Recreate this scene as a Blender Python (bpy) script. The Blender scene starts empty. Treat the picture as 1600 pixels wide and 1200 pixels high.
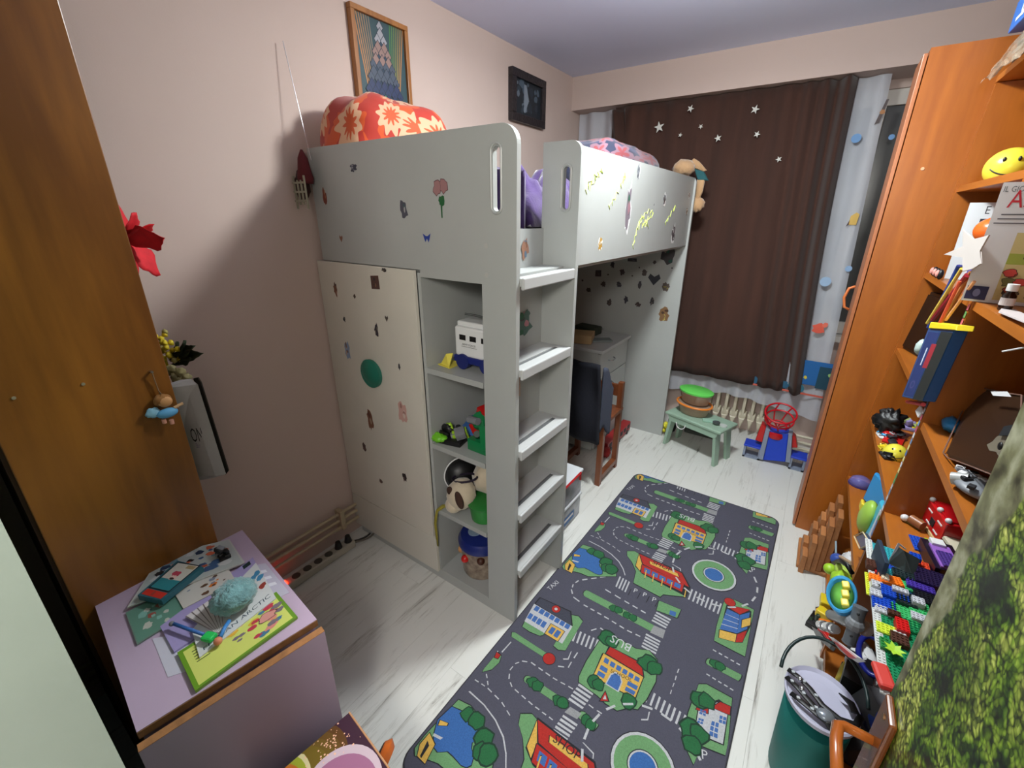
import bpy, bmesh, math, random
from mathutils import Vector, Matrix, noise
random.seed(7)
S = bpy.context.scene
COL = S.collection
# ---------------------------------------------------------------- camera, light, exposure
CAM = [1.79476, -1.10071, 1.60432, 0.59787, -0.35809, 0.00771, 674.4789, 9.86485, -11.10081]   # x y z yaw pitch roll focal(px) and principal point offset (px)
cd = bpy.data.cameras.new('camera'); cam = bpy.data.objects.new('camera', cd); COL.objects.link(cam)
a_, p_, r_ = CAM[3:6]
fw = Vector((-math.sin(a_)*math.cos(p_), math.cos(a_)*math.cos(p_), math.sin(p_)))
ri = Vector((math.cos(a_), math.sin(a_), 0)); u_ = ri.cross(fw)
R0 = ri*math.cos(r_)+u_*math.sin(r_); U0 = u_*math.cos(r_)-ri*math.sin(r_)
cam.matrix_world = Matrix.Translation(CAM[:3]) @ Matrix((R0, U0, -fw)).transposed().to_4x4()
cd.sensor_width = 36; cd.lens = CAM[6]/1600*36; cd.clip_start = .01
cd.shift_x = -CAM[7]/1600; cd.shift_y = CAM[8]/1600
S.camera = cam
w = bpy.data.worlds.new('world'); S.world = w; w.use_nodes = True
w.node_tree.nodes['Background'].inputs[0].default_value = (.55, .62, .75, 1)
w.node_tree.nodes['Background'].inputs[1].default_value = .05
S.view_settings.view_transform = 'Standard'; S.view_settings.look = 'None'
S.view_settings.exposure = 0.50; S.view_settings.gamma = 1; S.view_settings.use_curve_mapping = False
def area(name, loc, size, power, col, spread=180):
    l = bpy.data.lights.new(name, 'AREA'); l.shape = 'DISK'; l.size = size; l.energy = power; l.color = col
    l.spread = math.radians(spread)
    o = bpy.data.objects.new(name, l); COL.objects.link(o); o.location = loc; return o
pl_ = bpy.data.lights.new('ceiling_lamp_light', 'POINT'); pl_.energy = 30; pl_.shadow_soft_size = .11; pl_.color = (.95, 1.0, .98)
po_ = bpy.data.objects.new('ceiling_lamp_light', pl_); COL.objects.link(po_); po_.location = (1.34, .64, 2.42)
area('ceiling_lamp_downlight', (1.34, .64, 2.44), .24, 21, (.95, 1.0, .98))
hl_ = bpy.data.lights.new('hallway_fill_light', 'POINT'); hl_.energy = 60; hl_.shadow_soft_size = .16; hl_.color = (1.0, .97, .90)  # added fill light, out of view, brightens the bed end facing the doorway
ho_ = bpy.data.objects.new('hallway_fill_light', hl_); COL.objects.link(ho_); ho_.location = (1.90, -1.75, 2.02)

# ---------------------------------------------------------------- materials
def lin(c):
    return tuple(((v/255)/12.92 if v/255 <= .04045 else ((v/255+.055)/1.055)**2.4) for v in c)+(1,)
MC = {}
def M(rgb, rough=.5, metal=0, var=0, vs=8, bump=0, bs=60, stretch=(1,1,1), dark=None, alpha=1, trans=0, emit=0, coat=0, sheen=0, thr=None):
    key = (rgb, rough, metal, var, vs, bump, bs, stretch, dark, alpha, trans, emit, coat, sheen, thr)
    if key in MC: return MC[key]
    m = bpy.data.materials.new('surface_%02x%02x%02x' % rgb); m.use_nodes = True; nt = m.node_tree; N = nt.nodes; L = nt.links
    p = N['Principled BSDF']; p.inputs['Base Color'].default_value = lin(rgb); p.inputs['Roughness'].default_value = rough
    p.inputs['Metallic'].default_value = metal; p.inputs['Alpha'].default_value = alpha
    p.inputs['Transmission Weight'].default_value = trans; p.inputs['Coat Weight'].default_value = coat
    p.inputs['Sheen Weight'].default_value = sheen
    if emit: p.inputs['Emission Color'].default_value = lin(rgb); p.inputs['Emission Strength'].default_value = emit
    if var or bump:
        tc = N.new('ShaderNodeTexCoord'); mp = N.new('ShaderNodeMapping'); mp.inputs['Scale'].default_value = stretch
        L.new(tc.outputs['Object'], mp.inputs[0])
    if var:
        n = N.new('ShaderNodeTexNoise'); n.inputs['Scale'].default_value = vs; n.inputs['Detail'].default_value = 6
        n.inputs['Roughness'].default_value = .6
        L.new(mp.outputs[0], n.inputs[0])
        r = N.new('ShaderNodeValToRGB'); lo, hi = thr or (.3, .7)
        r.color_ramp.elements[0].position = lo; r.color_ramp.elements[1].position = hi
        dk = dark or tuple(int(v*(1-var)) for v in rgb)
        r.color_ramp.elements[0].color = lin(dk); r.color_ramp.elements[1].color = lin(rgb)
        L.new(n.outputs[0], r.inputs[0]); L.new(r.outputs[0], p.inputs['Base Color'])
    if bump:
        n2 = N.new('ShaderNodeTexNoise'); n2.inputs['Scale'].default_value = bs; n2.inputs['Detail'].default_value = 3
        L.new(mp.outputs[0], n2.inputs[0]); b = N.new('ShaderNodeBump'); b.inputs['Strength'].default_value = bump
        b.inputs['Distance'].default_value = .004; L.new(n2.outputs[0], b.inputs['Height']); L.new(b.outputs[0], p.inputs['Normal'])
    MC[key] = m; return m
def print_mat(rough=.7, fib=0.0):
    key = ('print', rough, fib)
    if key in MC: return MC[key]
    m = bpy.data.materials.new('printed_surface'); m.use_nodes = True; N = m.node_tree.nodes; L = m.node_tree.links
    p = N['Principled BSDF']; p.inputs['Roughness'].default_value = rough
    a = N.new('ShaderNodeAttribute'); a.attribute_name = 'ink'
    if fib:
        tc = N.new('ShaderNodeTexCoord'); n = N.new('ShaderNodeTexNoise'); n.inputs['Scale'].default_value = 260; n.inputs['Detail'].default_value = 4
        L.new(tc.outputs['Object'], n.inputs[0]); mx = N.new('ShaderNodeMix'); mx.data_type = 'RGBA'; mx.blend_type = 'MULTIPLY'
        mr = N.new('ShaderNodeMapRange'); mr.inputs[1].default_value = .3; mr.inputs[2].default_value = .7; mr.inputs[3].default_value = 1-fib; mr.inputs[4].default_value = 1+fib*.3
        L.new(n.outputs[0], mr.inputs[0]); mx.inputs[0].default_value = 1
        L.new(a.outputs['Color'], mx.inputs[6]); L.new(mr.outputs[0], mx.inputs[7]); L.new(mx.outputs[2], p.inputs['Base Color'])
        b = N.new('ShaderNodeBump'); b.inputs['Strength'].default_value = .5; b.inputs['Distance'].default_value = .002
        L.new(n.outputs[0], b.inputs['Height']); L.new(b.outputs[0], p.inputs['Normal']); p.inputs['Sheen Weight'].default_value = .2
    else:
        L.new(a.outputs['Color'], p.inputs['Base Color'])
    MC[key] = m; return m
def wood_mat(base, dark, axis='z', scale=3.0, rough=.42, coat=.15):
    key = ('wood', base, dark, axis, scale)
    if key in MC: return MC[key]
    m = bpy.data.materials.new('wood_grain'); m.use_nodes = True; N = m.node_tree.nodes; L = m.node_tree.links
    p = N['Principled BSDF']; p.inputs['Roughness'].default_value = rough; p.inputs['Coat Weight'].default_value = coat
    p.inputs['Coat Roughness'].default_value = .25
    tc = N.new('ShaderNodeTexCoord'); mp = N.new('ShaderNodeMapping')
    st = {'x': (.12, 1, 1), 'y': (1, .12, 1), 'z': (1, 1, .12)}[axis]; mp.inputs['Scale'].default_value = st
    L.new(tc.outputs['Object'], mp.inputs[0])
    n = N.new('ShaderNodeTexNoise'); n.inputs['Scale'].default_value = scale*4; n.inputs['Detail'].default_value = 8; n.inputs['Distortion'].default_value = .8
    n2 = N.new('ShaderNodeTexNoise'); n2.inputs['Scale'].default_value = scale*28; n2.inputs['Detail'].default_value = 4
    L.new(mp.outputs[0], n.inputs[0]); L.new(mp.outputs[0], n2.inputs[0])
    ad = N.new('ShaderNodeMath'); ad.operation = 'MULTIPLY_ADD'; ad.inputs[1].default_value = .3; L.new(n2.outputs[0], ad.inputs[0])
    ml = N.new('ShaderNodeMath'); ml.operation = 'MULTIPLY'; ml.inputs[1].default_value = .75; L.new(n.outputs[0], ml.inputs[0]); L.new(ml.outputs[0], ad.inputs[2])
    r = N.new('ShaderNodeValToRGB'); r.color_ramp.elements[0].position = .38; r.color_ramp.elements[1].position = .64
    r.color_ramp.elements[0].color = lin(dark); r.color_ramp.elements[1].color = lin(base)
    L.new(ad.outputs[0], r.inputs[0]); L.new(r.outputs[0], p.inputs['Base Color']); MC[key] = m; return m

# ---------------------------------------------------------------- mesh builder
ORG = {}
def org(o): return ORG.get(o.name, Vector((0, 0, 0)))
class B:
    def __init__(s): s.b = bmesh.new(); s.uv = None
    def _mi(s, n0, mi):
        s.b.faces.ensure_lookup_table()
        for f in s.b.faces[n0:]: f.material_index = mi
    def box(s, a, c, mi=0, bev=0, mat=None, seg=2):
        n0 = len(s.b.faces); lo = [min(a[i], c[i]) for i in range(3)]; hi = [max(a[i], c[i]) for i in range(3)]
        vs = [s.b.verts.new((x, y, z)) for x in (lo[0], hi[0]) for y in (lo[1], hi[1]) for z in (lo[2], hi[2])]
        fs = [(0,1,3,2), (4,6,7,5), (0,4,5,1), (2,3,7,6), (0,2,6,4), (1,5,7,3)]
        faces = [s.b.faces.new([vs[i] for i in f]) for f in fs]
        if bev:
            g = bmesh.ops.bevel(s.b, geom=list({e for f in faces for e in f.edges}), offset=bev, segments=seg, affect='EDGES', profile=.5)
            vs = list({v for f in g['faces'] for v in f.verts} | {v for v in vs if v.is_valid})
        if mat is not None:
            for v in vs:
                if v.is_valid: v.co = mat @ v.co
        s._mi(n0, mi); return s
    def obox(s, c, size, rz=0, mi=0, bev=0, rx=0, ry=0):
        m = Matrix.Translation(c) @ Matrix.Rotation(rz, 4, 'Z') @ Matrix.Rotation(ry, 4, 'Y') @ Matrix.Rotation(rx, 4, 'X')
        h = [v/2 for v in size]; return s.box((-h[0], -h[1], -h[2]), h, mi, bev, m)
    def cyl(s, p, q, r, r2=None, n=16, mi=0, cap=True):
        n0 = len(s.b.faces); p = Vector(p); q = Vector(q); d = (q-p).normalized(); r2 = r if r2 is None else r2
        t = Vector((1,0,0)) if abs(d.x) < .9 else Vector((0,1,0)); u = d.cross(t).normalized(); v = d.cross(u)
        A = [s.b.verts.new(p+(u*math.cos(2*math.pi*i/n)+v*math.sin(2*math.pi*i/n))*r) for i in range(n)]
        C = [s.b.verts.new(q+(u*math.cos(2*math.pi*i/n)+v*math.sin(2*math.pi*i/n))*r2) for i in range(n)]
        for i in range(n): s.b.faces.new((A[i], A[(i+1) % n], C[(i+1) % n], C[i]))
        if cap: s.b.faces.new(A[::-1]); s.b.faces.new(C)
        s._mi(n0, mi); return s
    def tube(s, pts, r, n=8, mi=0, closed=False, flat=1.0):
        n0 = len(s.b.faces); P = [Vector(p) for p in pts]; rings = []; K = len(P)
        up = Vector((0, 0, 1)); prev = None
        for i, p in enumerate(P):
            d = (P[(i+1) % K]-P[i-1]) if closed else (P[min(i+1, K-1)]-P[max(i-1, 0)])
            d = d.normalized() if d.length > 1e-9 else Vector((0,0,1))
            if prev is None:
                t = up if abs(d.z) < .95 else Vector((1, 0, 0)); u = d.cross(t).normalized()
            else: u = (prev-d*prev.dot(d)).normalized()
            prev = u; v = d.cross(u); rr = r[i] if isinstance(r, (list, tuple)) else r
            rings.append([s.b.verts.new(p+u*math.cos(2*math.pi*k/n)*rr+v*math.sin(2*math.pi*k/n)*rr*flat) for k in range(n)])
        m = K if closed else K-1
        for i in range(m):
            A, C = rings[i], rings[(i+1) % K]
            for k in range(n): s.b.faces.new((A[k], A[(k+1) % n], C[(k+1) % n], C[k]))
        if not closed: s.b.faces.new(rings[0][::-1]); s.b.faces.new(rings[-1])
        s._mi(n0, mi); return s
    def sph(s, c, r, mi=0, nu=16, nv=10, jit=0, js=9, mat=None):
        n0 = len(s.b.faces); r = (r, r, r) if not isinstance(r, (tuple, list)) else r; c = Vector(c); rows = []
        def pt(th, ph):
            d = Vector((math.sin(th)*math.cos(ph), math.sin(th)*math.sin(ph), math.cos(th)))
            k = 1+(jit*noise.noise(d*js*.35+c*7) if jit else 0)
            q = Vector((d.x*r[0]*k, d.y*r[1]*k, d.z*r[2]*k))
            return c+(mat @ q if mat is not None else q)
        T = s.b.verts.new(pt(0, 0)); Bt = s.b.verts.new(pt(math.pi, 0))
        for j in range(1, nv): rows.append([s.b.verts.new(pt(math.pi*j/nv, 2*math.pi*i/nu)) for i in range(nu)])
        for i in range(nu):
            s.b.faces.new((T, rows[0][i], rows[0][(i+1) % nu])); s.b.faces.new((Bt, rows[-1][(i+1) % nu], rows[-1][i]))
            for j in range(len(rows)-1): s.b.faces.new((rows[j][i], rows[j+1][i], rows[j+1][(i+1) % nu], rows[j][(i+1) % nu]))
        s._mi(n0, mi); return s
    def lathe(s, prof, c=(0,0,0), n=24, mi=0, sx=1, sy=1, mat=None):
        n0 = len(s.b.faces); rings = []
        for r, z in prof:
            ring = []
            for i in range(n):
                q = Vector((r*sx*math.cos(2*math.pi*i/n), r*sy*math.sin(2*math.pi*i/n), z))
                if mat is not None: q = mat @ q
                ring.append(s.b.verts.new(Vector(c)+q))
            rings.append(ring)
        for A, C in zip(rings, rings[1:]):
            for k in range(n): s.b.faces.new((A[k], A[(k+1) % n], C[(k+1) % n], C[k]))
        if prof[0][0] > 1e-5: s.b.faces.new(rings[0][::-1])
        if prof[-1][0] > 1e-5: s.b.faces.new(rings[-1])
        s._mi(n0, mi); return s
    def prism(s, pts, off, mi=0, bev=0):
        n0 = len(s.b.faces); off = Vector(off); A = [s.b.verts.new(Vector(p)) for p in pts]; C = [s.b.verts.new(Vector(p)+off) for p in pts]
        K = len(A); f0 = s.b.faces.new(A[::-1]); f1 = s.b.faces.new(C)
        for i in range(K): s.b.faces.new((A[i], A[(i+1) % K], C[(i+1) % K], C[i]))
        if bev: bmesh.ops.bevel(s.b, geom=list(f0.edges)+list(f1.edges), offset=bev, segments=1, affect='EDGES')
        s._mi(n0, mi); return s
    def grid(s, f, nu, nv, mi=0):
        n0 = len(s.b.faces)
        if s.uv is None: s.uv = s.b.loops.layers.uv.new('uv')
        V = [[s.b.verts.new(f(i/nu, j/nv)) for i in range(nu+1)] for j in range(nv+1)]
        for j in range(nv):
            for i in range(nu):
                fa = s.b.faces.new((V[j][i], V[j][i+1], V[j+1][i+1], V[j+1][i]))
                for l, (a, c) in zip(fa.loops, ((i, j), (i+1, j), (i+1, j+1), (i, j+1))): l[s.uv].uv = (a/nu, c/nv)
        s._mi(n0, mi); return s
    def done(s, name, mats, parent=None, smooth=False, solid=0):
        mats = mats if isinstance(mats, (list, tuple)) else [mats]
        bmesh.ops.recalc_face_normals(s.b, faces=s.b.faces[:])
        # world coordinates -> the origin of the parent (or the base centre of a thing that stands alone)
        if parent is not None: og = org(parent)
        else:
            cs = [v.co for v in s.b.verts]
            og = Vector(((min(c.x for c in cs)+max(c.x for c in cs))/2, (min(c.y for c in cs)+max(c.y for c in cs))/2, min(c.z for c in cs)))
        for v in s.b.verts: v.co -= og
        me = bpy.data.meshes.new(name); s.b.to_mesh(me); s.b.free()
        for m in mats: me.materials.append(m)
        if smooth:
            for p in me.polygons: p.use_smooth = True
            if smooth is not True and smooth != 1: me.set_sharp_from_angle(angle=math.radians(smooth))
        o = bpy.data.objects.new(name, me); COL.objects.link(o)
        if parent is not None: o.parent = parent
        else: o.location = og
        ORG[o.name] = og
        if solid:
            md = o.modifiers.new('thickness', 'SOLIDIFY'); md.thickness = solid; md.offset = 0
        return o
def tag(o, label=None, cat=None, group=None, kind=None):
    if label: o['label'] = label
    if cat: o['category'] = cat
    if group: o['group'] = group
    if kind: o['kind'] = kind
    return o
def thing(name, label, cat, loc, group=None):
    o = bpy.data.objects.new(name, None); COL.objects.link(o); o.location = loc; ORG[o.name] = Vector(loc)
    o.empty_display_size = .05; return tag(o, label, cat, group)
def struct(o): o['kind'] = 'structure'; return o

# flat print: polygons of ink on a plane, one mesh
class Ink:
    def __init__(s, f): s.f = f; s.V = []; s.F = []; s.C = []; s.k = 0
    def poly(s, pts, col):
        s.k += 1; b = len(s.V)
        for p in pts: s.V.append(s.f(p[0], p[1], s.k))
        s.F.append(list(range(b, b+len(pts)))); s.C.append(lin(col))
    def disc(s, c, r, col, n=20, ry=None): s.poly([(c[0]+r*math.cos(2*math.pi*i/n), c[1]+(ry or r)*math.sin(2*math.pi*i/n)) for i in range(n)], col)
    def blob(s, c, r, col, rnd=random, n=14, edge=None, ry=None):
        k = [rnd.uniform(.72, 1.12) for _ in range(n)]
        if edge: s.poly([(c[0]+r*1.12*k[i]*math.cos(2*math.pi*i/n), c[1]+(ry or r)*1.12*k[i]*math.sin(2*math.pi*i/n)) for i in range(n)], edge)
        s.poly([(c[0]+r*k[i]*math.cos(2*math.pi*i/n), c[1]+(ry or r)*k[i]*math.sin(2*math.pi*i/n)) for i in range(n)], col)
    def rect(s, x0, y0, x1, y1, col): s.poly([(x0, y0), (x1, y0), (x1, y1), (x0, y1)], col)
    def text(s, t, o, d, size, col, center=False):
        d = Vector(d).normalized(); n = Vector((-d.y, d.x)); s.k += 1
        c = bpy.data.curves.new('lettering', 'FONT'); c.body = t; c.size = size; c.resolution_u = 2
        if center: c.align_x = 'CENTER'
        ob = bpy.data.objects.new('lettering', c); me = bpy.data.meshes.new_from_object(ob); b = len(s.V)
        for v in me.vertices:
            q = Vector(o)+d*v.co.x+n*v.co.y; s.V.append(s.f(q.x, q.y, s.k))
        for p in me.polygons: s.F.append([b+i for i in p.vertices]); s.C.append(lin(col))
        bpy.data.objects.remove(ob); bpy.data.curves.remove(c); bpy.data.meshes.remove(me)
    def done(s, name, parent, mat=None):
        og = org(parent) if parent is not None else Vector((0, 0, 0))
        me = bpy.data.meshes.new(name); me.from_pydata([tuple(Vector(v)-og) for v in s.V], [], s.F)
        at = me.attributes.new('ink', 'FLOAT_COLOR', 'CORNER'); i = 0
        for p, c in zip(s.F, s.C):
            for _ in p: at.data[i].color = c; i += 1
        me.materials.append(mat or print_mat()); o = bpy.data.objects.new(name, me); COL.objects.link(o)
        if parent is not None: o.parent = parent; ORG[o.name] = og
        return o
def plane_map(o, u, v, step=4e-5, base=3e-4):
    o = Vector(o); u = Vector(u); v = Vector(v); n = u.cross(v).normalized()
    return lambda a, b, k: o+u*a+v*b+n*(base+step*k)
def quad_map(p00, p10, p11, p01, step=4e-5, base=3e-4):
    p00, p10, p11, p01 = map(Vector, (p00, p10, p11, p01)); n = (p10-p00).cross(p01-p00).normalized()
    return lambda a, b, k: (p00*(1-a)+p10*a)*(1-b)+(p01*(1-a)+p11*a)*b+n*(base+step*k)

# shared materials
WHITE = M((168, 171, 169), .35, var=.03, vs=3)
WHITE2 = M((178, 180, 180), .3)
ORANGE = wood_mat((168, 94, 24), (148, 78, 16), 'z', 2.2)
ORANGE_Y = wood_mat((174, 102, 32), (154, 84, 22), 'y', 2.2)
ORANGE_EDGE = wood_mat((176, 110, 70), (160, 96, 60), 'z', 2)
GOLD = wood_mat((146, 92, 30), (104, 60, 16), 'z', 1.3, .38, .25)
BLACK = M((18, 18, 20), .45); DARK = M((30, 30, 34), .6)
RED = M((190, 28, 26), .35); BLUE = M((20, 70, 180), .35); YEL = M((226, 200, 40), .35); GREEN = M((20, 120, 70), .35)
LIME = M((160, 205, 50), .4); GREY = M((120, 122, 128), .4); CHROME = M((190, 192, 196), .18, .9)
SKY = M((60, 160, 215), .35); ORG_ = M((235, 120, 30), .35); PURPLE = M((80, 50, 120), .4); WHT = M((225, 225, 225), .4)
NAVY = M((20, 26, 60), .45); BROWN = M((70, 34, 18), .5); TAN = M((190, 140, 90), .6); BEIGE = M((205, 196, 175), .7)

# ================================================================ THE ROOM
WALL = M((198, 178, 169), .85, var=.02, vs=2, bump=.05, bs=220)
def slab(name, a, c, m, parent=None): return struct(B().box(a, c).done(name, m, parent))
H = 2.56; YB = 2.50; XR = 2.46
slab('wall_left', (-.12, -3, 0), (0, 2.62, H), WALL)
slab('wall_right', (XR, -3, 0), (XR+.12, 2.62, H), WALL)
bw = B(); bw.box((0, YB, 0), (XR, YB+.12, .86)); bw.box((0, YB, 2.30), (XR, YB+.12, H)); bw.box((0, YB, .86), (.25, YB+.12, 2.30)); bw.box((2.25, YB, .86), (XR, YB+.12, 2.30))
struct(bw.done('wall_back', WALL))
slab('trim_1', (0, 2.22, 2.345), (XR, YB, H), WALL)
slab('wall_front', (0, -1.25, 0), (1.28, -1.10, H), M((134, 148, 138), .6, var=.05, vs=4))
nw = B(); nw.box((2.10, -1.25, 0), (XR, -1.10, H)); nw.box((1.28, -1.25, 2.08), (2.10, -1.10, H)); struct(nw.done('wall_front', WALL))
slab('wall_hallway', (0, -3.1, 0), (XR, -3, H), M((200, 205, 195), .8))
slab('ceiling', (-.12, -3.1, H), (XR+.12, 2.62, H+.1), M((222, 230, 255), .9))
# floor: base and whitewashed planks
fl = slab('floor', (-.12, -3.1, -.05), (XR+.12, 2.62, -.006), M((120, 116, 108), .8))
def plank_mat(seed):
    m = bpy.data.materials.new('whitewashed_plank'); m.use_nodes = True; N = m.node_tree.nodes; L = m.node_tree.links
    p = N['Principled BSDF']; p.inputs['Roughness'].default_value = .42
    tc = N.new('ShaderNodeTexCoord'); mp = N.new('ShaderNodeMapping'); mp.inputs['Scale'].default_value = (34, 3.2, 1); mp.inputs['Location'].default_value = (seed*7.3, seed*3.1, seed)
    L.new(tc.outputs['Object'], mp.inputs[0])
    n = N.new('ShaderNodeTexNoise'); n.inputs['Scale'].default_value = 1.0; n.inputs['Detail'].default_value = 9; n.inputs['Roughness'].default_value = .72; n.inputs['Distortion'].default_value = .5
    L.new(mp.outputs[0], n.inputs[0])
    mp2 = N.new('ShaderNodeMapping'); mp2.inputs['Scale'].default_value = (5, 1.6, 1); mp2.inputs['Location'].default_value = (seed*2.3, 0, seed)
    n2 = N.new('ShaderNodeTexNoise'); n2.inputs['Scale'].default_value = 1; n2.inputs['Detail'].default_value = 3; L.new(tc.outputs['Object'], mp2.inputs[0]); L.new(mp2.outputs[0], n2.inputs[0])
    ad = N.new('ShaderNodeMath'); ad.operation = 'MULTIPLY_ADD'; ad.inputs[1].default_value = .45
    L.new(n2.outputs[0], ad.inputs[0]); L.new(n.outputs[0], ad.inputs[2])
    r = N.new('ShaderNodeValToRGB'); e = r.color_ramp.elements; e[0].position = .50; e[0].color = lin((112, 108, 102)); e[1].position = .68; e[1].color = lin((212, 213, 208))
    k = e.new(.58); k.color = lin((190, 190, 184))
    L.new(ad.outputs[0], r.inputs[0]); L.new(r.outputs[0], p.inputs['Base Color']); return m
pm = [plank_mat(i) for i in range(4)]
pw = .193; x = -.02; i = 0
while x < XR:
    y = -3.0 - (i*0.47) % 1.2
    while y < YB:
        y1 = min(y+1.285, YB); y0 = max(y, -3.0); x0 = max(x, 0); x1 = min(x+pw, XR)
        if y1 > y0:
            b = B().box((x0+.0003, y0+.0003, -.006), (x1-.0003, y1-.0003, 0)); b.done('plank', pm[(i*3+int(y*5)) % 4], fl)
        y += 1.285
    x += pw; i += 1
lampf = thing('ceiling_lamp', 'round white ceiling lamp fitting over the middle of the room', 'lamp', (1.34, .64, 2.52))
B().lathe([(.0,.0), (.10,.0), (.11,.01), (.11,.038)], (1.34, .64, 2.521), 28).done('lamp_base', M((225, 225, 225), .4), lampf, smooth=40)
# window behind the curtains: frame, mullions, dark night panes
win = tag(thing('window_1', None, None, (1.25, 2.5, .86)), kind='structure')
FR = M((206, 200, 192), .4)
wf = B()
for a, c in (((.25, 2.52, .86), (2.25, 2.58, .94)), ((.25, 2.52, 2.22), (2.25, 2.58, 2.30)), ((.25, 2.52, .94), (.32, 2.58, 2.22)), ((2.18, 2.52, .94), (2.25, 2.58, 2.22)), ((1.20, 2.52, .94), (1.28, 2.58, 2.22)), ((1.86, 2.52, .94), (1.92, 2.58, 2.22))): wf.box(a, c)
struct(wf.done('window_frame', FR, win))
for a, c in ((.32, 1.20), (1.28, 1.86), (1.92, 2.18)):
    struct(B().box((a, 2.545, .94), (c, 2.555, 2.22)).done('window_pane', M((74, 76, 76), .25), win))
struct(B().box((.2, 2.42, .82), (2.3, 2.52, .86)).done('window_sill', FR, win))
# heating pipes along the left wall
PIPE = M((176, 160, 132), .35)
pr = thing('heating_pipe', 'cream painted heating pipes running low along the left wall', 'pipe', (.03, -.5, 0))
for z, xx in ((.176, .028), (.138, .028), (.10, .035)): B().cyl((xx, -1.09, z), (xx, 2.3, z), .009, n=12).done('pipe', PIPE, pr, smooth=40)
for yy in (-.11, -.8): B().box((.001, yy-.012, .085), (.05, yy+.012, .195), bev=.003).done('pipe_clamp', PIPE, pr)
# cables on the floor by the wall
for k, (lab, z0) in enumerate((('dark cable on the floor curling from the wall to the bed', .008), ('grey cable lying closest to the left wall', .02))):
    pts = [(.05+.03*k+.05*math.sin(t*3.1), -.12+t*.19, z0) for t in [i/12 for i in range(13)]]
    tag(B().tube(pts, .005, 6).done('power_cable', M((40+60*k, 38+55*k, 36+48*k), .5), smooth=True), lab, 'cable')
# power strip with five sockets and red switch
ps = thing('power_strip', 'long pale extension socket strip with a glowing red switch on the floor', 'power strip', (.09, -.28, 0))
B().box((.062, -.50, .001), (.112, -.10, .04), bev=.006).done('strip_body', M((176, 170, 156), .4), ps)
for k in range(6):
    yy = -.40+k*.055
    B().cyl((.087, yy, .0401), (.087, yy, .0415), .019, n=16).done('socket', M((70, 66, 60), .5), ps)
for k in (4, 5):
    yy = -.40+k*.055; B().cyl((.087, yy, .042), (.087, yy, .075), .018, .012, n=12).done('plug', BLACK, ps, smooth=40)
B().box((.075, -.475, .04), (.101, -.445, .048), bev=.002).done('red_switch', M((255, 40, 20), .3, emit=7), ps)

# ================================================================ LOFT BED
X0, X1, L_, T, HB = .03, 1.02, 2.03, .02, 1.845
bed = thing('loft_bed', 'white loft bed with built-in wardrobe, shelves and step ladder along left wall', 'bed', (.52, 1.0, 0))
def rounded(xa, xb, z0, z1, r, n=7):   # outline in xz, outer top corner rounded
    return [(xa, z0), (xb, z0), (xb, z1-r)]+[(xb-r+r*math.cos(math.pi/2*i/n), z1-r+r*math.sin(math.pi/2*i/n)) for i in range(1, n+1)]+[(xa, z1)]
def slot_panel(y0, y1, xa, xb, z0, z1, r, sx0, sx1, sz0, sz1):
    # plate with a through slot: built as a ring of pieces joined in one mesh
    b = B(); rs = (sx1-sx0)/2; cx = (sx0+sx1)/2
    b.prism([(p[0], y0, p[1]) for p in [(xa, z0), (sx0, z0), (sx0, z1), (xa, z1)]], (0, y1-y0, 0))
    b.prism([(p[0], y0, p[1]) for p in [(sx0, z0), (sx1, z0), (sx1, sz0+rs)]+[(cx+rs*math.cos(math.pi+math.pi*(8-i)/8), sz0+rs+rs*math.sin(math.pi+math.pi*(8-i)/8)) for i in range(1, 8)]+[(sx0, sz0+rs)]], (0, y1-y0, 0))
    b.prism([(p[0], y0, p[1]) for p in [(sx0, sz1-rs)]+[(cx-rs*math.cos(math.pi*i/8), sz1-rs+rs*math.sin(math.pi*i/8)) for i in range(1, 8)]+[(sx1, sz1-rs), (sx1, z1), (sx0, z1)]], (0, y1-y0, 0))
    b.prism([(p[0], y0, p[1]) for p in rounded(sx1, xb, z0, z1, min(r, xb-sx1-.001))], (0, y1-y0, 0))
    # raised lip round the slot
    lip = [(cx+(rs+.006)*math.cos(t), y0-.001, (sz1-rs if math.sin(t) >= 0 else sz0+rs)+(rs+.006)*math.sin(t)) for t in [2*math.pi*i/24 for i in range(24)]]
    b.tube(lip, .004, 6, closed=True); return b
ep = slot_panel(0, T, X0, X1+.015, 1.42, HB, .055, .950, .976, 1.615, 1.79).done('end_panel', WHITE, bed)
B().box((.90, 0, 0), (X1, T, 1.42)).box((X1, 0, 0), (X1+.015, T, 1.42)).done('front_post', WHITE, bed)
for z in (1.335, 1.425): B().cyl((.865+.055, -.001, z+.09), (.92, .003, z+.09), .008, n=14).done('screw_cover', M((170, 170, 166), .5), bed, smooth=40)
up2 = slot_panel(.36, .38, .90, X1+.03, 1.42, HB, .06, .985, 1.010, 1.625, 1.765).done('ladder_panel', WHITE, bed)
B().box((.90, .36, 0), (X1+.03, .38, 1.42)).done('ladder_post', WHITE, bed)
B().box((.895, .02, .0), (.91, .36, 1.56)).done('ladder_back', WHITE, bed)
lb = bed
for z in (1.415, 1.115, .805, .53, .26):
    b = B(); sx0, sx1, ya, yb = .990, 1.008, .04, .34
    b.box((.91, .02, z-.018), (sx0, .36, z+.006)); b.box((sx1, .02, z-.018), (X1+.02, .36, z+.006)); b.box((sx0, .02, z-.018), (sx1, ya, z+.006)); b.box((sx0, yb, z-.018), (sx1, .36, z+.006))
    b.box((X1+.018, .02, z-.03), (X1+.03, .36, z+.008), bev=.004)
    st = b.done('ladder_step', WHITE2, bed)
    B().box((sx0, ya, z-.012), (sx1, yb, z+.002)).done('step_grip', M((90, 92, 94), .7), st)
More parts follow.
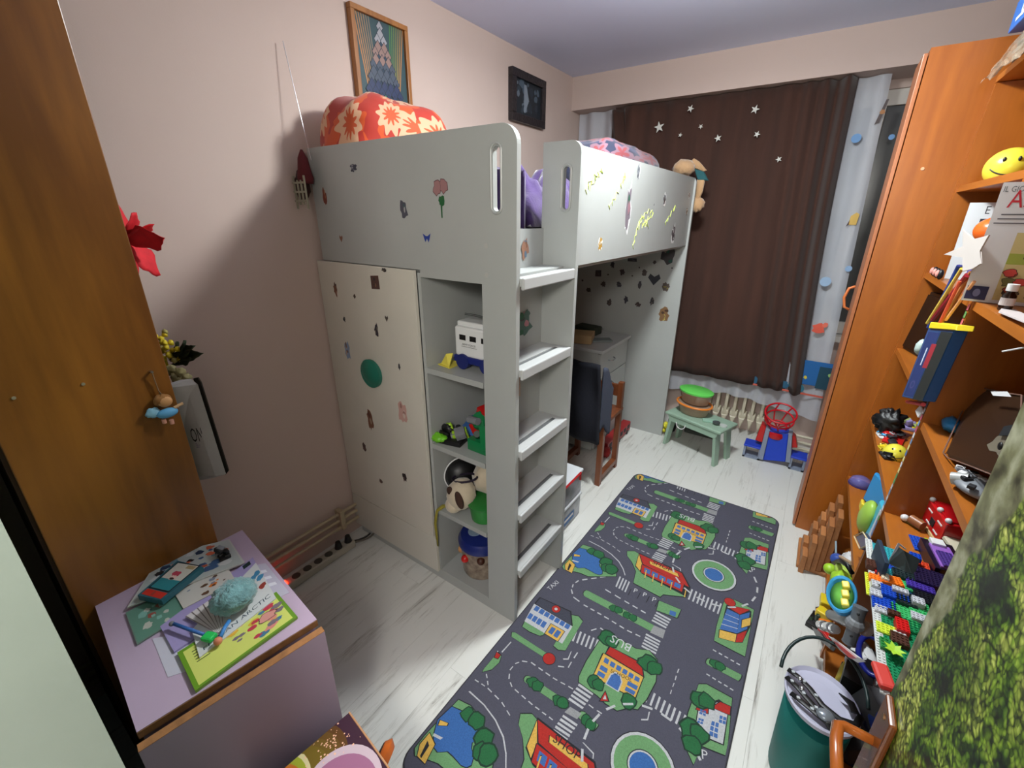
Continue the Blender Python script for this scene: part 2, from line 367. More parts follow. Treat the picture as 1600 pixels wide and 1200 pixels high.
rail = B().box((X1-.018, .38, 1.425), (X1, L_, HB-.01)).done('side_rail', WHITE, bed)
bfr = B().box((.05, .02, 1.41), (X1-.02, 2.01, 1.428)); bfr.done('slatted_base', WHITE, bed)
far = B().prism([(p[0], L_-T, p[1]) for p in rounded(X0, X1+.012, 0, HB-.01, .03)], (0, T, 0)).done('far_panel', WHITE, bed)
B().box((X0, .0, .0), (.90, T, .05)).done('plinth', WHITE, bed)
B().box((X0, .37, .05), (.895, .385, 1.41)).done('wardrobe_back', WHITE, bed)
B().box((X0, T, .0), (X0+.015, .37, 1.41)).done('wardrobe_side', WHITE, bed)
B().box((.602, .0, .05), (.618, .37, 1.41)).done('shelf_divider', WHITE, bed)
B().box((.618, .0, 1.395), (.90, .37, 1.42)).done('shelf_top', WHITE, bed)
for z in (1.05, .72, .395, .055):
    B().box((.618, .0, z-.022 if z > .1 else .05), (.895, .37, z)).done('shelf', WHITE, bed)
dr = B().box((X0-.02, -.018, .245), (.60, -.002, 1.418), bev=.0015).done('wardrobe_door', M((206, 202, 190), .4, var=.03, vs=4), bed)
B().box((X0-.02, -.017, .05), (.615, -.002, .24), bev=.0015).done('drawer_front', M((200, 197, 186), .4), bed)
hk = B(); hc = Vector((0.305,-0.03,0.968)); hk.cyl((hc.x, -.034, hc.z), (hc.x, -.02, hc.z), .062, n=28)
hk.cyl((hc.x, -.02, hc.z), (hc.x, -.018, hc.z), .02, n=12); hk.cyl((hc.x, -.046, hc.z+.01), (hc.x, -.034, hc.z+.01), .030, .055, n=28)
tag(hk.done('door_knob', M((30, 110, 92), .45), dr, smooth=40), 'round teal plastic knob disc')

# stickers (sub-parts of the panels): thin printed vinyl with a pale rim
SK = [(120, 70, 50), (70, 60, 70), (150, 90, 60), (60, 90, 80), (100, 50, 50), (50, 60, 80), (160, 120, 70)]
def sticker(parent, c, uvec, vvec, w, h, shape, cols, seed, rim=None):
    rnd = random.Random(seed); f = plane_map(c, Vector(uvec), Vector(vvec), 6e-5, 4e-4); k = Ink(f)
    def sh(sc, col):
        if shape == 'diamond': k.poly([(0, -h/2*sc), (w/2*sc, 0), (0, h/2*sc), (-w/2*sc, 0)], col)
        elif shape == 'heart': k.poly([(0, -h/2*sc), (w/2*sc, h*.15*sc), (w*.35*sc, h/2*sc), (0, h*.25*sc), (-w*.35*sc, h/2*sc), (-w/2*sc, h*.15*sc)], col)
        elif shape == 'butterfly': k.poly([(0, -.1*h*sc), (.2*w*sc, -.5*h*sc), (.35*w*sc, -.1*h*sc), (.5*w*sc, .45*h*sc), (.1*w*sc, .15*h*sc), (-.1*w*sc, .15*h*sc), (-.5*w*sc, .4*h*sc), (-.35*w*sc, -.1*h*sc), (-.2*w*sc, -.5*h*sc)], col)
        elif shape == 'square': k.poly([(-w/2*sc, -h/2*sc), (w/2*sc, -h*.45*sc), (w*.45*sc, h/2*sc), (-w*.5*sc, h*.42*sc)], col)
        elif shape == 'rose':
            k.poly([(-.05*w*sc, -h/2*sc), (.05*w*sc, -h/2*sc), (.08*w*sc, 0), (-.08*w*sc, 0)], cols[-1])
            k.blob((-.26*w, .22*h), w*.34*sc, col, rnd, edge=(90,60,66), ry=h*.17); k.blob((.26*w, .26*h), w*.30*sc, col, rnd, edge=(90,60,66), ry=h*.19); k.blob((.05*w, -.08*h), w*.28*sc, cols[-1], rnd, ry=h*.12)
        else:
            n = 16; ks = [rnd.uniform(.55, 1.1) for _ in range(n)]
            k.poly([(w/2*ks[i]*sc*math.cos(2*math.pi*i/n), h/2*ks[i]*sc*math.sin(2*math.pi*i/n)) for i in range(n)], col)
    if rim: sh(1.14, rim)
    sh(1.0, cols[0])
    if shape not in ('rose', 'butterfly', 'heart'):
        for q in range(3+(w > .04)*3): k.blob((rnd.uniform(-.22, .22)*w, rnd.uniform(-.28, .28)*h), w*rnd.uniform(.1, .2), cols[(q+1) % len(cols)], rnd, n=7, ry=h*rnd.uniform(.08, .15))
    return k.done('sticker', parent, print_mat(.45))
EX, EZ, EYn, EY = (1,0,0), (0,0,1), (0,-1,0), (0,1,0)
sd = 0
for (p, w, h, shp, cols) in [
  ((0.308,-0,1.763), .045, .032, 'fig', [(40,44,60), (120,120,130)]), ((0.104,-0,1.667), .028, .075, 'fig', [(120,60,44), (160,110,80)]),
  ((0.178,-0,1.511), .022, .028, 'heart', [(120,80,60)]), ((0.56,-0,1.619), .04, .085, 'fig', [(70,72,84), (40,90,90), (150,150,150)]),
  ((0.739,-0,1.657), .055, .125, 'rose', [(150,110,110), (150,90,95), (30,90,50)]), ((0.663,-0,1.531), .038, .032, 'butterfly', [(36,60,140)])]:
    sd += 1; sticker(ep, p, EX, EZ, w, h, shp, cols, sd)
for (p, w, h, shp, cols) in [
  ((0.118,-0.018,1.306), .034, .075, 'fig', [(110,66,44), (60,50,50), (150,110,90)]), ((0.385,-0.018,1.358), .05, .055, 'square', [(80,56,50), (120,90,70), (40,36,40)]),
  ((0.445,-0.018,1.409), .036, .018, 'fig', [(50,46,44), (90,80,70)]), ((0.244,-0.018,1.289), .018, .022, 'diamond', [(60,44,36)]),
  ((0.152,-0.018,1.181), .02, .028, 'fig', [(44,50,50), (90,90,90)]), ((0.431,-0.018,1.221), .02, .026, 'heart', [(70,66,60)]),
  ((0.36,-0.018,1.164), .028, .07, 'fig', [(50,46,56), (120,110,100)]), ((0.144,-0.018,1.039), .045, .095, 'fig', [(130,150,180), (180,150,130), (110,90,80)]),
  ((0.48,-0.018,1.032), .014, .035, 'fig', [(60,60,66)]), ((0.244,-0.018,0.732), .05, .12, 'fig', [(120,80,60), (90,50,40), (150,130,110)]),
  ((0.469,-0.018,0.826), .065, .11, 'fig', [(190,150,140), (150,110,100), (200,180,170)]), ((0.172,-0.018,0.567), .032, .055, 'fig', [(70,46,40), (100,70,60)]),
  ((0.268,-0.018,0.41), .03, .03, 'fig', [(74,54,44), (110,90,70)]), ((0.444,-0.018,0.499), .03, .05, 'fig', [(40,36,36), (120,90,90)])]:
    sd += 1; sticker(dr, p, EX, EZ, w, h, shp, cols, sd)
for (p, w, h, shp, cols) in [
  ((1.02,0.632,1.494), .045, .055, 'fig', [(180,140,60), (90,70,40), (220,210,190)]), ((1.02,0.912,1.639), .06, .21, 'fig', [(120,110,120), (40,90,70), (150,110,120), (70,60,70)]),
  ((1.02,0.997,1.795), .04, .075, 'fig', [(120,124,130), (70,70,80)]), ((1.02,1.678,1.508), .07, .11, 'fig', [(90,80,84), (40,36,40), (200,200,200)]),
  ((1.021,1.426,1.689), .05, .07, 'fig', [(110,110,116), (70,50,40)]), ((1.02,1.264,1.66), .012, .016, 'diamond', [(50,54,60)]),
  ((1.02,1.214,1.546), .012, .016, 'diamond', [(60,54,60)]), ((1.02,1.917,1.633), .05, .05, 'fig', [(130,110,90), (220,210,190)]), ((1.02,1.924,1.73), .05, .035, 'fig', [(150,130,120), (210,200,190)])]:
    sd += 1; sticker(rail, p, EY, EZ, w, h, shp, cols, sd, rim=(236, 236, 236))
sc_m = M((206, 222, 110), .6)
def scribble(pts, name='crayon_drawing'):
    b = B(); rnd = random.Random(len(pts)); f = [Vector(p) for p in pts]; path = []
    for i in range(len(f)-1):
        for t in range(6):
            q = f[i].lerp(f[i+1], t/6); path.append((1.0208, q.y+.012*math.sin(len(path)*2.3), q.z+.014*math.cos(len(path)*2.3)))
    b.tube(path, .0011, 4, flat=.4); return b.done(name, sc_m, rail)
scribble([(1.02,0.465,1.682), (1.02,0.502,1.723), (1.02,0.602,1.77), (1.02,0.554,1.744), (1.02,0.484,1.696)])
scribble([(1.02,0.685,1.633), (1.02,0.744,1.669), (1.02,0.801,1.726), (1.02,0.841,1.769), (1.02,0.812,1.742)])
scribble([(1.02,1.013,1.452), (1.02,1.038,1.517), (1.02,1.072,1.581), (1.02,1.177,1.628), (1.02,1.27,1.62), (1.02,1.19,1.592), (1.02,1.105,1.563), (1.02,1.2,1.562), (1.02,1.108,1.61), (1.02,1.058,1.54)])
scribble([(1.02,1.482,1.558), (1.02,1.558,1.605), (1.02,1.661,1.662), (1.02,1.596,1.633)])
for (p, w, h, shp, cols) in [((0.912,0.234,1.495), .05, .085, 'fig', [(150,110,90), (90,110,130), (120,80,60)]), ((0.912,0.232,1.223), .12, .12, 'fig', [(70,100,90), (30,90,60), (180,120,130), (60,60,60)]),
  ((0.912,0.192,0.967), .06, .11, 'fig', [(190,160,140), (150,120,100)]), ((0.912,0.279,0.658), .055, .07, 'square', [(150,110,90), (200,190,170), (110,70,50)]), ((0.912,0.213,1.067), .008, .008, 'diamond', [(40,40,40)])]:
    sd += 1; sticker([o for o in bed.children if o.name.startswith('ladder_back')][0], p, EY, EZ, w, h, shp, cols, sd)
YF = 2.0095
for (p, w, h, shp, cols) in [((0.912,2.01,1.355), .10, .14, 'fig', [(60,56,60), (30,80,70), (150,130,120)]), ((0.835,2.01,1.184), .09, .08, 'heart', [(50,52,60)]), ((0.933,2.01,0.944), .09, .12, 'fig', [(120,90,60), (70,50,40), (180,170,90)]),
  ((0.921,2.01,1.143), .07, .07, 'fig', [(80,70,66), (120,110,60)]), ((0.839,2.01,1.03), .04, .07, 'fig', [(60,60,64), (100,90,90)]), ((0.738,2.01,0.995), .05, .04, 'fig', [(70,60,60), (100,80,80)]),
  ((0.737,2.01,1.139), .035, .06, 'fig', [(70,66,72)]), ((0.577,2.01,1.125), .05, .05, 'fig', [(60,60,70), (90,80,80)]), ((0.761,2.01,1.227), .05, .05, 'fig', [(80,72,70)]), ((0.662,2.01,1.31), .07, .025, 'square', [(56,54,60), (80,80,90)]),
  ((0.514,2.01,1.269), .04, .06, 'fig', [(50,50,60)]), ((0.593,2.01,1.219), .045, .05, 'fig', [(76,66,70)]), ((0.406,2.01,1.196), .05, .05, 'square', [(66,60,66), (90,90,90)]), ((0.454,2.01,1.119), .045, .05, 'fig', [(72,62,60)]),
  ((0.513,2.01,0.988), .05, .06, 'fig', [(66,60,62), (90,76,70)]), ((0.642,2.01,1.022), .04, .06, 'fig', [(60,60,70)]), ((0.335,2.01,1.064), .045, .04, 'fig', [(70,64,64)]), ((0.825,2.01,1.302), .03, .03, 'fig', [(70,64,64)]),
  ((0.276,2.01,1.132), .02, .02, 'diamond', [(70,64,64)]), ((0.485,2.01,1.193), .015, .015, 'diamond', [(70,64,64)]), ((0.673,2.01,1.198), .014, .014, 'diamond', [(70,64,64)]), ((0.949,2.01,1.272), .014, .014, 'diamond', [(70,64,64)]),
  ((0.719,2.01,1.26), .014, .014, 'diamond', [(70,64,64)]), ((0.305,2.01,1.265), .025, .03, 'fig', [(60,60,66)])]:
    sd += 1; sticker(far, p, EX, EZ, w, h, shp, cols, sd)

# ---------------------------------------------------------------- bedding
def daisy_mat(bg, bg2, petal, heart, scale, npet=11, rough=.8, amp=.06):
    m = bpy.data.materials.new('floral_cloth'); m.use_nodes = True; N = m.node_tree.nodes; L = m.node_tree.links
    p = N['Principled BSDF']; p.inputs['Roughness'].default_value = rough; p.inputs['Sheen Weight'].default_value = .2
    uv = N.new('ShaderNodeUVMap'); uv.uv_map = 'uv'; mp = N.new('ShaderNodeMapping'); mp.inputs['Scale'].default_value = (scale[0], scale[1], 1); L.new(uv.outputs[0], mp.inputs[0])
    v = N.new('ShaderNodeTexVoronoi'); v.voronoi_dimensions = '2D'; v.inputs['Scale'].default_value = 1; v.inputs['Randomness'].default_value = .55; L.new(mp.outputs[0], v.inputs[0])
    sb = N.new('ShaderNodeVectorMath'); sb.operation = 'SUBTRACT'; L.new(mp.outputs[0], sb.inputs[0]); L.new(v.outputs['Position'], sb.inputs[1])
    sx = N.new('ShaderNodeSeparateXYZ'); L.new(sb.outputs[0], sx.inputs[0])
    at = N.new('ShaderNodeMath'); at.operation = 'ARCTAN2'; L.new(sx.outputs[1], at.inputs[0]); L.new(sx.outputs[0], at.inputs[1])
    k = N.new('ShaderNodeMath'); k.operation = 'MULTIPLY'; k.inputs[1].default_value = npet; L.new(at.outputs[0], k.inputs[0])
    sn = N.new('ShaderNodeMath'); sn.operation = 'SINE'; L.new(k.outputs[0], sn.inputs[0])
    rr = N.new('ShaderNodeMath'); rr.operation = 'MULTIPLY_ADD'; rr.inputs[1].default_value = amp; L.new(sn.outputs[0], rr.inputs[0]); L.new(v.outputs['Distance'], rr.inputs[2])
    r = N.new('ShaderNodeValToRGB'); r.color_ramp.interpolation = 'CONSTANT'; e = r.color_ramp.elements
    e[0].position = 0; e[0].color = lin(heart); e[1].position = .40; e[1].color = lin(bg)
    q = e.new(.20); q.color = lin(petal)
    L.new(rr.outputs[0], r.inputs[0])
    nz = N.new('ShaderNodeTexNoise'); nz.inputs['Scale'].default_value = 1.6; L.new(mp.outputs[0], nz.inputs[0])
    r2 = N.new('ShaderNodeValToRGB'); r2.color_ramp.interpolation = 'CONSTANT'; r2.color_ramp.elements[0].color = lin(bg); r2.color_ramp.elements[1].position = .52; r2.color_ramp.elements[1].color = lin(bg2); L.new(nz.outputs[0], r2.inputs[0])
    gt = N.new('ShaderNodeMath'); gt.operation = 'GREATER_THAN'; gt.inputs[1].default_value = .40; L.new(rr.outputs[0], gt.inputs[0])
    mx = N.new('ShaderNodeMix'); mx.data_type = 'RGBA'; L.new(gt.outputs[0], mx.inputs[0]); L.new(r.outputs[0], mx.inputs[6]); L.new(r2.outputs[0], mx.inputs[7])
    L.new(mx.outputs[2], p.inputs['Base Color']); return m
def cushion(c, half, rz, mat, name, rx=0, ry=0, crush=.0, seed=1, e=.42):
    b = B(); Mx = Matrix.Translation(c) @ Matrix.Rotation(rz, 4, 'Z') @ Matrix.Rotation(ry, 4, 'Y') @ Matrix.Rotation(rx, 4, 'X')
    def f(u, v):
        th = 2*math.pi*u; ph = math.pi*(v-.5)
        def sp(w, m): return math.copysign(abs(w)**m, w)
        d = Vector((sp(math.cos(ph), e)*sp(math.cos(th), e), sp(math.cos(ph), e)*sp(math.sin(th), e), sp(math.sin(ph), .8)))
        k = 1+crush*noise.noise(d*2.2+Vector((seed*3, 0, 0)))
        return Mx @ Vector((d.x*half[0]*k, d.y*half[1]*k, d.z*half[2]*k))
    b.grid(f, 48, 24); bmesh.ops.remove_doubles(b.b, verts=b.b.verts[:], dist=1e-5)
    return b.done(name, mat, smooth=True)
MAT = tag(B().box((.055, .03, 1.4285), (.893, 2.005, 1.562), bev=.02).done('mattress', M((96, 98, 108), .9, var=.3, vs=60), smooth=40), 'grey patterned mattress lying on the loft bed', 'mattress')
dv = cushion((.19, .30, 1.80), (.17, .29, .235), 0, daisy_mat((166, 36, 16), (196, 72, 14), (206, 158, 124), (186, 74, 30), (9, 3.4)), 'rolled_duvet', crush=.12, rx=math.radians(-4), e=.6)
tag(dv, 'orange and red floral duvet heaped at the wall end of the bed', 'duvet')
pl = cushion((.70, 1.42, 1.78), (.20, .50, .20), math.radians(3), daisy_mat((24, 30, 58), (46, 48, 78), (112, 80, 94), (124, 48, 54), (9, 5), 5, amp=.12), 'floral_pillow', crush=.12, seed=4, e=.6)
tag(pl, 'navy blue and pink floral pillow at the far end of the loft bed', 'pillow')
def heap(xa, xb, ya, yb, z0, h, mat, name, seed, fr=5, n=44):
    b = B()
    def f(u, v):
        x = xa+(xb-xa)*u; y = ya+(yb-ya)*v; ed = min(1, 5*min(u, 1-u, v, 1-v))
        q = Vector((x*fr, y*fr, seed)); k = .55+.45*noise.noise(q)+.35*abs(noise.noise(q*2.3))-.1*abs(noise.noise(q*5))
        return Vector((x+.02*noise.noise(q*1.7)*ed, y, z0+h*ed**.6*max(k, .06)))
    b.grid(f, n, n); return b.done(name, mat, smooth=True, solid=.004)
PUR = M((62, 36, 96), .95, var=.2, vs=14, bump=.4, bs=120, sheen=.5)
bk = thing('fleece_blanket', 'crumpled purple fleece blanket on the loft bed behind the ladder', 'blanket', (.6, .5, 1.57))
bh = heap(.30, .89, .30, .88, 1.564, .30, PUR, 'blanket_heap', 3); bh.parent = bk; bh.location = bh.location-Vector((.6, .5, 1.57))
bf = B()
def ff(u, v): return Vector((.70+.18*u, .285+.012*math.sin(u*5), 1.566+.20*v-.015*u))
bf.grid(ff, 12, 8); bf.done('blanket_fold', PUR, bk, smooth=True, solid=.012)
kt = heap(.74, .888, .30, .80, 1.566, .06, M((206, 206, 212), .95, var=.45, vs=70, bump=.9, bs=90), 'knitted_throw', 8, fr=9, n=30); tag(kt, 'white knitted throw on the bed edge under the purple blanket', 'throw')
tag(B().obox((.86, .50, 1.715), (.012, .09, .07), .2, 0, .003, 0, .5).done('cream_card', M((190, 180, 160), .8)), 'small cream card propped on the purple blanket', 'card')

# plush dog with long ears hanging at the far corner of the bed
PL = M((178, 142, 104), .95, bump=.5, bs=150, sheen=.4)
pd = thing('plush_dog', 'tan plush animal with floppy limbs hanging over the far bed corner', 'plush toy', (1.023,2.07,1.685))
B().sph((0.938,2.02,1.894), (.07,.06,.05), jit=.3).done('body', PL, pd, smooth=True)
c1 = Vector((1.025,2.07,1.913)); B().prism([(0.938,2.07,1.917), (0.98,2.07,1.955), (1.014,2.07,1.935), (1.069,2.07,1.881), (1.047,2.07,1.875), (0.988,2.07,1.9)], (0,.02,0), bev=.004).done('ear', PL, pd, smooth=True)
B().prism([(0.99,2.065,1.895), (1.052,2.065,1.874), (1.087,2.065,1.821), (1.024,2.065,1.823)], (0,.035,0), bev=.005).done('scarf', M((34, 84, 90), .9), pd)
B().prism([(1.019,2.065,1.831), (1.066,2.065,1.829), (1.062,2.065,1.754), (1.046,2.065,1.701), (1.02,2.065,1.712), (1.024,2.065,1.77)], (0,.025,0), bev=.006).done('leg', PL, pd, smooth=True)
B().sph((1.039,2.075,1.678), (.045,.035,.045), jit=.35, js=14).done('paw', PL, pd, smooth=True)

# hanging ornament at the near bed corner: silver thread, dark red bag and little lattice house
orn = thing('hanging_ornament', 'dark red gnome ornament with lattice fence hanging on a silver thread', 'ornament', (-0.009,-0.03,1.687))
B().cyl((0.027,-0.03,2.187), (0.095,-0.03,1.798), .0016, n=6).done('silver_thread', M((210, 205, 205), .25, .6), orn)
B().lathe([(.004,.05), (.018,.02), (.024,-.02), (.03,-.05), (.026,-.07)], (0.056,-0.04,1.785), 14).done('hat', M((86, 20, 26), .9), orn, smooth=True)
B().sph((0.038,-0.04,1.741), (.026,.022,.03), jit=.2).done('head', M((58, 34, 36), .9), orn, smooth=True)
B().sph((0.014,-0.035,1.702), (.038,.026,.045), jit=.2).done('body', M((60, 30, 30), .9), orn, smooth=True)
lc = Vector((0.051,-0.066,1.682)); lt = B()
for k in range(4): lt.obox((lc.x-.036+.024*k, lc.y, lc.z), (.007, .005, .12 if k in (0, 3) else .09), 0)
for k in range(3): lt.obox((lc.x, lc.y-.003, lc.z+.035-.033*k), (.085, .004, .007), 0)
lt.done('lattice_fence', M((150, 146, 128), .7), orn)

# items inside the open shelves of the bed
tk = thing('toy_truck', 'white and blue armoured toy truck on the top bed shelf', 'toy truck', (.79, .11, 1.051))
bx = (.70, .90); b = B(); b.box((.70, .075, 1.10), (.885, .20, 1.215), bev=.008); b.box((.70, .09, 1.21), (.84, .185, 1.232), bev=.006); b.done('truck_body', M((220, 222, 222), .35), tk)
B().box((.695, .07, 1.075), (.89, .205, 1.102), bev=.004).done('chassis', M((24, 36, 110), .4), tk)
for xx in (.725, .775, .83):
    B().box((xx, .0735, 1.165), (xx+.03, .076, 1.185)).done('window', BLACK, tk)
for yy in (.10, .15): B().box((.6985, yy, 1.165), (.701, yy+.025, 1.185)).done('window', BLACK, tk)
for xx in (.74, .855):
    for yy in (.066, .19): B().cyl((xx, yy, 1.081), (xx, yy+.022, 1.081), .030, n=20).done('wheel', M((22, 34, 100), .5), tk, smooth=40)
k = Ink(plane_map((.735, .0735, 1.14), EX, EZ)); k.rect(0, 0, .075, .0015, (80,80,80)); k.text('ARMY FORCE', (.002, .006), (1, 0), .011, (90, 90, 90)); k.done('lettering', tk)
B().cyl((.83, .13, 1.232), (.83, .13, 1.255), .022, n=14).tube([(.83, .12, 1.25), (.79, .09, 1.262), (.76, .07, 1.268)], .004).done('turret', M((50, 54, 52), .5), tk)
tag(B().prism([(.628, .05, 1.051), (.70, .04, 1.051), (.695, .12, 1.051), (.64, .12, 1.051)], (.0, 0, .004)).prism([(.635, .06, 1.055), (.69, .045, 1.055), (.69, .07, 1.105), (.665, .06, 1.10)], (0, .004, 0)).done('yellow_flap', M((222, 208, 80), .7)), 'folded yellow cloth beside the white toy truck', 'cloth')
def clutter(name, label, cat, c, ext, cols, n, seed, group=None):
    """a built toy: irregular blocks, rods and wheels clicked together, one thing with parts"""
    rnd = random.Random(seed); t = thing(name, label, cat, (c[0], c[1], c[2]), group)
    for i in range(n):
        q = Vector((c[0]+rnd.uniform(-.5, .5)*ext[0]*.7, c[1]+rnd.uniform(-.5, .5)*ext[1]*.7, c[2]+ext[2]*(.12+.75*(i/n)*rnd.uniform(.6, 1))))
        s = [ext[j]*rnd.uniform(.28, .5) for j in range(3)]; b = B(); kd = rnd.random()
        if i == 0: b.obox((c[0], c[1], c[2]+ext[2]*.12), (ext[0]*.8, ext[1]*.8, ext[2]*.24), rnd.uniform(-.3, .3), bev=.002)
        elif kd < .5: b.obox(q, s, rnd.uniform(-.8, .8), 0, .002, rnd.uniform(-.4, .4), rnd.uniform(-.4, .4))
        elif kd < .75: a = Vector((rnd.uniform(-1, 1), rnd.uniform(-1, 1), rnd.uniform(-.3, .6))).normalized()*max(s)*.8; b.cyl(q-a*.5, q+a*.5, min(s)*.25, n=10)
        else: b.sph(q, [v*.5 for v in s], jit=.3, nu=12, nv=8)
        b.done('block' if kd < .5 else ('rod' if kd < .75 else 'bump'), cols[i % len(cols)], t, smooth=35)
    return t
clutter('robot_toy', 'black and grey toy creature with lime foot on second bed shelf', 'toy', (.68, .06, .721), (.13, .09, .085), [BLACK, DARK, GREY, LIME], 9, 3)
tag(B().sph((.628, .025, .742), (.036, .026, .019), jit=.4).sph((.65, .03, .74), (.02, .02, .014)).done('lime_toy', M((110, 190, 40), .4), smooth=True), 'bright lime green toy foot poking over second bed shelf edge', 'toy')
clutter('toy_vehicle', 'green and red building set vehicle on second bed shelf by the post', 'toy', (.83, .11, .721), (.15, .16, .20), [GREEN, DARK, RED, M((40, 60, 50), .5), GREY, RED], 14, 5)
B2 = tag(B().cyl((.80, .075, .7265), (.80, .095, .7265), .001, n=6).obox((.72, .2, .745), (.14, .12, .04), .3, 0, .004).done('blue_toy_box', M((60, 110, 180), .5)), 'blue toy piece lying behind the creature on the bed shelf', 'toy')
# plush dog on third shelf
PW = M((196, 182, 158), .95, bump=.4, bs=140, sheen=.4); PB = M((62, 40, 30), .95)
dg = thing('plush_puppy', 'cream plush dog with dark brown patches lying on the third bed shelf', 'plush toy', (.76, .10, .396))
B().sph((.80, .17, .56), (.075, .10, .10), jit=.15, mat=Matrix.Rotation(.5, 3, 'Y')).done('body', PW, dg, smooth=True)
B().sph((.735, .035, .50), (.062, .06, .075), jit=.1, mat=Matrix.Rotation(.35, 3, 'Y')).sph((.715, .005, .455), (.036, .034, .036)).done('head', PW, dg, smooth=True)
B().sph((.765, -.012, .508), (.02, .012, .04), mat=Matrix.Rotation(-.3, 3, 'Y')).done('ear', PB, dg, smooth=True)
B().sph((.712, -.008, .53), (.017, .010, .020)).done('eye_patch', PB, dg, smooth=True)
B().tube([(.735+.062*math.cos(t), .06+.04*math.sin(t), .565+.02*math.cos(t)) for t in [2*math.pi*i/20 for i in range(20)]], .005, 6, closed=True).done('collar', M((30, 20, 40), .6), dg)
gb = thing('green_lunch_box', 'green plastic box under the plush dog on third bed shelf', 'box', (.83, .09, .396))
B().lathe([(.05,0), (.058,.004), (.066,.07), (.066,.074)], (.825, .09, .396), 28, sx=1.05, sy=1.2).done('box_body', M((40, 128, 52), .35), gb, smooth=40)
B().lathe([(.071,0), (.072,.008), (.06,.016), (.0,.018)], (.825, .09, .470), 28, sx=1.05, sy=1.2).done('box_lid', M((36, 116, 48), .35), gb, smooth=40)
cp = thing('baseball_cap', 'black cap with white edge leaning in the third bed shelf', 'cap', (.66, .12, .40))
cm = Matrix.Rotation(math.radians(80), 3, 'Y') @ Matrix.Rotation(.5, 3, 'X')
B().lathe([(.0,.05), (.04,.045), (.065,.02), (.075,0), (.073,0), (.06,.018), (0,.045)], (.66, .12, .525), 28, mat=cm).done('cap_shell', BLACK, cp, smooth=True)
B().tube([Vector((.66, .12, .525))+cm @ Vector((.077*math.cos(t), .077*math.sin(t), 0)) for t in [2*math.pi*i/30 for i in range(30)]], .003, 6, closed=True).done('white_piping', WHT, cp)
tag(B().tube([(.665, .03, .41), (.645, .01, .415), (.632, -.012, .40), (.628, -.022, .34), (.632, -.024, .28), (.63, -.022, .22)], .012, 8, flat=.3).tube([(.65, .02, .412), (.625, -.012, .39), (.620, -.022, .33), (.626, -.023, .25)], .009, 8, flat=.3).done('olive_ribbon', M((150, 140, 50), .8), smooth=True), 'olive yellow ribbon hanging over the third bed shelf edge', 'ribbon')
jr = thing('plastic_tub', 'clear round tub with dark blue lid on the bottom bed shelf', 'tub', (.765, .11, .056))
B().lathe([(.085,0), (.09,.01), (.098,.15), (.098,.155)], (.765, .125, .056), 30).done('tub_body', M((176, 160, 140), .3, var=.55, vs=26, dark=(90, 70, 60)), jr, smooth=40)
B().lathe([(.106,0), (.108,.022), (.095,.045), (.05,.055), (0,.056)], (.765, .125, .208), 30).done('tub_lid', M((26, 40, 110), .35), jr, smooth=40)
B().lathe([(.03,0), (.03,.004), (0,.005)], (.745, .10, .262), 20).done('lid_disc', M((130, 150, 170), .4), jr, smooth=40)
for k_ in range(7):
    a = k_*.9; B().sph((.765+.09*math.cos(a), .115+.09*math.sin(a), .10+.013*k_), (.018, .018, .018)).done('toy_piece', [TAN, RED, BROWN, BLUE][k_ % 4], jr, smooth=True)

# ---------------------------------------------------------------- under the bed: chest, chair, boxes
ch = thing('chest_of_drawers', 'white chest of drawers with chrome bow handles under the loft bed', 'chest of drawers', (.5, 1.70, 0))
B().box((.28, 1.44, .03), (.70, 1.93, .755)).done('carcass', WHITE, ch)
B().box((.27, 1.43, .757), (.735, 1.94, .779), bev=.002).done('chest_top', WHITE2, ch)
zz = [.04, .215, .39, .565, .752]
for i in range(4):
    d_ = B().box((.70, 1.445, zz[i]+.003), (.718, 1.927, zz[i+1]-.004), bev=.0015).done('drawer', WHITE, ch)
    zc = (zz[i]+zz[i+1])/2+.02; yc = 1.62
    B().tube([(.718, yc-.045, zc), (.738, yc-.035, zc-.004), (.742, yc, zc-.006), (.738, yc+.035, zc-.004), (.718, yc+.045, zc)], .004, 8).done('handle', CHROME, d_, smooth=True)
tag(B().obox((.46, 1.56, .8105), (.26, .16, .06), .3, 0, .003).done('cardboard_box', M((176, 150, 110), .8)), 'flat tan cardboard box on top of the white chest', 'box')
tag(B().obox((.62, 1.66, .786), (.14, .08, .012), .7, 0, .002).done('notebook', M((120, 130, 130), .7)), 'grey notebook on the white chest beside the box', 'book')
tag(B().obox((.45, 1.80, .81), (.18, .10, .06), -.1, 0, .01).done('dark_pouch', M((48, 56, 44), .9)), 'dark green pouch at the back of the chest top', 'pouch')
wc = thing('wooden_chair', 'brown wooden chair standing under the loft bed behind the ladder', 'chair', (.72, 1.2, 0))
CW = wood_mat((120, 66, 36), (90, 46, 24), 'z', 3)
for (x_, y_, h_) in ((.90, 1.12, .44), (.90, 1.38, .62), (.62, 1.12, .44), (.62, 1.38, .62)):
    B().box((x_-.017, y_-.017, 0), (x_+.017, y_+.017, h_), bev=.003).done('leg', CW, wc)
B().box((.60, 1.10, .42), (.92, 1.40, .445), bev=.004).done('seat', CW, wc)
B().box((.603, 1.129, .035), (.637, 1.363, .07), bev=.002).done('stretcher', CW, wc)
B().box((.883, 1.129, .035), (.917, 1.363, .07), bev=.002).done('stretcher', CW, wc)
B().box((.637, 1.372, .52), (.883, 1.39, .60), bev=.003).done('back_rail', CW, wc)
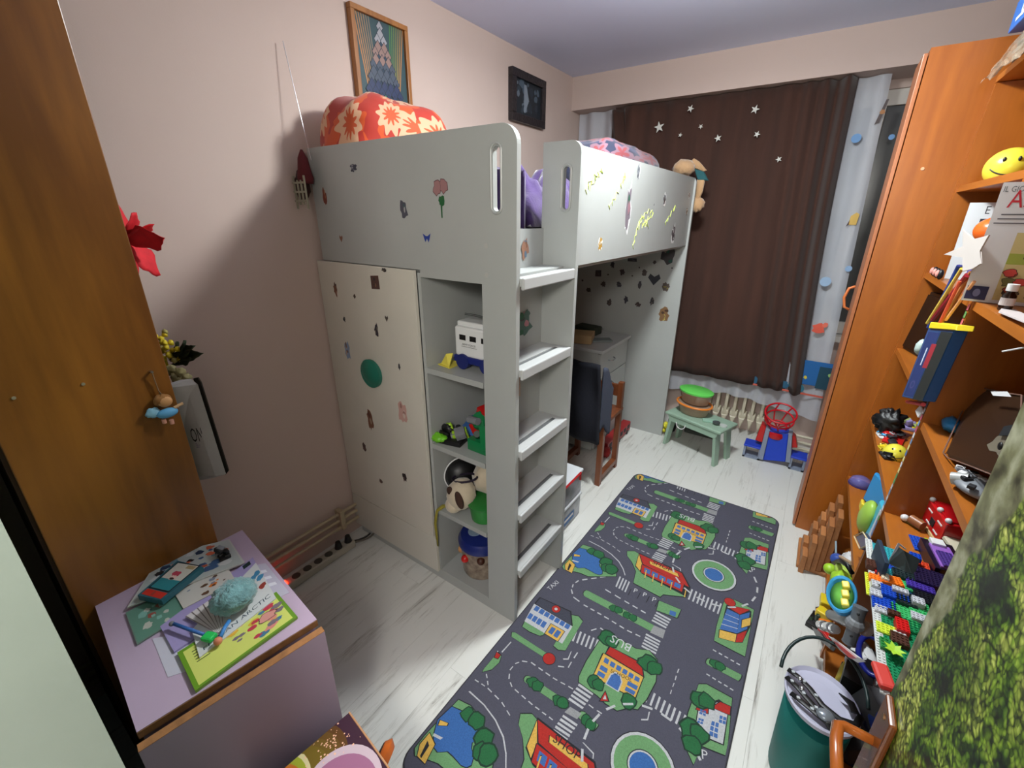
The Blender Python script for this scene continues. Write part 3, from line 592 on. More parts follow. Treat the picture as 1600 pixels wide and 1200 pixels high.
def drape(xa, xb, ya, z0, z1, mat, name, amp=.012, n=7, thick=.004, yb=None, ph=0):
    b = B()
    def f(u, v):
        y = ya+amp*math.sin(u*n*2*math.pi+ph)*(1-.4*v)+.4*amp*noise.noise(Vector((u*6, v*3, z0)))
        return Vector((xa+(xb-xa)*u, y+((yb or ya)-ya)*u, z0+(z1-z0)*v))
    b.grid(f, 10*n, 12); return b.done(name, mat, smooth=True, solid=thick)
jm = M((9, 12, 26), .95, bump=.3, bs=90)
jk = thing('navy_trousers', 'navy blue garment hanging over the chair under the bed', 'clothing', (.8, 1.05, .35))
b = B()
def gar(u, v):
    z = .33+.50*v; return Vector((.66+.235*u+.02*(1-v)*u, 1.04-.02*v+.010*math.sin(u*9)+.008*math.sin(v*7+u*4), z))
b.grid(gar, 24, 20); b.done('garment', jm, jk, smooth=True, solid=.02)
b = B(); b.grid(lambda u, v: Vector((.905+.03*u, 1.06+.08*u, .40+.40*v+.03*math.sin(u*5)-.10*u*v)), 16, 16); b.done('sleeve', M((58, 64, 80), .95, bump=.3, bs=90), jk, smooth=True, solid=.015)
rb = thing('red_toy_bus', 'long red toy vehicle box on the floor against the white chest', 'toy vehicle', (.76, 1.75, 0))
B().box((.735, 1.50, .012), (.80, 1.95, .085), bev=.006).done('body', M((150, 30, 34), .4), rb)
for i in range(6): B().box((.7995, 1.53+i*.07, .04), (.802, 1.57+i*.07, .07)).done('window', DARK, rb)
for i in range(3): B().cyl((.79, 1.56+.16*i, .018), (.804, 1.56+.16*i, .018), .018, n=14).done('wheel', BLACK, rb)
tag(B().sph((.80, 1.47, .035), (.035, .05, .035), jit=.3).done('red_ball', M((150, 22, 22), .6), smooth=True), 'dark red soft ball at the near end of the red vehicle', 'ball')
for i, (lab, z0, lidc, hc_) in enumerate((('clear storage box with blue label on the floor behind the ladder', 0.001, (200, 204, 208), None), ('clear storage box with red clip handle stacked on another box', .152, (206, 210, 214), (170, 26, 30)))):
    sb = thing('storage_box', lab, 'storage box', (.90, .66, z0))
    b = B(); b.box((.74, .52, z0), (.935, .80, z0+.13), bev=.01); b.done('box_body', M((186, 192, 200), .2, var=.3, vs=9, alpha=.75), sb)
    B().box((.735, .515, z0+.131), (.94, .805, z0+.148), bev=.005).done('lid', M(lidc, .3), sb)
    if hc_: B().tube([(.942, .56, z0+.10), (.948, .57, z0+.15), (.948, .75, z0+.15), (.942, .76, z0+.10)], .006, 8).done('clip_handle', M(hc_, .35), sb)
    else:
        k = Ink(plane_map((.9355, .60, z0+.03), EY, EZ)); k.rect(0, 0, .12, .05, (70, 110, 160)); k.rect(.01, .02, .11, .035, (220, 220, 220)); k.done('paper_label', sb)

# ================================================================ PICTURES on the left wall
def picture(label, q, depth, fw_, fm, inner, painter):
    (y0, z0), (y1, z1) = q; t = thing('framed_picture', label, 'picture', (.001, (y0+y1)/2, z0))
    b = B()
    for a, c in (((.001, y0, z0), (depth, y1, z0+fw_)), ((.001, y0, z1-fw_), (depth, y1, z1)), ((.001, y0, z0+fw_), (depth, y0+fw_, z1-fw_)), ((.001, y1-fw_, z0+fw_), (depth, y1, z1-fw_))): b.box(a, c, bev=.002)
    b.done('frame', fm, t)
    B().box((.001, y0+fw_, z0+fw_), (depth*.5, y1-fw_, z1-fw_)).done('backing', M(inner, .7), t)
    W, Hh = y1-y0-2*fw_, z1-z0-2*fw_
    k = Ink(plane_map((depth*.5, y0+fw_, z0+fw_), EY, EZ)); painter(k, W, Hh); k.done('artwork', t, print_mat(.5)); return t
def art1(k, W, Hh):
    k.rect(0, 0, W, Hh, (44, 70, 76))
    for i in range(14):
        t = i/13; k.poly([(W*(.0+.5*t*.6), Hh), (W*(.02+.5*t*.6), Hh), (W*(.22+.2*t), 0), (W*(.20+.2*t), 0)], (120+int(60*(1-t)), 120-int(10*t), 60+i*3)) if i % 2 == 0 else None
        k.poly([(W*(1-.5*t*.6), Hh), (W*(.98-.5*t*.6), Hh), (W*(.78-.2*t), 0), (W*(.80-.2*t), 0)], (60+int(110*(1-t)), 120, 64)) if i % 2 == 0 else None
    k.poly([(W*.18, 0), (W*.34, Hh*.5), (W*.5, Hh*.97), (W*.64, Hh*.5), (W*.84, 0)], (38, 58, 78))
    for r in range(12):
        n = 1+r//2; yy = Hh*(.93-.075*r)
        for j in range(n):
            cx = W*(.5+(j-(n-1)/2)*.13); s = W*.075
            c_ = (150, 150, 156) if r < 3 else ((140, 112, 104) if r < 6 else ((66, 76, 92) if r < 9 else (36, 48, 84)))
            k.poly([(cx, yy-s*1.3), (cx+s, yy), (cx, yy+s*1.3), (cx-s, yy)], (24, 34, 50)); k.poly([(cx, yy-s*1.1), (cx+s*.85, yy), (cx, yy+s*1.1), (cx-s*.85, yy)], c_)
    k.poly([(W*.38, 0), (W*.5, Hh*.16), (W*.62, 0)], (60, 150, 120))
    for i in range(18): k.disc((W*(.05+.05*i), Hh*.02), .002, (190, 200, 190), 6)
picture('wooden framed blue and green geometric string art on left wall', ((.278, 2.035), (.582, 2.402)), .028, .02, wood_mat((164, 108, 52), (130, 80, 36), 'z', 3), (60, 84, 90), art1)
def art2(k, W, Hh):
    k.rect(0, 0, W, Hh, (26, 34, 42)); rnd = random.Random(4)
    for i in range(26): k.blob((W*rnd.uniform(.1, .9), Hh*rnd.uniform(.05, .95)), W*rnd.uniform(.03, .1), rnd.choice([(70, 84, 98), (44, 56, 66), (90, 100, 112), (34, 44, 54)]), rnd)
    for i in range(8): k.poly([(W*(.35+.02*i), Hh*(.1+.05*i)), (W*(.40+.02*i), Hh*(.1+.05*i)), (W*(.36+.01*i), Hh*.9), (W*(.34+.01*i), Hh*.9)], (120, 130, 142))
picture('dark ornate framed blue-grey waterfall picture further along left wall', ((1.40, 2.16), (1.79, 2.44)), .035, .045, M((44, 38, 42), .4, var=.5, vs=60, bump=.6, bs=60), (30, 36, 44), art2)

# ================================================================ CURTAINS
VEL = M((70, 42, 32), .95, var=.22, vs=9, sheen=.12, stretch=(1, 1, .1))
cu = thing('velvet_curtain', 'brown velvet curtain with star stickers in front of the window', 'curtain', (1.1, 2.27, .45))
b = B()
def cf(u, v):
    z = .455+1.885*v; xx = .33+(1.755-.33+.10*(1-v))*u
    fold = .010*math.sin(u*56)+.012*noise.noise(Vector((u*9, v*.8, 1)))
    k = max(0, (u-.76)/.24); fold += k*(.045*math.sin(u*95+v*.6)+.02*noise.noise(Vector((u*20, v, 3))))
    return Vector((xx-.02*k*math.sin(v*3), 2.285+fold, z))
b.grid(cf, 220, 24); b.done('curtain_cloth', VEL, cu, smooth=True, solid=.003)
b = B(); b.grid(lambda u, v: Vector((.31+.12*u, 2.262+.03*math.sin(u*8+v*3), 2.06+.26*v)), 14, 8); b.done('gathered_corner', VEL, cu, smooth=True, solid=.003)
STAR = M((196, 196, 190), .6)
for (p, r) in (((0.673,2.255,2.182), .030), ((0.87,2.255,2.272), .019), ((0.824,2.255,2.122), .012), ((0.951,2.255,2.161), .013), ((1.069,2.255,2.084), .019), ((1.261,2.255,2.226), .021), ((1.296,2.255,2.088), .016), ((1.443,2.255,1.94), .015)):
    a0 = .3+p[0]*3; pts = [(p[0]+(r*1.25 if i % 2 == 0 else r*.48)*math.sin(a0+math.pi*i/5), 2.252, p[2]+(r*1.25 if i % 2 == 0 else r*.48)*math.cos(a0+math.pi*i/5)) for i in range(10)]
    B().prism(pts, (0, .001, 0)).done('star_sticker', STAR, cu)
SHR = bpy.data.materials.new('sheer_voile'); SHR.use_nodes = True; N = SHR.node_tree.nodes; L = SHR.node_tree.links
pb = N['Principled BSDF']; pb.inputs['Base Color'].default_value = lin((226, 230, 240)); pb.inputs['Roughness'].default_value = .8
tr = N.new('ShaderNodeBsdfTransparent'); mx = N.new('ShaderNodeMixShader'); mx.inputs[0].default_value = .66; tl = N.new('ShaderNodeBsdfTranslucent'); tl.inputs[0].default_value = lin((220, 224, 236))
m2 = N.new('ShaderNodeMixShader'); m2.inputs[0].default_value = .3; L.new(pb.outputs[0], m2.inputs[1]); L.new(tl.outputs[0], m2.inputs[2])
L.new(tr.outputs[0], mx.inputs[1]); L.new(m2.outputs[0], mx.inputs[2]); L.new(mx.outputs[0], N['Material Output'].inputs[0])
sh = thing('sheer_curtain', 'white sheer curtain with printed sea and balloon pictures behind the velvet curtain', 'curtain', (1.0, 2.34, .29))
b = B()
def sf(u, v):
    xr = 1.90+.09*(1-v); x_ = .012+(xr-.012)*u; z = .30+2.04*v+(.03*math.sin(u*11)+.10*max(0, .5-u))*(1-v)**6
    return Vector((x_, 2.335+.018*math.sin(u*75)+.012*noise.noise(Vector((u*14, v*1.2, 5))), z))
b.grid(sf, 260, 20); b.done('voile_cloth', SHR, sh, smooth=True)
_PF = lambda a, c, kk: Vector((a, 2.308-.0003*kk, c))
def nk(): return Ink(_PF)
def dk(k, nm): k.done(nm, sh, print_mat(.8))
for (p, r, c_) in (((1.81,2.308,2.033), .024, (110,150,196)), ((1.97,2.308,2.027), .014, (110,150,196)), ((1.936,2.308,1.31), .018, (140,170,205)), ((1.836,2.308,1.223), .03, (150,176,205))):
    k = nk(); k.disc((p[0], p[2]), r, c_); dk(k, 'printed_balloon')
k = nk()
p = (1.897,2.308,1.595); k.poly([(p[0]-.022, p[2]-.03), (p[0]+.018, p[2]-.03), (p[0]+.022, p[2]+.03), (p[0]+.006, p[2]+.04), (p[0]-.018, p[2]+.02)], (206, 170, 90)); k.poly([(p[0]-.03, p[2]-.04), (p[0]-.018, p[2]-.03), (p[0]-.018, p[2]+.0)], (60, 40, 50))
dk(k, 'printed_parrot'); k = nk()
p = (1.897,2.308,2.155); k.poly([(p[0]-.02, p[2]-.06), (p[0]+.0, p[2]-.05), (p[0]+.018, p[2]+.06), (p[0]+.006, p[2]+.06)], (90, 80, 80)); k.blob((p[0]+.002, p[2]), .014, (170, 120, 80))
dk(k, 'printed_figure'); k = nk()
p = (1.863,2.308,0.918); k.blob((p[0], p[2]), .038, (214, 90, 70)); k.blob((p[0]+.03, p[2]+.03), .018, (220, 110, 90))
dk(k, 'printed_octopus'); k = nk()
x0_ = 1.03; cs = [(36, 84, 96), (50, 110, 130), (60, 120, 90), (40, 90, 120)]
for i in range(18): k.blob((x0_+i*.048, .50+.012*math.sin(i*2.1)), .026, cs[i % 4], ry=.032)
k.rect(1.01, .452, 1.985, .466, (196, 92, 74))
dk(k, 'printed_border'); k = nk()
a_ = (1.829,2.308,0.698); c_ = (2.021,2.308,0.527); k.rect(a_[0], c_[2], c_[0], a_[2], (30, 96, 160)); k.rect((a_[0]+c_[0])/2, c_[2]-.015, c_[0], a_[2]-.03, (24, 66, 84)); k.blob((a_[0]+.03, c_[2]+.05), .012, (210, 190, 70)); k.blob((c_[0]-.03, c_[2]+.09), .014, (150, 190, 120))
dk(k, 'printed_sea_scene')

# ================================================================ RADIATOR with stool, toy hoop
rd = thing('radiator', 'cream cast-iron sectional radiator under the window', 'radiator', (1.4, 2.41, .05))
RC_ = M((206, 198, 176), .4)
for i in range(8):
    x_ = 1.21+.0625*i; b = B()
    b.box((x_-.012, 2.372, .10), (x_+.012, 2.462, .60), bev=.008)
    b.prism([(x_-.022, 2.365, .145), (x_+.022, 2.365, .145), (x_, 2.365, .06)], (0, .10, 0), bev=.005)
    b.box((x_-.027, 2.375, .14), (x_+.027, 2.46, .185), bev=.008); b.box((x_-.027, 2.375, .55), (x_+.027, 2.46, .60), bev=.008)
    b.done('radiator_section', RC_, rd, smooth=40)
for i, (z_, y_) in enumerate(((.10, 2.40), (.065, 2.37), (.03, 2.34))):
    tag(B().cyl((1.70, y_, z_), (2.44, y_, z_), .010, n=12).done('floor_pipe', RC_, smooth=40), ['topmost', 'middle', 'lowest'][i]+' of the cream pipes right of the radiator', 'pipe')
SG = M((150, 178, 158), .5, var=.05, vs=10)
st = thing('wooden_stool', 'pale green painted wooden stool in front of the radiator', 'stool', (1.25, 2.08, 0))
ST = [Vector((1.068,1.887,0.27)), Vector((1.469,1.756,0.27)), Vector((1.478,2.177,0.27)), Vector((1.028,2.412,0.27))]
# top board with board legs
A0, A1, A2, A3 = [Vector((v.x, v.y, .27)) for v in ST]
# regular rectangle from the measured front edge
ux = (A1-A0).normalized(); wy = Vector((-ux.y, ux.x, 0)); Ls = (A1-A0).length; Ws = .23
def SP(a, c, z): return A0+ux*a+wy*c+Vector((0, 0, z-.27))
B().prism([SP(0, 0, .247), SP(Ls, 0, .247), SP(Ls, Ws, .247), SP(0, Ws, .247)], (0, 0, .023), bev=.006).done('stool_top', SG, st)
for c_ in (.008, Ws-.022): B().prism([SP(.02, c_, .247), SP(Ls-.02, c_, .247), SP(Ls-.035, c_, .205), SP(.035, c_, .205)], wy*.014).done('apron', SG, st)
for a_, s_ in ((.035, -1), (Ls-.055, 1)):
    for c0, c1 in ((.01, .08), (Ws-.08, Ws-.01)):
        B().prism([SP(a_, c0, .246), SP(a_, c1, .246), SP(a_+s_*.03, c1-(.02 if c0 < .1 else 0), 0), SP(a_+s_*.03, c0+(0 if c0 < .1 else .02), 0)], ux*.02).done('leg', SG, st)
bc = SP(.14, .13, .27)
def bin_(label, z, lidcol, rimcol, sc=1.0):
    t = thing('food_container', label, 'container', (bc.x, bc.y, z)); mt = Matrix.Rotation(math.atan2(ux.y, ux.x), 3, 'Z')
    B().lathe([(.080*sc,0), (.088*sc,.006), (.105*sc,.075), (.108*sc,.077)], (bc.x, bc.y, z), 32, sx=1.15, sy=.85, mat=mt).done('container_body', M((176, 150, 128), .2, alpha=.8), t, smooth=40)
    if rimcol: B().tube([Vector((bc.x, bc.y, z+.076))+mt @ Vector((.125*sc*math.cos(q), .094*sc*math.sin(q), 0)) for q in [2*math.pi*i/36 for i in range(36)]], .008, 8, closed=True).done('rim', M(rimcol, .35), t, smooth=True)
    if lidcol: B().lathe([(.110*sc,0), (.112*sc,.012), (.10*sc,.018), (0,.02)], (bc.x, bc.y, z+.078), 32, sx=1.15, sy=.85, mat=mt).done('lid', M(lidcol, .35), t, smooth=40)
    return t
bin_('translucent plastic container with orange rim on the green stool', .271, None, (226, 130, 50))
bin_('translucent container with bright green lid stacked on the orange rimmed one', .358, (100, 205, 90), None, .95)
tag(B().tube([SP(.14+.035*math.cos(q), -.012, .22+.035*math.sin(q)) for q in [math.pi*.95+math.pi*1.1*i/12 for i in range(13)]], .003, 6).done('wire_loop', WHT, smooth=True), 'white wire loop hanging off the front of the green stool', 'wire')
tag(B().obox(SP(.29, .10, .275), (.10, .05, .008), .3, 0, .002).done('stool_card', M((150, 190, 170), .6)), 'pale green card lying on the right of the stool', 'card')
tag(B().cyl(SP(.34, .09, .2795), SP(.34, .09, .2895), .024, n=20).done('grey_disc', M((70, 76, 76), .5), smooth=40), 'dark grey round disc on the stool card', 'disc')
tag(B().cyl(SP(.385, .10, .271), SP(.385, .10, .281), .024, n=20).done('white_disc', M((190, 196, 192), .5), smooth=40), 'white round disc at the right end of the stool', 'disc')
tag(B().box((1.16, 2.17, .001), (1.40, 2.29, .13), bev=.01).done('dark_crate', M((70, 74, 70), .6)), 'dark grey crate on the floor under the green stool', 'crate')
tag(B().sph((1.043,2.05,0.08), (.018,.02,.03), jit=.5).sph((1.034,2.05,0.033), (.016,.016,.018), jit=.5).done('yellow_figure', M((214, 206, 50), .5), smooth=True), 'tiny yellow toy figure between the bed end and the stool', 'toy')
tag(B().sph((1.075, 2.13, .085), (.035,.035,.085), jit=.3).done('black_bag', BLACK, smooth=True), 'small black bundle behind the stool by the bed panel', 'bag')
# toy basketball stand
hp = thing('toy_hoop_stand', 'blue, red and grey plastic basketball toy with round red cage beside radiator', 'toy', (1.78, 2.10, 0))
GR2 = M((130, 140, 160), .4)
B().prism([(1.733,2.04,0.012), (1.863,2.04,0.042), (1.841,2.04,0.251), (1.732,2.04,0.247)], (0,.08,0), bev=.004).done('front_panel', M((10, 60, 190), .35), hp)
for q in ([(1186,718),(1193,719),(1203,673),(1197,670)], [(1226,722),(1233,723),(1239,680),(1232,677)]): pass
B().prism([(1.701,2.03,0.016), (1.733,2.03,0.017), (1.733,2.03,0.251), (1.707,2.03,0.263)], (0,.09,0), bev=.003).done('side_frame', GR2, hp)
B().prism([(1.863,2.03,0.047), (1.893,2.03,0.048), (1.863,2.03,0.253), (1.84,2.03,0.26)], (0,.09,0), bev=.003).done('side_frame', GR2, hp)
B().prism([(1.659,2.07,0.132), (1.705,2.07,0.126), (1.706,2.07,0.246), (1.675,2.07,0.267)], (0,.06,0), bev=.004).done('red_wing', RED, hp)
B().prism([(1.879,2.07,0.143), (1.91,2.07,0.153), (1.885,2.07,0.223), (1.856,2.07,0.242)], (0,.06,0), bev=.004).done('red_wing', RED, hp)
for q, qq in (((1.601,2.05,0.06), (1.711,2.05,0.035)), ((1.886,2.05,0.095), (1.975,2.05,0.126))):
    b = B(); xa, xb = q[0], qq[0]
    b.box((xa, 2.04, .0), (xa+.014, 2.14, .085)); b.box((xb-.014, 2.04, .0), (xb, 2.14, .085)); b.box((xa, 2.04, 0), (xb, 2.14, .012)); b.done('side_pocket', GR2, hp)
    B().box((xa-.003, 2.035, .085), (xb+.003, 2.145, .100), bev=.004).done('pocket_rim', M((20, 60, 190), .35), hp)
cc = Vector((1.771,2.09,0.32)); b = B(); RR = .092
tilt = Matrix.Rotation(math.radians(25), 3, 'X')
def ring(r, z): return [cc+tilt @ Vector((r*math.cos(q), r*math.sin(q), z)) for q in [2*math.pi*i/32 for i in range(32)]]
for r, z in ((RR, .06), (.085, .0), (.052, -.07)): b.tube(ring(r, z), .006, 8, closed=True)
for i in range(7):
    q = 2*math.pi*i/7; b.tube([cc+tilt @ Vector((r*math.cos(q+s), r*math.sin(q+s), z)) for r, z, s in ((RR, .06, 0), (.088, 0, .25), (.052, -.07, .45), (.01, -.085, .5))], .005, 6)
b.done('basket_cage', M((196, 20, 34), .3), hp, smooth=True)
b = B(); b.lathe([(.05,0), (.06,.02), (.055,.045), (.0,.05)], (cc.x, cc.y-.01, cc.z-.13), 24); b.done('cage_base', M((186, 20, 30), .3), hp, smooth=40)

# ================================================================ WARDROBE (right, by the window)
wd = thing('wardrobe', 'tall orange-brown wood wardrobe at the window end of right wall', 'wardrobe', (2.2, 1.7, 0))
B().box((1.968, 1.38, .0), (XR-.004, 1.60, 2.205)).done('carcass', ORANGE, wd)
wdd = B().box((1.951, 1.385, .012), (1.965, 1.595, 2.19), bev=.002).done('wardrobe_door', ORANGE_EDGE, wd)
hq = Vector((1.945,1.318,1.246)); b = B(); hy = 1.50; hz = hq.z
b.tube([(1.947, hy, hz-.055), (1.925, hy, hz-.045), (1.915, hy, hz), (1.925, hy, hz+.045), (1.947, hy, hz+.055)], .006, 8); b.done('door_handle', M((196, 110, 60), .4), wdd, smooth=True)
B().cyl((2.048, 1.3805, 1.79), (2.048, 1.377, 1.79), .006, n=10).done('screw_cap', M((220, 170, 130), .4), wd)

# ================================================================ SHELF UNIT
LEAN = .037
def fx(z): return 2.10+LEAN*z
def deep(p, off):   # the point seen at p on the shelf front, moved off metres into the shelf
    c = Vector(CAM[:3]); k_ = 2.10-c.x+LEAN*c.z
    return c+(Vector(p)-c)*(k_+off)/k_
su = thing('shelf_unit', 'orange-brown open shelf unit crammed with toys along right wall', 'shelf unit', (2.25, .3, 0))
def lean_box(b, x_off0, x1, y0, y1, z0, z1, mi=0):
    n0 = len(b.b.faces); v = [(fx(z0)+x_off0, y0, z0), (x1, y0, z0), (x1, y0, z1), (fx(z1)+x_off0, y0, z1)]
    b.prism(v, (0, y1-y0, 0), mi); return b
XB = XR-.012
YA, YD, YN = 1.355, .575, -.22
for nm, y0, y1 in (('side_panel', YA-.0, YA+.022), ('divider_panel', YD-.022, YD), ('side_panel', YN, YN+.02)):
    lean_box(B(), 0, XB, y0, y1, 0, 2.06).done(nm, ORANGE, su)
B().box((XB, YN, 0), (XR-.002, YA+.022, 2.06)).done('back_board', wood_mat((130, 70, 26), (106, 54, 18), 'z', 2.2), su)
lean_box(B(), 0, XB, YN, YA+.022, 2.062, 2.085).done('top_board', ORANGE_Y, su)
FARZ = [1.722, 1.396, 1.068, .735, .400, .055]; NEARZ = [1.722, 1.396, 1.030, .700, .055]
for z in FARZ: lean_box(B(), .004, XB, YD, YA, z-.022, z).done('shelf', ORANGE_Y, su)
for z in NEARZ: lean_box(B(), .004, XB, YN+.02, YD-.022, z-.022, z).done('shelf', ORANGE_Y, su)
k = Ink(plane_map((fx(.55)-.0006, YD-.001, .55), (0, -1, 0), Vector((LEAN, 0, 1)).normalized())); rnd = random.Random(2)
for i in range(40):
    z = i*.021; c_ = rnd.choice([(80, 120, 180), (220, 220, 225), (90, 150, 90), (190, 90, 110), (230, 220, 150), (120, 150, 190), (200, 200, 205)])
    k.poly([(.002, z), (.020, z+.002), (.019, z+.018), (.003, z+.019)], c_)
k.done('sticker_strip', su, print_mat(.4))

# ---- smile balls
def smile_ball(label, c, r, sq=1.0):
    c = Vector(c); t = thing('smile_ball', label, 'ball', (c.x, c.y, c.z-r*sq)); B().sph(c, (r, r, r*sq), nu=28, nv=18).done('ball', M((226, 216, 70), .25, coat=.4), t, smooth=True)
    d = (Vector(CAM[:3])-c).normalized()*1.0; rt = Vector((d.y, -d.x, 0)).normalized()*-1; upv = d.cross(rt) if d.cross(rt).z > 0 else -d.cross(rt)
    def on(a, e): q = (d*math.cos(a)*math.cos(e)+rt*math.sin(a)*math.cos(e)+upv*math.sin(e)).normalized(); return c+Vector((q.x*r, q.y*r, q.z*r*sq))*1.01
    B().tube([on(-.75+1.5*i/12, -.05-.30*(1-((i-6)/6)**2)) for i in range(13)], r*.03, 6).done('smile', BLACK, t)
    for a in (-.3, .3): B().sph(on(a, .42), (r*.07, r*.07, r*.12)).done('eye', BLACK, t, smooth=True)
    return t
smile_ball('yellow ball with a black smile on the top shelf by the wardrobe', (2.235,1.091,1.762), .062, .95)
smile_ball('smaller yellow smiling ball on the cluttered middle shelf', (2.178,0.934,0.747), .040, 1.05)
# ---- stuff on top
tb = [Vector(q) for q in ((2.136,1.317,2.05), (2.133,0.775,1.971), (2.137,0.932,2.085), (2.139,1.096,2.141))]
TZ = 2.086
bg = thing('plastic_bag', 'crumpled clear plastic bag hanging over the top edge of shelf unit', 'bag', (2.17, 1.05, TZ))
b = B(); b.grid(lambda u, v: Vector((2.118+.055*v+.012*noise.noise(Vector((u*9, v*7, 0)))+.03*(1-u)*(1-v), .74+.50*u, TZ-.045+.12*v+.02*noise.noise(Vector((u*7, v*8, 4))))), 26, 14)
b.done('bag_film', M((196, 180, 156), .15, alpha=.7, var=.5, vs=22), bg, smooth=True)
tag(B().box((2.185, .78, TZ+.002), (2.40, 1.28, TZ+.095), bev=.004).done('black_box', M((14, 16, 18), .4)), 'black box on top of the shelf unit wrapped by plastic bag', 'box')
bb = thing('blue_game_box', 'blue game box with white emblem stacked on top of the shelf unit', 'box', (2.3, .95, TZ+.162))
B().box((2.150, .80, TZ+.098), (2.40, 1.27, TZ+.185), bev=.003).done('box_body', M((36, 110, 200), .4), bb)
k = Ink(plane_map((2.1495, 1.26, TZ+.103), (0, -1, 0), EZ)); k.disc((.12, .04), .03, (230, 236, 240)); k.disc((.12, .045), .02, (120, 130, 150)); k.rect(.05, .012, .19, .022, (230, 236, 240)); k.done('printed_emblem', bb)
tag(B().sph((2.27, 1.08, TZ+.25), (.13, .19, .065), jit=.3).done('grey_cloth_bundle', M((190, 188, 184), .9), smooth=True), 'pale grey bundle on the very top of the blue game box', 'bundle')

# ---- shelf 1.396, far bay
Z = 1.397
tb = thing('white_hardback', 'white hardback with dark picture and letters E X standing by the wardrobe', 'book', (2.24, 1.2, Z))
P0 = Vector((2.178, 1.13, Z)); d1 = Vector((.19, -.05, 0))
def book(parent, P0, d1, h, th, cov, pages=(220, 216, 206), lean=Vector((0, 0, 0))):
    n = Vector((d1.y, -d1.x, 0)).normalized()*th; upv = Vector((0, 0, h))+lean
    B().prism([P0, P0+d1, P0+d1+upv, P0+upv], n*.12).prism([P0+n*.88, P0+d1+n*.88, P0+d1+upv+n*.88, P0+upv+n*.88], n*.12).prism([P0+n*.12, P0+n*.88, P0+n*.88+upv, P0+n*.12+upv], d1.normalized()*.003).done('cover', M(cov, .5), parent)
    B().prism([P0+n*.12+d1*.03+Vector((0,0,.003)), P0+n*.12+d1*.97+Vector((0,0,.003)), P0+n*.12+d1*.97+upv*.98, P0+n*.12+d1*.03+upv*.98], n*.76).done('pages', M(pages, .8), parent)
    return n
nn = book(tb, P0, d1, .26, -.022, (206, 212, 216))
f = quad_map(P0, P0+d1, P0+d1+Vector((0,0,.26)), P0+Vector((0,0,.26)))
k = Ink(f); k.text('E X', (.22, .86), (1, 0), .14, (60, 60, 66)); k.rect(.2, .45, .9, .80, (34, 34, 50)); k.blob((.5, .3), .18, (90, 90, 170)); k.done('cover_print', tb)
for i, (lab, c_) in enumerate((('pale grey tall book behind the white hardback', (168, 176, 172)), ('dark green tall book at the back of the upper shelf', (40, 56, 48)))):
    t = thing('tall_book', lab, 'book', (2.3, 1.15-.04*i, Z)); book(t, Vector((2.30, 1.20-.045*i, Z)), Vector((.14, 0, 0)), .285, -.03, c_)
tag(B().sph((2.235, 1.0, Z+.172), (.050, .050, .042), nu=24, nv=16).done('orange_ball', M((232, 104, 36), .25, coat=.4), smooth=True), 'shiny orange ball in front of the white hardback', 'ball')
tag(B().obox((2.245, 1.0, Z+.064), (.06, .06, .127), .2, 0, .004).done('small_box', M((88, 84, 150), .5)), 'purple box supporting the orange ball', 'box')
pf = thing('figure_pair', 'pair of tiny black and pink toy figures on the upper shelf edge', 'toy', (2.17, 1.22, Z))
for i in range(3):
    c = Vector((2.156, 1.19-.055*i, Z)); B().sph(c+Vector((0, 0, .018)), (.010, .014, .018)).done('figure_body', BLACK, pf, smooth=True); B().sph(c+Vector((-.008, 0, .02)), (.007, .009, .013)).done('belly', M((220, 150, 140), .6), pf, smooth=True)
# pencils and straps bundle against the divider
bd = thing('pen_bundle', 'bundle of coloured straps and pens leaning against the divider panel', 'stationery', (2.14,0.829,1.344))
for (p, q, c_, r) in (((2.127,0.85,1.275), (2.134,0.695,1.468), (232, 206, 90), .005), ((2.133,0.818,1.293), (2.139,0.634,1.456), (150, 30, 44), .008), ((2.138,0.734,1.299), (2.144,0.634,1.465), (190, 120, 70), .006), ((2.146,0.91,1.25), (2.154,0.838,1.466), (40, 60, 130), .008), ((2.118,0.645,1.304), (2.123,0.609,1.44), (210, 90, 60), .004), ((2.129,0.641,1.325), (2.134,0.525,1.45), (236, 170, 120), .004)):
    B().cyl(p, q, r, n=8).done('pen', M(c_, .4), bd, smooth=40)
# ---- comic book standing on near bay
cb = thing('comic_book', 'white comic album with red title and cartoon cover standing by divider', 'book', (2.151,0.645,1.383))
P0 = Vector((2.126, .548, 1.3975)); tpz = .292; d1 = Vector((.195, -.045, 0)); 
nn = book(cb, P0, d1, tpz, -.010, (208, 206, 206))
f = quad_map(P0, P0+d1, P0+d1+Vector((0,0,tpz)), P0+Vector((0,0,tpz))); k = Ink(f)
k.text('IL GIORNALE', (.02, .925), (1, 0), .065, (90, 96, 100)); k.text('As', (.10, .80), (1, 0), .20, (190, 30, 44))
for i, (w_, yy) in enumerate(((.34, .70), (.55, .665), (.5, .63))): k.rect(.08-.02*i, yy+.04, .08+w_*.6, yy+.050, (96, 92, 96))
k.rect(.28, .03, 1, .60, (196, 178, 120)); k.rect(.28, .34, 1, .43, (150, 160, 60)); rnd = random.Random(9)
for i in range(34): k.blob((rnd.uniform(.33, .97), rnd.uniform(.07, .56)), rnd.uniform(.03, .07), rnd.choice([(150, 60, 40), (60, 44, 36), (210, 170, 120), (190, 60, 50), (110, 110, 60), (230, 220, 200), (90, 70, 50)]), rnd, edge=(40, 30, 26), ry=rnd.uniform(.02, .045))
k.rect(.02, .02, .22, .14, (36, 34, 76)); k.disc((.12, .08), .035, (110, 110, 150)); k.done('cover_print', cb)
wst = thing('white_star', 'flat off-white star propped in front of the comic album', 'ornament', (2.107,0.51,1.53))
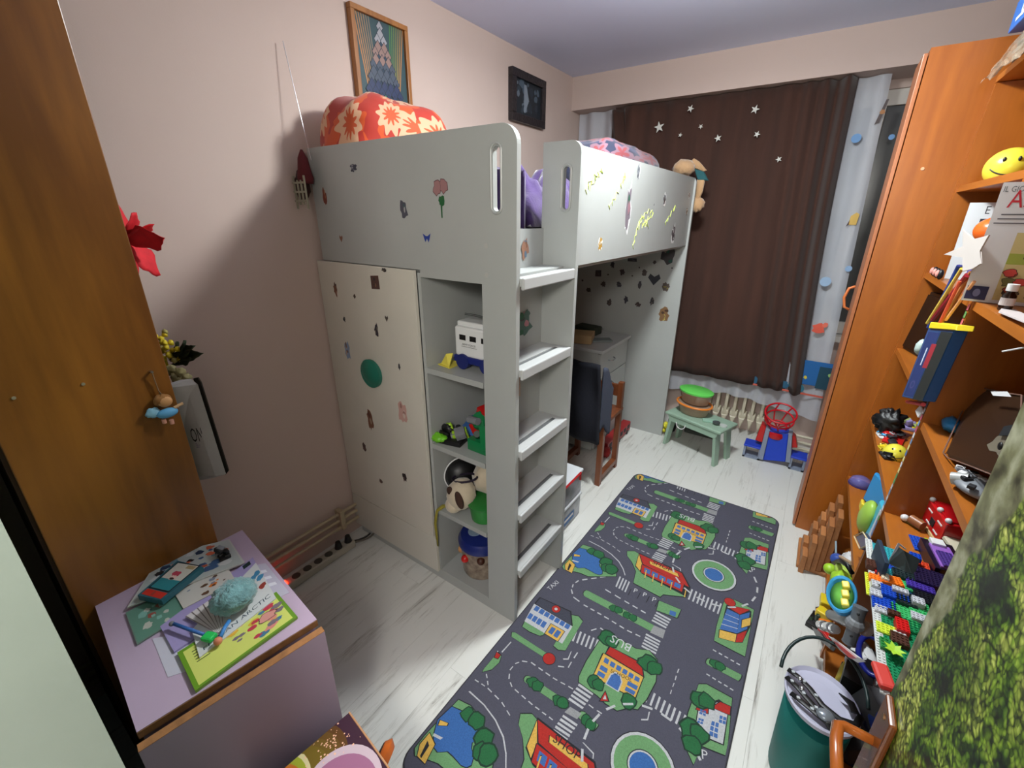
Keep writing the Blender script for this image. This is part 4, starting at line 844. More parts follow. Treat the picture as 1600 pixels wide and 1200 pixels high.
P_ = [(2.113,0.735,1.576), (2.112,0.57,1.553), (2.113,0.448,1.568), (2.112,0.472,1.53), (2.111,0.416,1.503), (2.11,0.469,1.486), (2.109,0.548,1.472), (2.111,0.607,1.505), (2.11,0.857,1.496), (2.112,0.655,1.531)]
B().prism(P_, (.004, .004, 0), bev=.001).done('star_plate', M((184, 176, 170), .7), wst)
bt = thing('medicine_bottle', 'small brown bottle with white cap in front of comic album', 'bottle', (2.20, .44, 1.397))
bc_ = Vector((2.183,0.428,1.419)); bc_.z = 1.397
B().lathe([(.012,0), (.013,.002), (.013,.035), (.008,.042), (.008,.046), (0,.046)], bc_, 20).done('glass', M((40, 22, 14), .1), bt, smooth=40)
B().cyl(bc_+Vector((0,0,.046)), bc_+Vector((0,0,.062)), .0105, n=20).done('cap', WHT, bt, smooth=40)
B().cyl(bc_+Vector((0,0,.012)), bc_+Vector((0,0,.030)), .0134, n=20, cap=False).done('paper_label', M((200, 190, 186), .6), bt)
tag(B().prism([(2.152,0.334,1.403), (2.152,0.17,1.41), (2.202,0.365,1.398), (2.211,0.545,1.392)], (0, 0, .003)).done('paper_sheet', M((196, 186, 184), .8)), 'pale paper scrap on the shelf beside the bottle', 'paper')
tag(B().cyl((2.15,0.21,1.34), (2.17,0.176,1.361), .0018, n=8).done('white_stick', WHT), 'thin white stick poking out from the near shelf bay', 'stick')
# ---- shelf 1.068 far bay
Z = 1.069
fr = thing('black_tablet', 'black flat screen standing tilted on the shelf beside wardrobe', 'tablet', (2.2, 1.1, Z))
q0 = Vector((2.159,1.366,1.041)); q0.z = Z+.001; q1 = q0+Vector((.10, -.36, 0)); hh = .25
B().prism([q0, q1, q1+Vector((.03, 0, hh)), q0+Vector((.03, 0, hh))], (.012, .003, 0), bev=.002).done('screen_case', M((14, 14, 16), .3), fr)
B().prism([q0+Vector((-.001, -.012, .012)), q1+Vector((-.001, .012, .012)), q1+Vector((.027, .012, hh-.012)), q0+Vector((.027, -.012, hh-.012))], (.001, 0, 0)).done('screen_glass', M((10, 16, 18), .1), fr)
tag(B().sph((2.134,0.851,1.191), (.018, .022, .028), jit=.2).done('white_clock', M((180, 196, 190), .4), smooth=True), 'small round white disc toy in front of the black screen', 'toy')
hb = thing('blue_playset_box', 'blue playset box with red panel hanging at the divider panel', 'box', (2.121,0.547,1.1))
F = [(2.108,0.742,1.039), (2.111,0.488,1.115), (2.119,0.47,1.332), (2.117,0.751,1.282)]
F = [Vector(v) for v in F]
B().prism(F, (.028, .0, .004), bev=.002).done('box_body', M((30, 74, 126), .4), hb)
k = Ink(quad_map(*F)) if (F[1]-F[0]).cross(F[3]-F[0]).x < 0 else Ink(quad_map(F[1], F[0], F[3], F[2]))
flip = not ((F[1]-F[0]).cross(F[3]-F[0]).x < 0)
X_ = (lambda a: 1-a) if flip else (lambda a: a)
k.poly([(X_(.08), .03), (X_(.55), .03), (X_(.55), .93), (X_(.08), .93)], (24, 44, 100)); k.poly([(X_(.58), .0), (X_(1), .0), (X_(1), .95), (X_(.58), .95)], (20, 26, 24))
k.poly([(X_(.42), .45), (X_(.62), .45), (X_(.62), .78), (X_(.42), .78)], (150, 30, 44)); k.poly([(X_(.28), .48), (X_(.33), .48), (X_(.33), .72), (X_(.28), .72)], (190, 200, 220)); k.disc((X_(.3), .2), .1, (70, 70, 120), ry=.06); k.disc((X_(.3), .2), .07, (24, 44, 100), ry=.04)
k.done('box_print', hb)
F2 = [Vector(v) for v in ((2.112,0.722,1.281), (2.114,0.436,1.334), (2.115,0.444,1.346), (2.113,0.73,1.3))]
B().prism(F2, (.034, 0, .002), bev=.002).done('yellow_top', M((232, 208, 40), .4), hb)
tag(B().cyl((2.128,0.747,1.024), (2.13,0.557,1.084), .006, n=10).done('red_marker', M((220, 60, 70), .4), smooth=40), 'red marker pen below the blue playset box', 'pen')
tag(B().prism([(2.133,0.639,1.033), (2.134,0.61,1.064), (2.134,0.564,1.055), (2.133,0.583,1.032)], (.004, 0, 0)).done('white_tag', WHT), 'small white tag beside divider above the toy pile', 'tag')
# ---- shelf .735 far bay: small toy pile
def bl(name, label, cat, px, r, mat, jit=.35, flat=None, n=1):
    b = B(); b.sph(px, r, jit=jit, js=14, nu=18, nv=12); return tag(b.done(name, mat, smooth=True), label, cat)
Z = .736
def onz(v, z): v = Vector(v); v.z = z; return v
bt_ = onz((2.168,1.169,0.78), Z); 
tb = thing('black_fur_toy', 'black shaggy toy on the middle shelf by the wardrobe', 'toy', bt_)
B().sph(bt_+Vector((0, 0, .055)), (.05, .05, .052), jit=.6, js=20, nu=24, nv=16).done('shaggy_body', BLACK, tb, smooth=True)
for i, (pt0, lab, cols, ext, off) in enumerate((
  ((2.124,1.124,0.755), 'white and grey striped toy craft at the left shelf edge', [WHT, GREY, SKY], (.07, .05, .03), .03),
  ((2.171,1.129,0.755), 'white building-set spaceship below the black furry toy', [WHT, M((160, 160, 164), .4), GREY], (.07, .10, .028), .03),
  ((2.258,1.278,0.755), 'lilac and yellow small toy at the divider', [M((150, 140, 190), .4), YEL, M((170, 190, 120), .5)], (.06, .07, .06), .05),
  ((2.19,1.101,0.755), 'red and dark toy car in the toy pile', [RED, M((110, 20, 24), .4), DARK], (.08, .12, .035), .015),
  ((2.123,0.976,0.755), 'yellow and black toy robot at the left shelf edge', [YEL, BLACK, YEL], (.05, .07, .035), -.0),
  ((2.147,0.919,0.755), 'black toy jet beside the smaller smiling ball', [BLACK, DARK], (.06, .07, .03), -.0))):
    c = onz(pt0, Z); c.x = max(c.x, fx(Z)+ext[0]/2+.002); clutter('small_toy', lab, 'toy', c, ext, cols, 9, 20+i)
# ---- shelf .40 far bay
Z = .401
c = onz((2.161,1.291,0.42), Z); tb = thing('clear_dome', 'clear purple-tinted dome on the lower shelf by the wardrobe', 'dome', c)
B().lathe([(.042,0), (.045,.012), (.038,.03), (.02,.042), (0,.045)], c, 24).done('dome_shell', M((120, 120, 190), .1, alpha=.55), tb, smooth=True)
B().lathe([(.047,0), (.047,.004), (0,.004)], c, 24).done('dome_base', M((60, 50, 110), .3), tb, smooth=40)
c = onz((2.211,1.184,0.42), Z); tb = thing('blue_tray', 'light blue plastic tray standing upright on the lower shelf', 'tray', c)
F = [(2.165, 1.16, .402), (2.215, 1.02, .402), (2.225, 1.02, .545), (2.175, 1.16, .545)]
F = [Vector(v) for v in F]; B().prism(F, (.02, .006, 0), bev=.006).done('tray_shell', M((50, 150, 215), .35), tb)
clutter('dark_green_figure', 'dark green and black toy monster beside the blue tray', 'toy', onz((2.261,1.135,0.42), Z), (.08, .10, .14), [M((40, 66, 56), .6), BLACK, M((24, 40, 36), .6)], 12, 31)
F = [Vector(v) for v in ((2.118,0.63,0.499), (2.123,0.411,0.628), (2.128,0.518,0.764), (2.121,0.842,0.577))]
tb = thing('lime_toy_case', 'rounded lime green toy case leaning on the blue and white box', 'toy', onz((2.144,0.852,0.42), Z))
lc_ = Vector((2.150, .86, .487))
B().sph(lc_, (.030, .055, .085), mat=Matrix.Rotation(.35, 3, 'X')).done('case_shell', M((165, 205, 85), .35), tb, smooth=True)
B().obox(Vector((2.125, .88, .52)), (.012, .04, .035), 0, 0, .004).done('yellow_window', M((225, 200, 60), .4), tb)
tb = thing('blue_white_box', 'light blue and white toy box standing at the divider on lower shelf', 'box', onz((2.19,0.839,0.42), Z))
F = [Vector(v) for v in ((2.150, .82, .402), (2.155, .65, .402), (2.165, .65, .60), (2.160, .82, .60))]
B().prism(F, (.05, 0, 0), bev=.006).done('box_shell', M((70, 180, 215), .35), tb)
F = [Vector(v) for v in ((2.148, .76, .415), (2.151, .665, .415), (2.161, .665, .59), (2.158, .76, .59))]
B().prism(F, (.01, 0, 0), bev=.001).done('white_panel', M((205, 205, 220), .35), tb)
B().sph((2.157, .70, .56), (.006, .012, .012)).done('red_dot', RED, tb, smooth=True)
tb = thing('dark_frame_toy', 'dark blue toy tablet with cream edge on the lower shelf front', 'toy', onz((2.14,0.761,0.42), Z))
F = [Vector(v) for v in ((2.106,0.701,0.483), (2.108,0.561,0.527), (2.111,0.468,0.619), (2.109,0.606,0.568))]
B().prism(F, (.012, 0, 0), bev=.002).done('tablet_body', M((36, 34, 90), .3), tb)
B().tube([v+Vector((-.003, 0, 0)) for v in F], .0025, 6, closed=True).done('cream_edge', M((220, 200, 160), .4), tb)
# ---- bottom of the far bay, bulging out over the floor
cr = thing('wooden_block_toy', 'stack of interlocking tan wooden puzzle blocks on the floor by the wardrobe', 'wooden toy', (2.05, 1.2, 0))
WB = wood_mat((176, 118, 70), (150, 96, 54), 'y', 4, .6, 0)
def notched(b, c, L, Hh, Th, ang, mi=0):
    pts = [(-L/2, 0), (-L*.22, 0), (-L*.22, Hh*.35), (-L*.05, Hh*.35), (-L*.05, 0), (L/2, 0), (L/2, Hh*.7), (L*.3, Hh*.7), (L*.3, Hh), (0, Hh), (0, Hh*.75), (-L*.2, Hh*.75), (-L*.2, Hh), (-L/2, Hh)]
    m = Matrix.Translation(c) @ Matrix.Rotation(ang, 4, 'Z'); P_ = [m @ Vector((0, p[0], p[1])) for p in pts]; b.prism(P_, m.to_3x3() @ Vector((Th, 0, 0)), mi, bev=.002)
for i, (x_, y_, z_, L, Hh) in enumerate(((2.0, 1.12, .0, .22, .10), (2.022, 1.14, .02, .24, .16), (2.045, 1.16, .02, .26, .21), (2.068, 1.18, .02, .27, .26), (2.091, 1.19, .02, .27, .31))):
    b = B(); notched(b, (x_, y_, z_ if i else 0), L, Hh, .0215, 0); b.done('puzzle_block', WB, cr)
b = B(); b.box((1.99, 1.04, 0), (2.12, 1.27, .02), bev=.004); b.done('base_block', WB, cr)
Z = .056
bl('blue_cloth_ball', 'blue and white soft toy ball behind the wooden blocks', 'ball', (2.179,1.718,-0.023), (.05, .07, .055), M((34, 60, 170), .6, var=.9, vs=30, dark=(220, 225, 235), thr=(.42, .46)))
clutter('grey_toy_parts', 'grey and white toy parts wedged under the lower shelf', 'toy', (2.20, .98, Z), (.13, .20, .17), [GREY, WHT, NAVY, DARK], 14, 41)
lp = thing('toy_lamp', 'toy rattle with clear blue globe and wooden handle on shelf bottom', 'toy', onz((2.111,0.769,0.303), .13))
B().sph((2.108,0.895,0.223), .026).done('globe', M((70, 100, 190), .1, alpha=.7), lp, smooth=True)
B().cyl((2.11,0.859,0.266), (2.132,0.76,0.322), .007, n=10).done('handle', M((190, 160, 130), .5), lp, smooth=40)
B().cyl((2.108,0.945,0.206), (2.108,1.05,0.207), .004, n=8).done('stem', M((150, 170, 180), .3), lp, smooth=40)
fg = thing('lime_figure', 'lime green and black toy creature sitting on the shelf bottom', 'toy', onz((2.095,0.547,0.397), .06))
B().sph((2.093,0.601,0.341), (.035, .045, .035), jit=.3).done('body', LIME, fg, smooth=True)
B().sph((2.079,0.783,0.244), (.024, .024, .022)).done('foot', LIME, fg, smooth=True)
B().sph((2.111,0.723,0.301), (.03, .04, .025), jit=.2).done('head', M((180, 210, 90), .4), fg, smooth=True)
B().tube([(2.098,0.88,0.209), (2.084,0.684,0.368), (2.087,0.552,0.45), (2.106,0.547,0.429)], .008, 8).done('black_stripe', BLACK, fg, smooth=True)
clutter('black_tyre_toy', 'dark green and black wheel toy at the front floor edge', 'toy', onz((2.078,0.716,0.212), .0), (.06, .10, .10), [BLACK, M((40, 60, 40), .5), DARK], 8, 44)
bo = thing('toy_boat', 'blue rimmed toy boat with green deck and yellow blocks', 'toy boat', onz((2.078,0.358,0.479), .06))
bc2 = Vector((2.059,0.296,0.502)); mt = Matrix.Rotation(.25, 3, 'X') @ Matrix.Rotation(-.35, 3, 'Y')
B().lathe([(.034,0), (.045,.004), (.052,.03), (.049,.034), (.043,.03), (.038,.010), (0,.010)], bc2, 28, sx=.75, sy=1.3, mat=mt).done('hull', M((60, 150, 205), .35), bo, smooth=40)
B().lathe([(.040,.020), (.0,.022)], bc2, 24, sx=.75, sy=1.3, mat=mt).done('deck', M((110, 180, 70), .4), bo, smooth=True)
for i in range(3): B().obox(bc2+mt @ Vector((.010, -.032+.032*i, .030)), (.020, .024, .018), .1, 0, .004, .25, -.35).done('yellow_block', M((226, 210, 80), .4), bo)
oc = thing('orange_toy_track', 'orange and yellow toy track pieces at the bottom shelf edge', 'toy', (2.10, .62, .057))
for i, (pt0, m_) in enumerate((((2.1,0.788,0.128),YEL), ((2.101,0.626,0.173),ORG_), ((2.104,0.579,0.251),RED), ((2.1,0.706,0.138),M((240,160,40),.35)), ((2.098,0.696,0.087),YEL))):
    q = Vector(pt0); q.z = .075+.01*(i % 3); B().obox(q, (.04, .06, .03), .3*i, 0, .004).done('track_piece', m_, oc)
# ================================================================ near bay: shelf .70
Z = .701
cro = thing('green_brick_creature', 'green building-brick creature with orange block on the shelf', 'brick toy', (2.25, .45, Z))
rnd = random.Random(5)
cc_ = Vector((2.247,0.662,0.72)); cc_.z = Z
def brick(parent, c, nx, ny, mat, h=.0096, rz=0, u=.008, studs=True, name='brick'):
    b = B(); c = Vector(c); m = Matrix.Translation(c) @ Matrix.Rotation(rz, 4, 'Z')
    b.box((-nx*u/2+.0001, -ny*u/2+.0001, 0), (nx*u/2-.0001, ny*u/2-.0001, h), mat=m)
    if studs:
        for i in range(nx):
            for j in range(ny):
                p = m @ Vector(((i+.5-nx/2)*u, (j+.5-ny/2)*u, h)); q = m @ Vector(((i+.5-nx/2)*u, (j+.5-ny/2)*u, h+.0018)); b.cyl(p, q, u*.31, n=6)
    return b.done(name, mat, parent)
for i in range(12): brick(cro, cc_+Vector((rnd.uniform(-.03, .03), rnd.uniform(-.07, .07), .0097*(i//3))), 4, 4 if i % 2 else 6, GREEN if i % 3 else M((14, 80, 50), .35), rz=rnd.uniform(-.2, .2))
brick(cro, cc_+Vector((.0, -.05, .045)), 2, 3, ORG_, .016); brick(cro, cc_+Vector((.0, -.03, .036)), 2, 3, GREY, .012)
hs = thing('red_brick_house', 'red building-brick house block with white studs on the shelf', 'brick toy', (2.2, .25, Z))
hcx = Vector((2.28,0.506,0.73)); hcx.z = Z+.010
B().obox(hcx+Vector((0, 0, .036)), (.10, .13, .072), .18, 0, .003).done('house_block', M((196, 24, 30), .25, coat=.5), hs)
B().obox(hcx+Vector((0, 0, .0745)), (.085, .11, .006), .18, 0, .002).done('roof_plate', M((176, 16, 24), .25), hs)
B().obox(hcx+Vector((0, 0, -.0045)), (.105, .135, .008), .18).done('base_plate', M((206, 180, 130), .5), hs)
mh = Matrix.Translation(hcx) @ Matrix.Rotation(.18, 4, 'Z')
for sx_ in (-1, 1):
    for sy_ in (-1, 0, 1): B().sph(mh @ Vector((sx_*.044, sy_*.055, .078)), .008).done('white_knob', WHT, hs, smooth=True)
B().box((-.052, -.012, .02), (-.0495, .012, .042), mat=mh).done('window', DARK, hs)
for zz_, yy_ in ((.05, .03), (.05, -.035), (.014, .02), (.014, -.03)): B().box((-.0515, yy_-.014, zz_), (-.0500, yy_+.014, zz_+.004), mat=mh).done('white_stripe', WHT, hs)
lg = thing('log_toy', 'brown log-shaped brick toy with white end on the shelf', 'brick toy', onz((2.2,0.519,0.715), Z))
p, q = onz((2.189,0.523,0.715), Z+.018), onz((2.215,0.497,0.715), Z+.018); B().cyl(p, q, .014, n=14).done('log', M((150, 96, 60), .35), lg, smooth=40)
pp = onz((2.176,0.528,0.715), Z+.012); B().sph(pp, .011).done('white_end', WHT, lg, smooth=True); B().cyl(pp+Vector((0, 0, -.008)), q+Vector((0, 0, -.014)), .004, n=8).done('olive_rod', M((110, 110, 50), .5), lg)
bpl = thing('blue_base_plate', 'blue and green building-brick plates in front of the red house', 'brick toy', onz((2.224,0.416,0.715), Z))
brick(bpl, onz((2.203,0.417,0.715), Z), 5, 9, M((30, 80, 190), .35), .0032, .1); brick(bpl, onz((2.232,0.402,0.715), Z), 6, 10, M((20, 70, 50), .35), .0032, .1)
for i in range(5): brick(bpl, onz(Vector((2.22,0.433,0.71)).lerp(Vector((2.262,0.412,0.71)), i/5), Z+.0033), 2, 2, [LIME, GREEN, YEL][i % 3], .0096)
pb_ = thing('purple_brick_box', 'black and purple building-brick block with white piece on the shelf', 'brick toy', onz((2.247,0.386,0.715), Z))
q = Vector((2.235,0.338,0.72)); q.z = Z
B().obox(q+Vector((0, 0, .018)), (.07, .13, .034), .12, 0, .001).done('black_block', M((22, 16, 34), .3), pb_)
B().obox(q+Vector((0, -.01, .038)), (.045, .10, .006), .12, 0, .001).done('lilac_plate', M((150, 100, 190), .35), pb_)
B().obox(q+Vector((-.01, .045, .042)), (.03, .028, .012), .12, 0, .001).done('white_piece', WHT, pb_); brick(pb_, q+Vector((0, -.03, .0415)), 4, 8, M((84, 60, 140), .35), .006, .12)
tag(B().obox(onz((2.28,0.418,0.715), Z+.03), (.05, .06, .01), .5, 0, .001, .3).done('cream_tile', M((222, 214, 190), .4)), 'cream white tile leaning beside the red brick house', 'brick toy')
# ---- shelf 1.03 near bay
Z = 1.031
tv = thing('brown_tray', 'large dark brown tray leaning in the near bay with rounded corners', 'tray', onz((2.189,0.366,1.045), Z))
F = [Vector(v) for v in ((2.158,0.335,1.035), (2.159,0.292,1.041), (2.161,0.133,1.097), (2.162,0.021,1.135), (2.163,-0.077,1.169), (2.245,0.33,1.22), (2.244,0.433,1.191), (2.243,0.563,1.16), (2.243,0.587,1.15), (2.242,0.61,1.126), (2.22,0.563,1.089))]
B().prism(F, (.014, .004, 0), bev=.003).done('tray_panel', M((44, 26, 12), .35), tv)
B().tube([v+Vector((-.004, 0, 0)) for v in F], .0016, 6, closed=True).done('thin_rim', M((120, 90, 80), .4), tv)
tag(B().prism([(2.205,0.38,1.203), (2.206,0.292,1.233), (2.206,0.261,1.231), (2.204,0.355,1.201)], (0, .002, 0)).done('white_strip', WHT), 'white paper strip on the top edge of the brown tray', 'paper')
pn = thing('animal_cutout', 'grey and cream animal cut-out figure in front of the brown tray', 'toy', onz((2.144,0.017,1.195), Z))
F = [Vector(v) for v in ((2.148,0.085,1.172), (2.149,0.07,1.186), (2.149,0.06,1.202), (2.15,0.035,1.219), (2.151,-0.004,1.233), (2.15,-0.027,1.217), (2.149,-0.024,1.194), (2.149,0.015,1.178), (2.149,0.034,1.18), (2.148,0.062,1.169))]
B().prism(F, (.003, 0, 0)).done('cutout_card', M((120, 112, 96), .6), pn); B().sph((2.144,0.013,1.201), (.003, .008, .008)).done('eye', BLACK, pn, smooth=True)
F = [Vector(v) for v in ((2.145,0.042,1.211), (2.146,0.04,1.232), (2.146,0.009,1.248), (2.146,-0.014,1.247), (2.146,-0.01,1.234))]; B().prism(F, (.003, 0, 0)).done('dark_cap', M((26, 32, 38), .6), pn)
tag(B().sph(onz((2.196,0.521,1.05), Z+.02), (.022, .04, .020), jit=.2).done('blue_toy_block', M((40, 130, 190), .4), smooth=True), 'blue rounded toy half hidden behind the brown tray', 'toy')
sp = thing('toy_spaceship', 'grey and white building-set spaceship in front of the brown tray', 'toy', onz((2.185,0.163,1.05), Z))
scp = onz((2.184,0.147,1.05), Z+.018); rnd = random.Random(12)
B().sph(scp, (.045, .06, .016), nu=20, nv=10).done('hull', M((120, 124, 130), .4), sp, smooth=True)
B().cyl(scp+Vector((-.045, .01, .0)), scp+Vector((-.02, .0, .01)), .014, n=16).done('cockpit', M((170, 172, 170), .3), sp, smooth=40)
for i in range(14): B().obox(scp+Vector((rnd.uniform(-.035, .03), rnd.uniform(-.045, .045), .015)), (.016, .012, .008), rnd.uniform(0, 3), 0, .001).done('panel', [WHT, DARK, GREY][i % 3], sp)
# ---- plates shelf .54: long green baseplate construction
Z = .7012
pt = thing('brick_baseplate_scene', 'long building-brick landscape of green, blue and turquoise plates on near shelf', 'brick toy', (2.25, .15, Z))
def row(y0, y1, x0, x1, mat, z=Z, studs=True, name='base_plate'):
    u = .008; nx = int((x1-x0)/u); ny = int((y1-y0)/u); b = B(); b.box((x0, y0, z), (x0+nx*u, y0+ny*u, z+.0034))
    for i in range(nx):
        for j in range(ny): c = Vector((x0+(i+.5)*u, y0+(j+.5)*u, z+.0034)); b.cyl(c, c+Vector((0, 0, .0018)), u*.31, n=6)
    o = b.done(name, mat, pt); return o
XF = 2.069
row(-.19, .36, XF, XF+.016, M((205, 208, 206), .35), name='white_edge_plate')
row(.10, .19, XF-.0085, XF, M((205, 215, 60), .35), name='yellow_edge_plate')
row(.27, .35, XF+.0165, XF+.09, M((50, 165, 175), .35)); row(.15, .265, XF+.0165, XF+.11, M((40, 90, 200), .35)); row(-.19, .145, XF+.0165, XF+.14, M((24, 130, 84), .35))
def blk(pt0, nx, ny, h, mat, off=.05, lift=0, rz=0, studs=True): q = onz(pt0, Z+.0035+lift); brick(pt, q, nx, ny, mat, h, rz, studs=studs)
LG = M((60, 175, 100), .35); DG = M((30, 44, 46), .35); PL_ = M((190, 192, 198), .35)
blk((2.079,0.219,0.715),4,4,.014,BROWN); blk((2.105,0.215,0.715),4,4,.006,M((50,165,175),.35)); blk((2.09,0.202,0.73),2,2,.008,RED)
blk((2.087,0.167,0.715),5,3,.010,ORG_); blk((2.112,0.172,0.715),6,4,.016,ORG_,rz=.2); blk((2.098,0.17,0.73),2,3,.012,M((225,215,190),.4),lift=.010)
blk((2.082,0.139,0.715),3,3,.012,PL_); blk((2.104,0.134,0.715),5,2,.012,PL_); blk((2.078,0.106,0.715),3,3,.010,PL_)
blk((2.116,0.125,0.715),7,5,.014,BLUE); blk((2.093,0.085,0.715),6,7,.005,BLUE)
F = [Vector(v) for v in ((2.111,0.238,0.722), (2.139,0.224,0.722), (2.158,0.226,0.722), (2.163,0.248,0.76), (2.132,0.247,0.77), (2.12,0.259,0.77))]
B().prism(F, (.006, .0, -.003)).done('tilted_plate', M((56, 66, 66), .4), pt); B().prism([v+Vector((-.001, .004, .004)) for v in (F[0], F[5], F[4], F[4]+Vector((0,-.006,.006)), F[5]+Vector((0,-.006,.008)))], (.005, 0, -.002)).done('grey_plate_edge', PL_, pt)
blk((2.166,0.279,0.72),3,3,.012,BLUE,lift=.03); blk((2.187,0.288,0.72),4,4,.014,M((210,70,40),.35)); blk((2.093,0.056,0.715),5,3,.006,PL_)
blk((2.137,0.121,0.715),5,6,.014,DG); blk((2.126,0.136,0.72),4,2,.012,PL_,lift=.01); blk((2.148,0.181,0.72),4,4,.008,LG); blk((2.172,0.19,0.72),7,4,.016,M((70,50,150),.35)); blk((2.168,0.226,0.72),3,5,.010,RED)
blk((2.13,0.066,0.715),6,8,.005,LG); blk((2.161,0.105,0.715),5,6,.010,LG); blk((2.158,0.116,0.72),3,3,.014,PL_,lift=.01); blk((2.142,0.214,0.715),6,4,.016,DG); blk((2.158,0.072,0.72),4,3,.012,PL_); blk((2.18,0.165,0.715),6,8,.012,M((20,22,30),.35))
blk((2.139,0.036,0.715),5,5,.006,GREEN); blk((2.108,0.048,0.72),3,2,.010,BROWN,lift=.006); blk((2.093,-0.005,0.715),5,4,.004,M((200,220,60),.35)); blk((2.12,0.016,0.72),3,5,.016,M((200,24,24),.35)); blk((2.115,-0.015,0.72),3,3,.008,WHT)
blk((2.092,-0.057,0.715),4,4,.008,M((40,130,60),.35)); blk((2.112,-0.028,0.715),4,4,.012,BROWN); blk((2.194,0.231,0.72),8,8,.022,M((34,24,60),.35))
lf = onz((2.096,-0.079,0.72), Z+.02); b = B()
for i in range(7):
    a = i*.9; d = Vector((math.cos(a), math.sin(a), .25))*.02; n_ = Vector((-math.sin(a), math.cos(a), 0))*.005; b.prism([lf, lf+d*.5+n_, lf+d, lf+d*.5-n_], (0, 0, .0015))
b.done('plant_leaf', M((170, 215, 60), .4), pt); B().cyl((lf.x, lf.y, Z+.0035), lf, .003, n=6).done('plant_stem', GREEN, pt)
tag(B().obox(onz((2.075,-0.154,0.72), Z+.010), (.03, .06, .014), .2, 0, .006).done('red_soft_toy', M((206, 60, 50), .6)), 'red fuzzy toy strip at the near end of the brick landscape', 'toy')
tag(B().obox(onz((2.088,0.219,0.72), Z+.03), (.01, .10, .07), .1, 0, .001).done('dark_picture_card', M((30, 50, 70), .5)), 'dark blue card behind the brick landscape at the divider', 'card')
# ---- bottom of near bay: pipe cross, wrench toys
cx = Vector((2.088,0.224,0.494)); pc = thing('grey_pipe_cross', 'grey plastic toy pipe cross lying on the bottom shelf pile', 'toy', cx)
GP = M((98, 104, 110), .35)
for (a, c_, r) in (((2.08,0.494,0.265), (2.088,0.22,0.494), .0165), ((2.09,0.239,0.542), (2.088,0.22,0.494), .0165), ((2.086,0.205,0.44), (2.088,0.22,0.494), .0165)):
    a = Vector(a); c_ = Vector(c_); B().cyl(a, c_, r, n=18).cyl(a, a+(a-c_).normalized()*.004, r*1.08, n=18).done('pipe_arm', GP, pc, smooth=40)
    B().sph(a+(c_-a)*.35+(Vector(CAM[:3])-a).normalized()*r, .004).done('screw_hole', BLACK, pc)
B().sph(cx, (.026, .026, .026), nu=10, nv=8).done('hub', M((130, 134, 138), .35), pc)
cr2 = thing('chrome_connector', 'shiny silver ribbed toy connector left of the pipe cross', 'toy', (2.069,0.439,0.254))
p, q = Vector((2.066,0.542,0.161)), Vector((2.074,0.317,0.367))
for i in range(5): B().cyl(p.lerp(q, i/5), p.lerp(q, i/5+.12), .018 if i % 2 else .014, n=18).done('rib', CHROME, cr2, smooth=40)
cr3 = thing('silver_pipe_end', 'shiny silver toy pipe end right of the pipe cross', 'toy', (2.109,0.209,0.506))
B().cyl((2.107,0.256,0.463), (2.128,0.233,0.491), .018, n=18).cyl((2.108,0.229,0.488), (2.109,0.214,0.502), .021, n=18).done('rib', CHROME, cr3, smooth=40)
kn = thing('toy_pliers', 'black jawed toy pliers with red and white handle on the shelf bottom', 'toy', (2.065,0.209,0.416))
B().prism([(2.045,0.558,0.124), (2.049,0.426,0.236), (2.051,0.321,0.31), (2.055,0.215,0.393), (2.054,0.226,0.367), (2.05,0.332,0.281), (2.047,0.444,0.196)], (.012, 0, -.006), bev=.002).done('jaw', M((48, 48, 50), .35), kn)
B().prism([(2.061,0.355,0.297), (2.064,0.278,0.366), (2.072,0.004,0.587), (2.07,0.051,0.529), (2.066,0.172,0.427)], (.014, 0, -.006), bev=.003).done('white_handle', WHT, kn)
B().prism([(2.059,0.258,0.373), (2.061,0.201,0.423), (2.066,0.032,0.556), (2.064,0.063,0.518)], (.006, 0, -.002)).done('red_inlay', RED, kn)
clutter('mixed_plastic_toys', 'dark blue, silver and yellow toy parts heaped on the bottom shelf', 'toy', (2.22, .30, .057), (.22, .42, .20), [NAVY, DARK, BLUE, M((100, 100, 105), .3), WHT, BLACK, YEL, NAVY], 30, 61)
clutter('blue_tool_handles', 'blue and clear tool handles beside the red and white pliers', 'toy', (2.13, .30, .057), (.08, .20, .14), [BLUE, M((190, 200, 210), .2), DARK, NAVY, M((36, 60, 120), .3)], 12, 62)
tag(B().tube([Vector((2.20, .42, .235))+Vector((.035*math.sin(q), .085*math.cos(q), .01*math.sin(q))) for q in [2*math.pi*i/24 for i in range(24)]], .009, 8, closed=True).done('blue_ring', M((20, 30, 120), .35), smooth=True), 'dark blue ring behind the grey pipe cross', 'ring')

# ================================================================ BUCKET
bu = thing('toy_bucket', 'teal cloth bin with pale lid holding black toy goggles', 'bin', (2.08, .09, 0))
bc = Vector((2.045, .075, 0)); 
B().lathe([(.088,0), (.094,.01), (.10,.15), (.104,.278), (.102,.282)], bc, 36, sx=.80, sy=1.0).done('bin_body', M((20, 122, 116), .6, var=.12, vs=6), bu, smooth=40)
B().lathe([(.118,.0), (.121,.012), (.116,.016), (.108,.006), (.06,-.004), (0,-.006)], bc+Vector((0, 0, .312)), 36, sx=.76, sy=.95, mat=Matrix.Rotation(-.16, 3, 'X')).done('pale_lid', M((186, 186, 206), .35), bu, smooth=40)
B().tube([bc+Vector((.105*math.cos(q), .135*math.sin(q)+.03, .335+.045*math.sin(q))) for q in [math.pi*i/18 for i in range(19)]], .005, 8).done('carry_handle', M((20, 40, 40), .4), bu, smooth=True)
gg = thing('toy_goggles', 'black toy goggles with film-strip straps lying in the bin lid', 'goggles', bc+Vector((0, 0, .32)))
gc = bc+Vector((0, -.01, .333)); tl_ = Matrix.Rotation(-.16, 3, 'X')
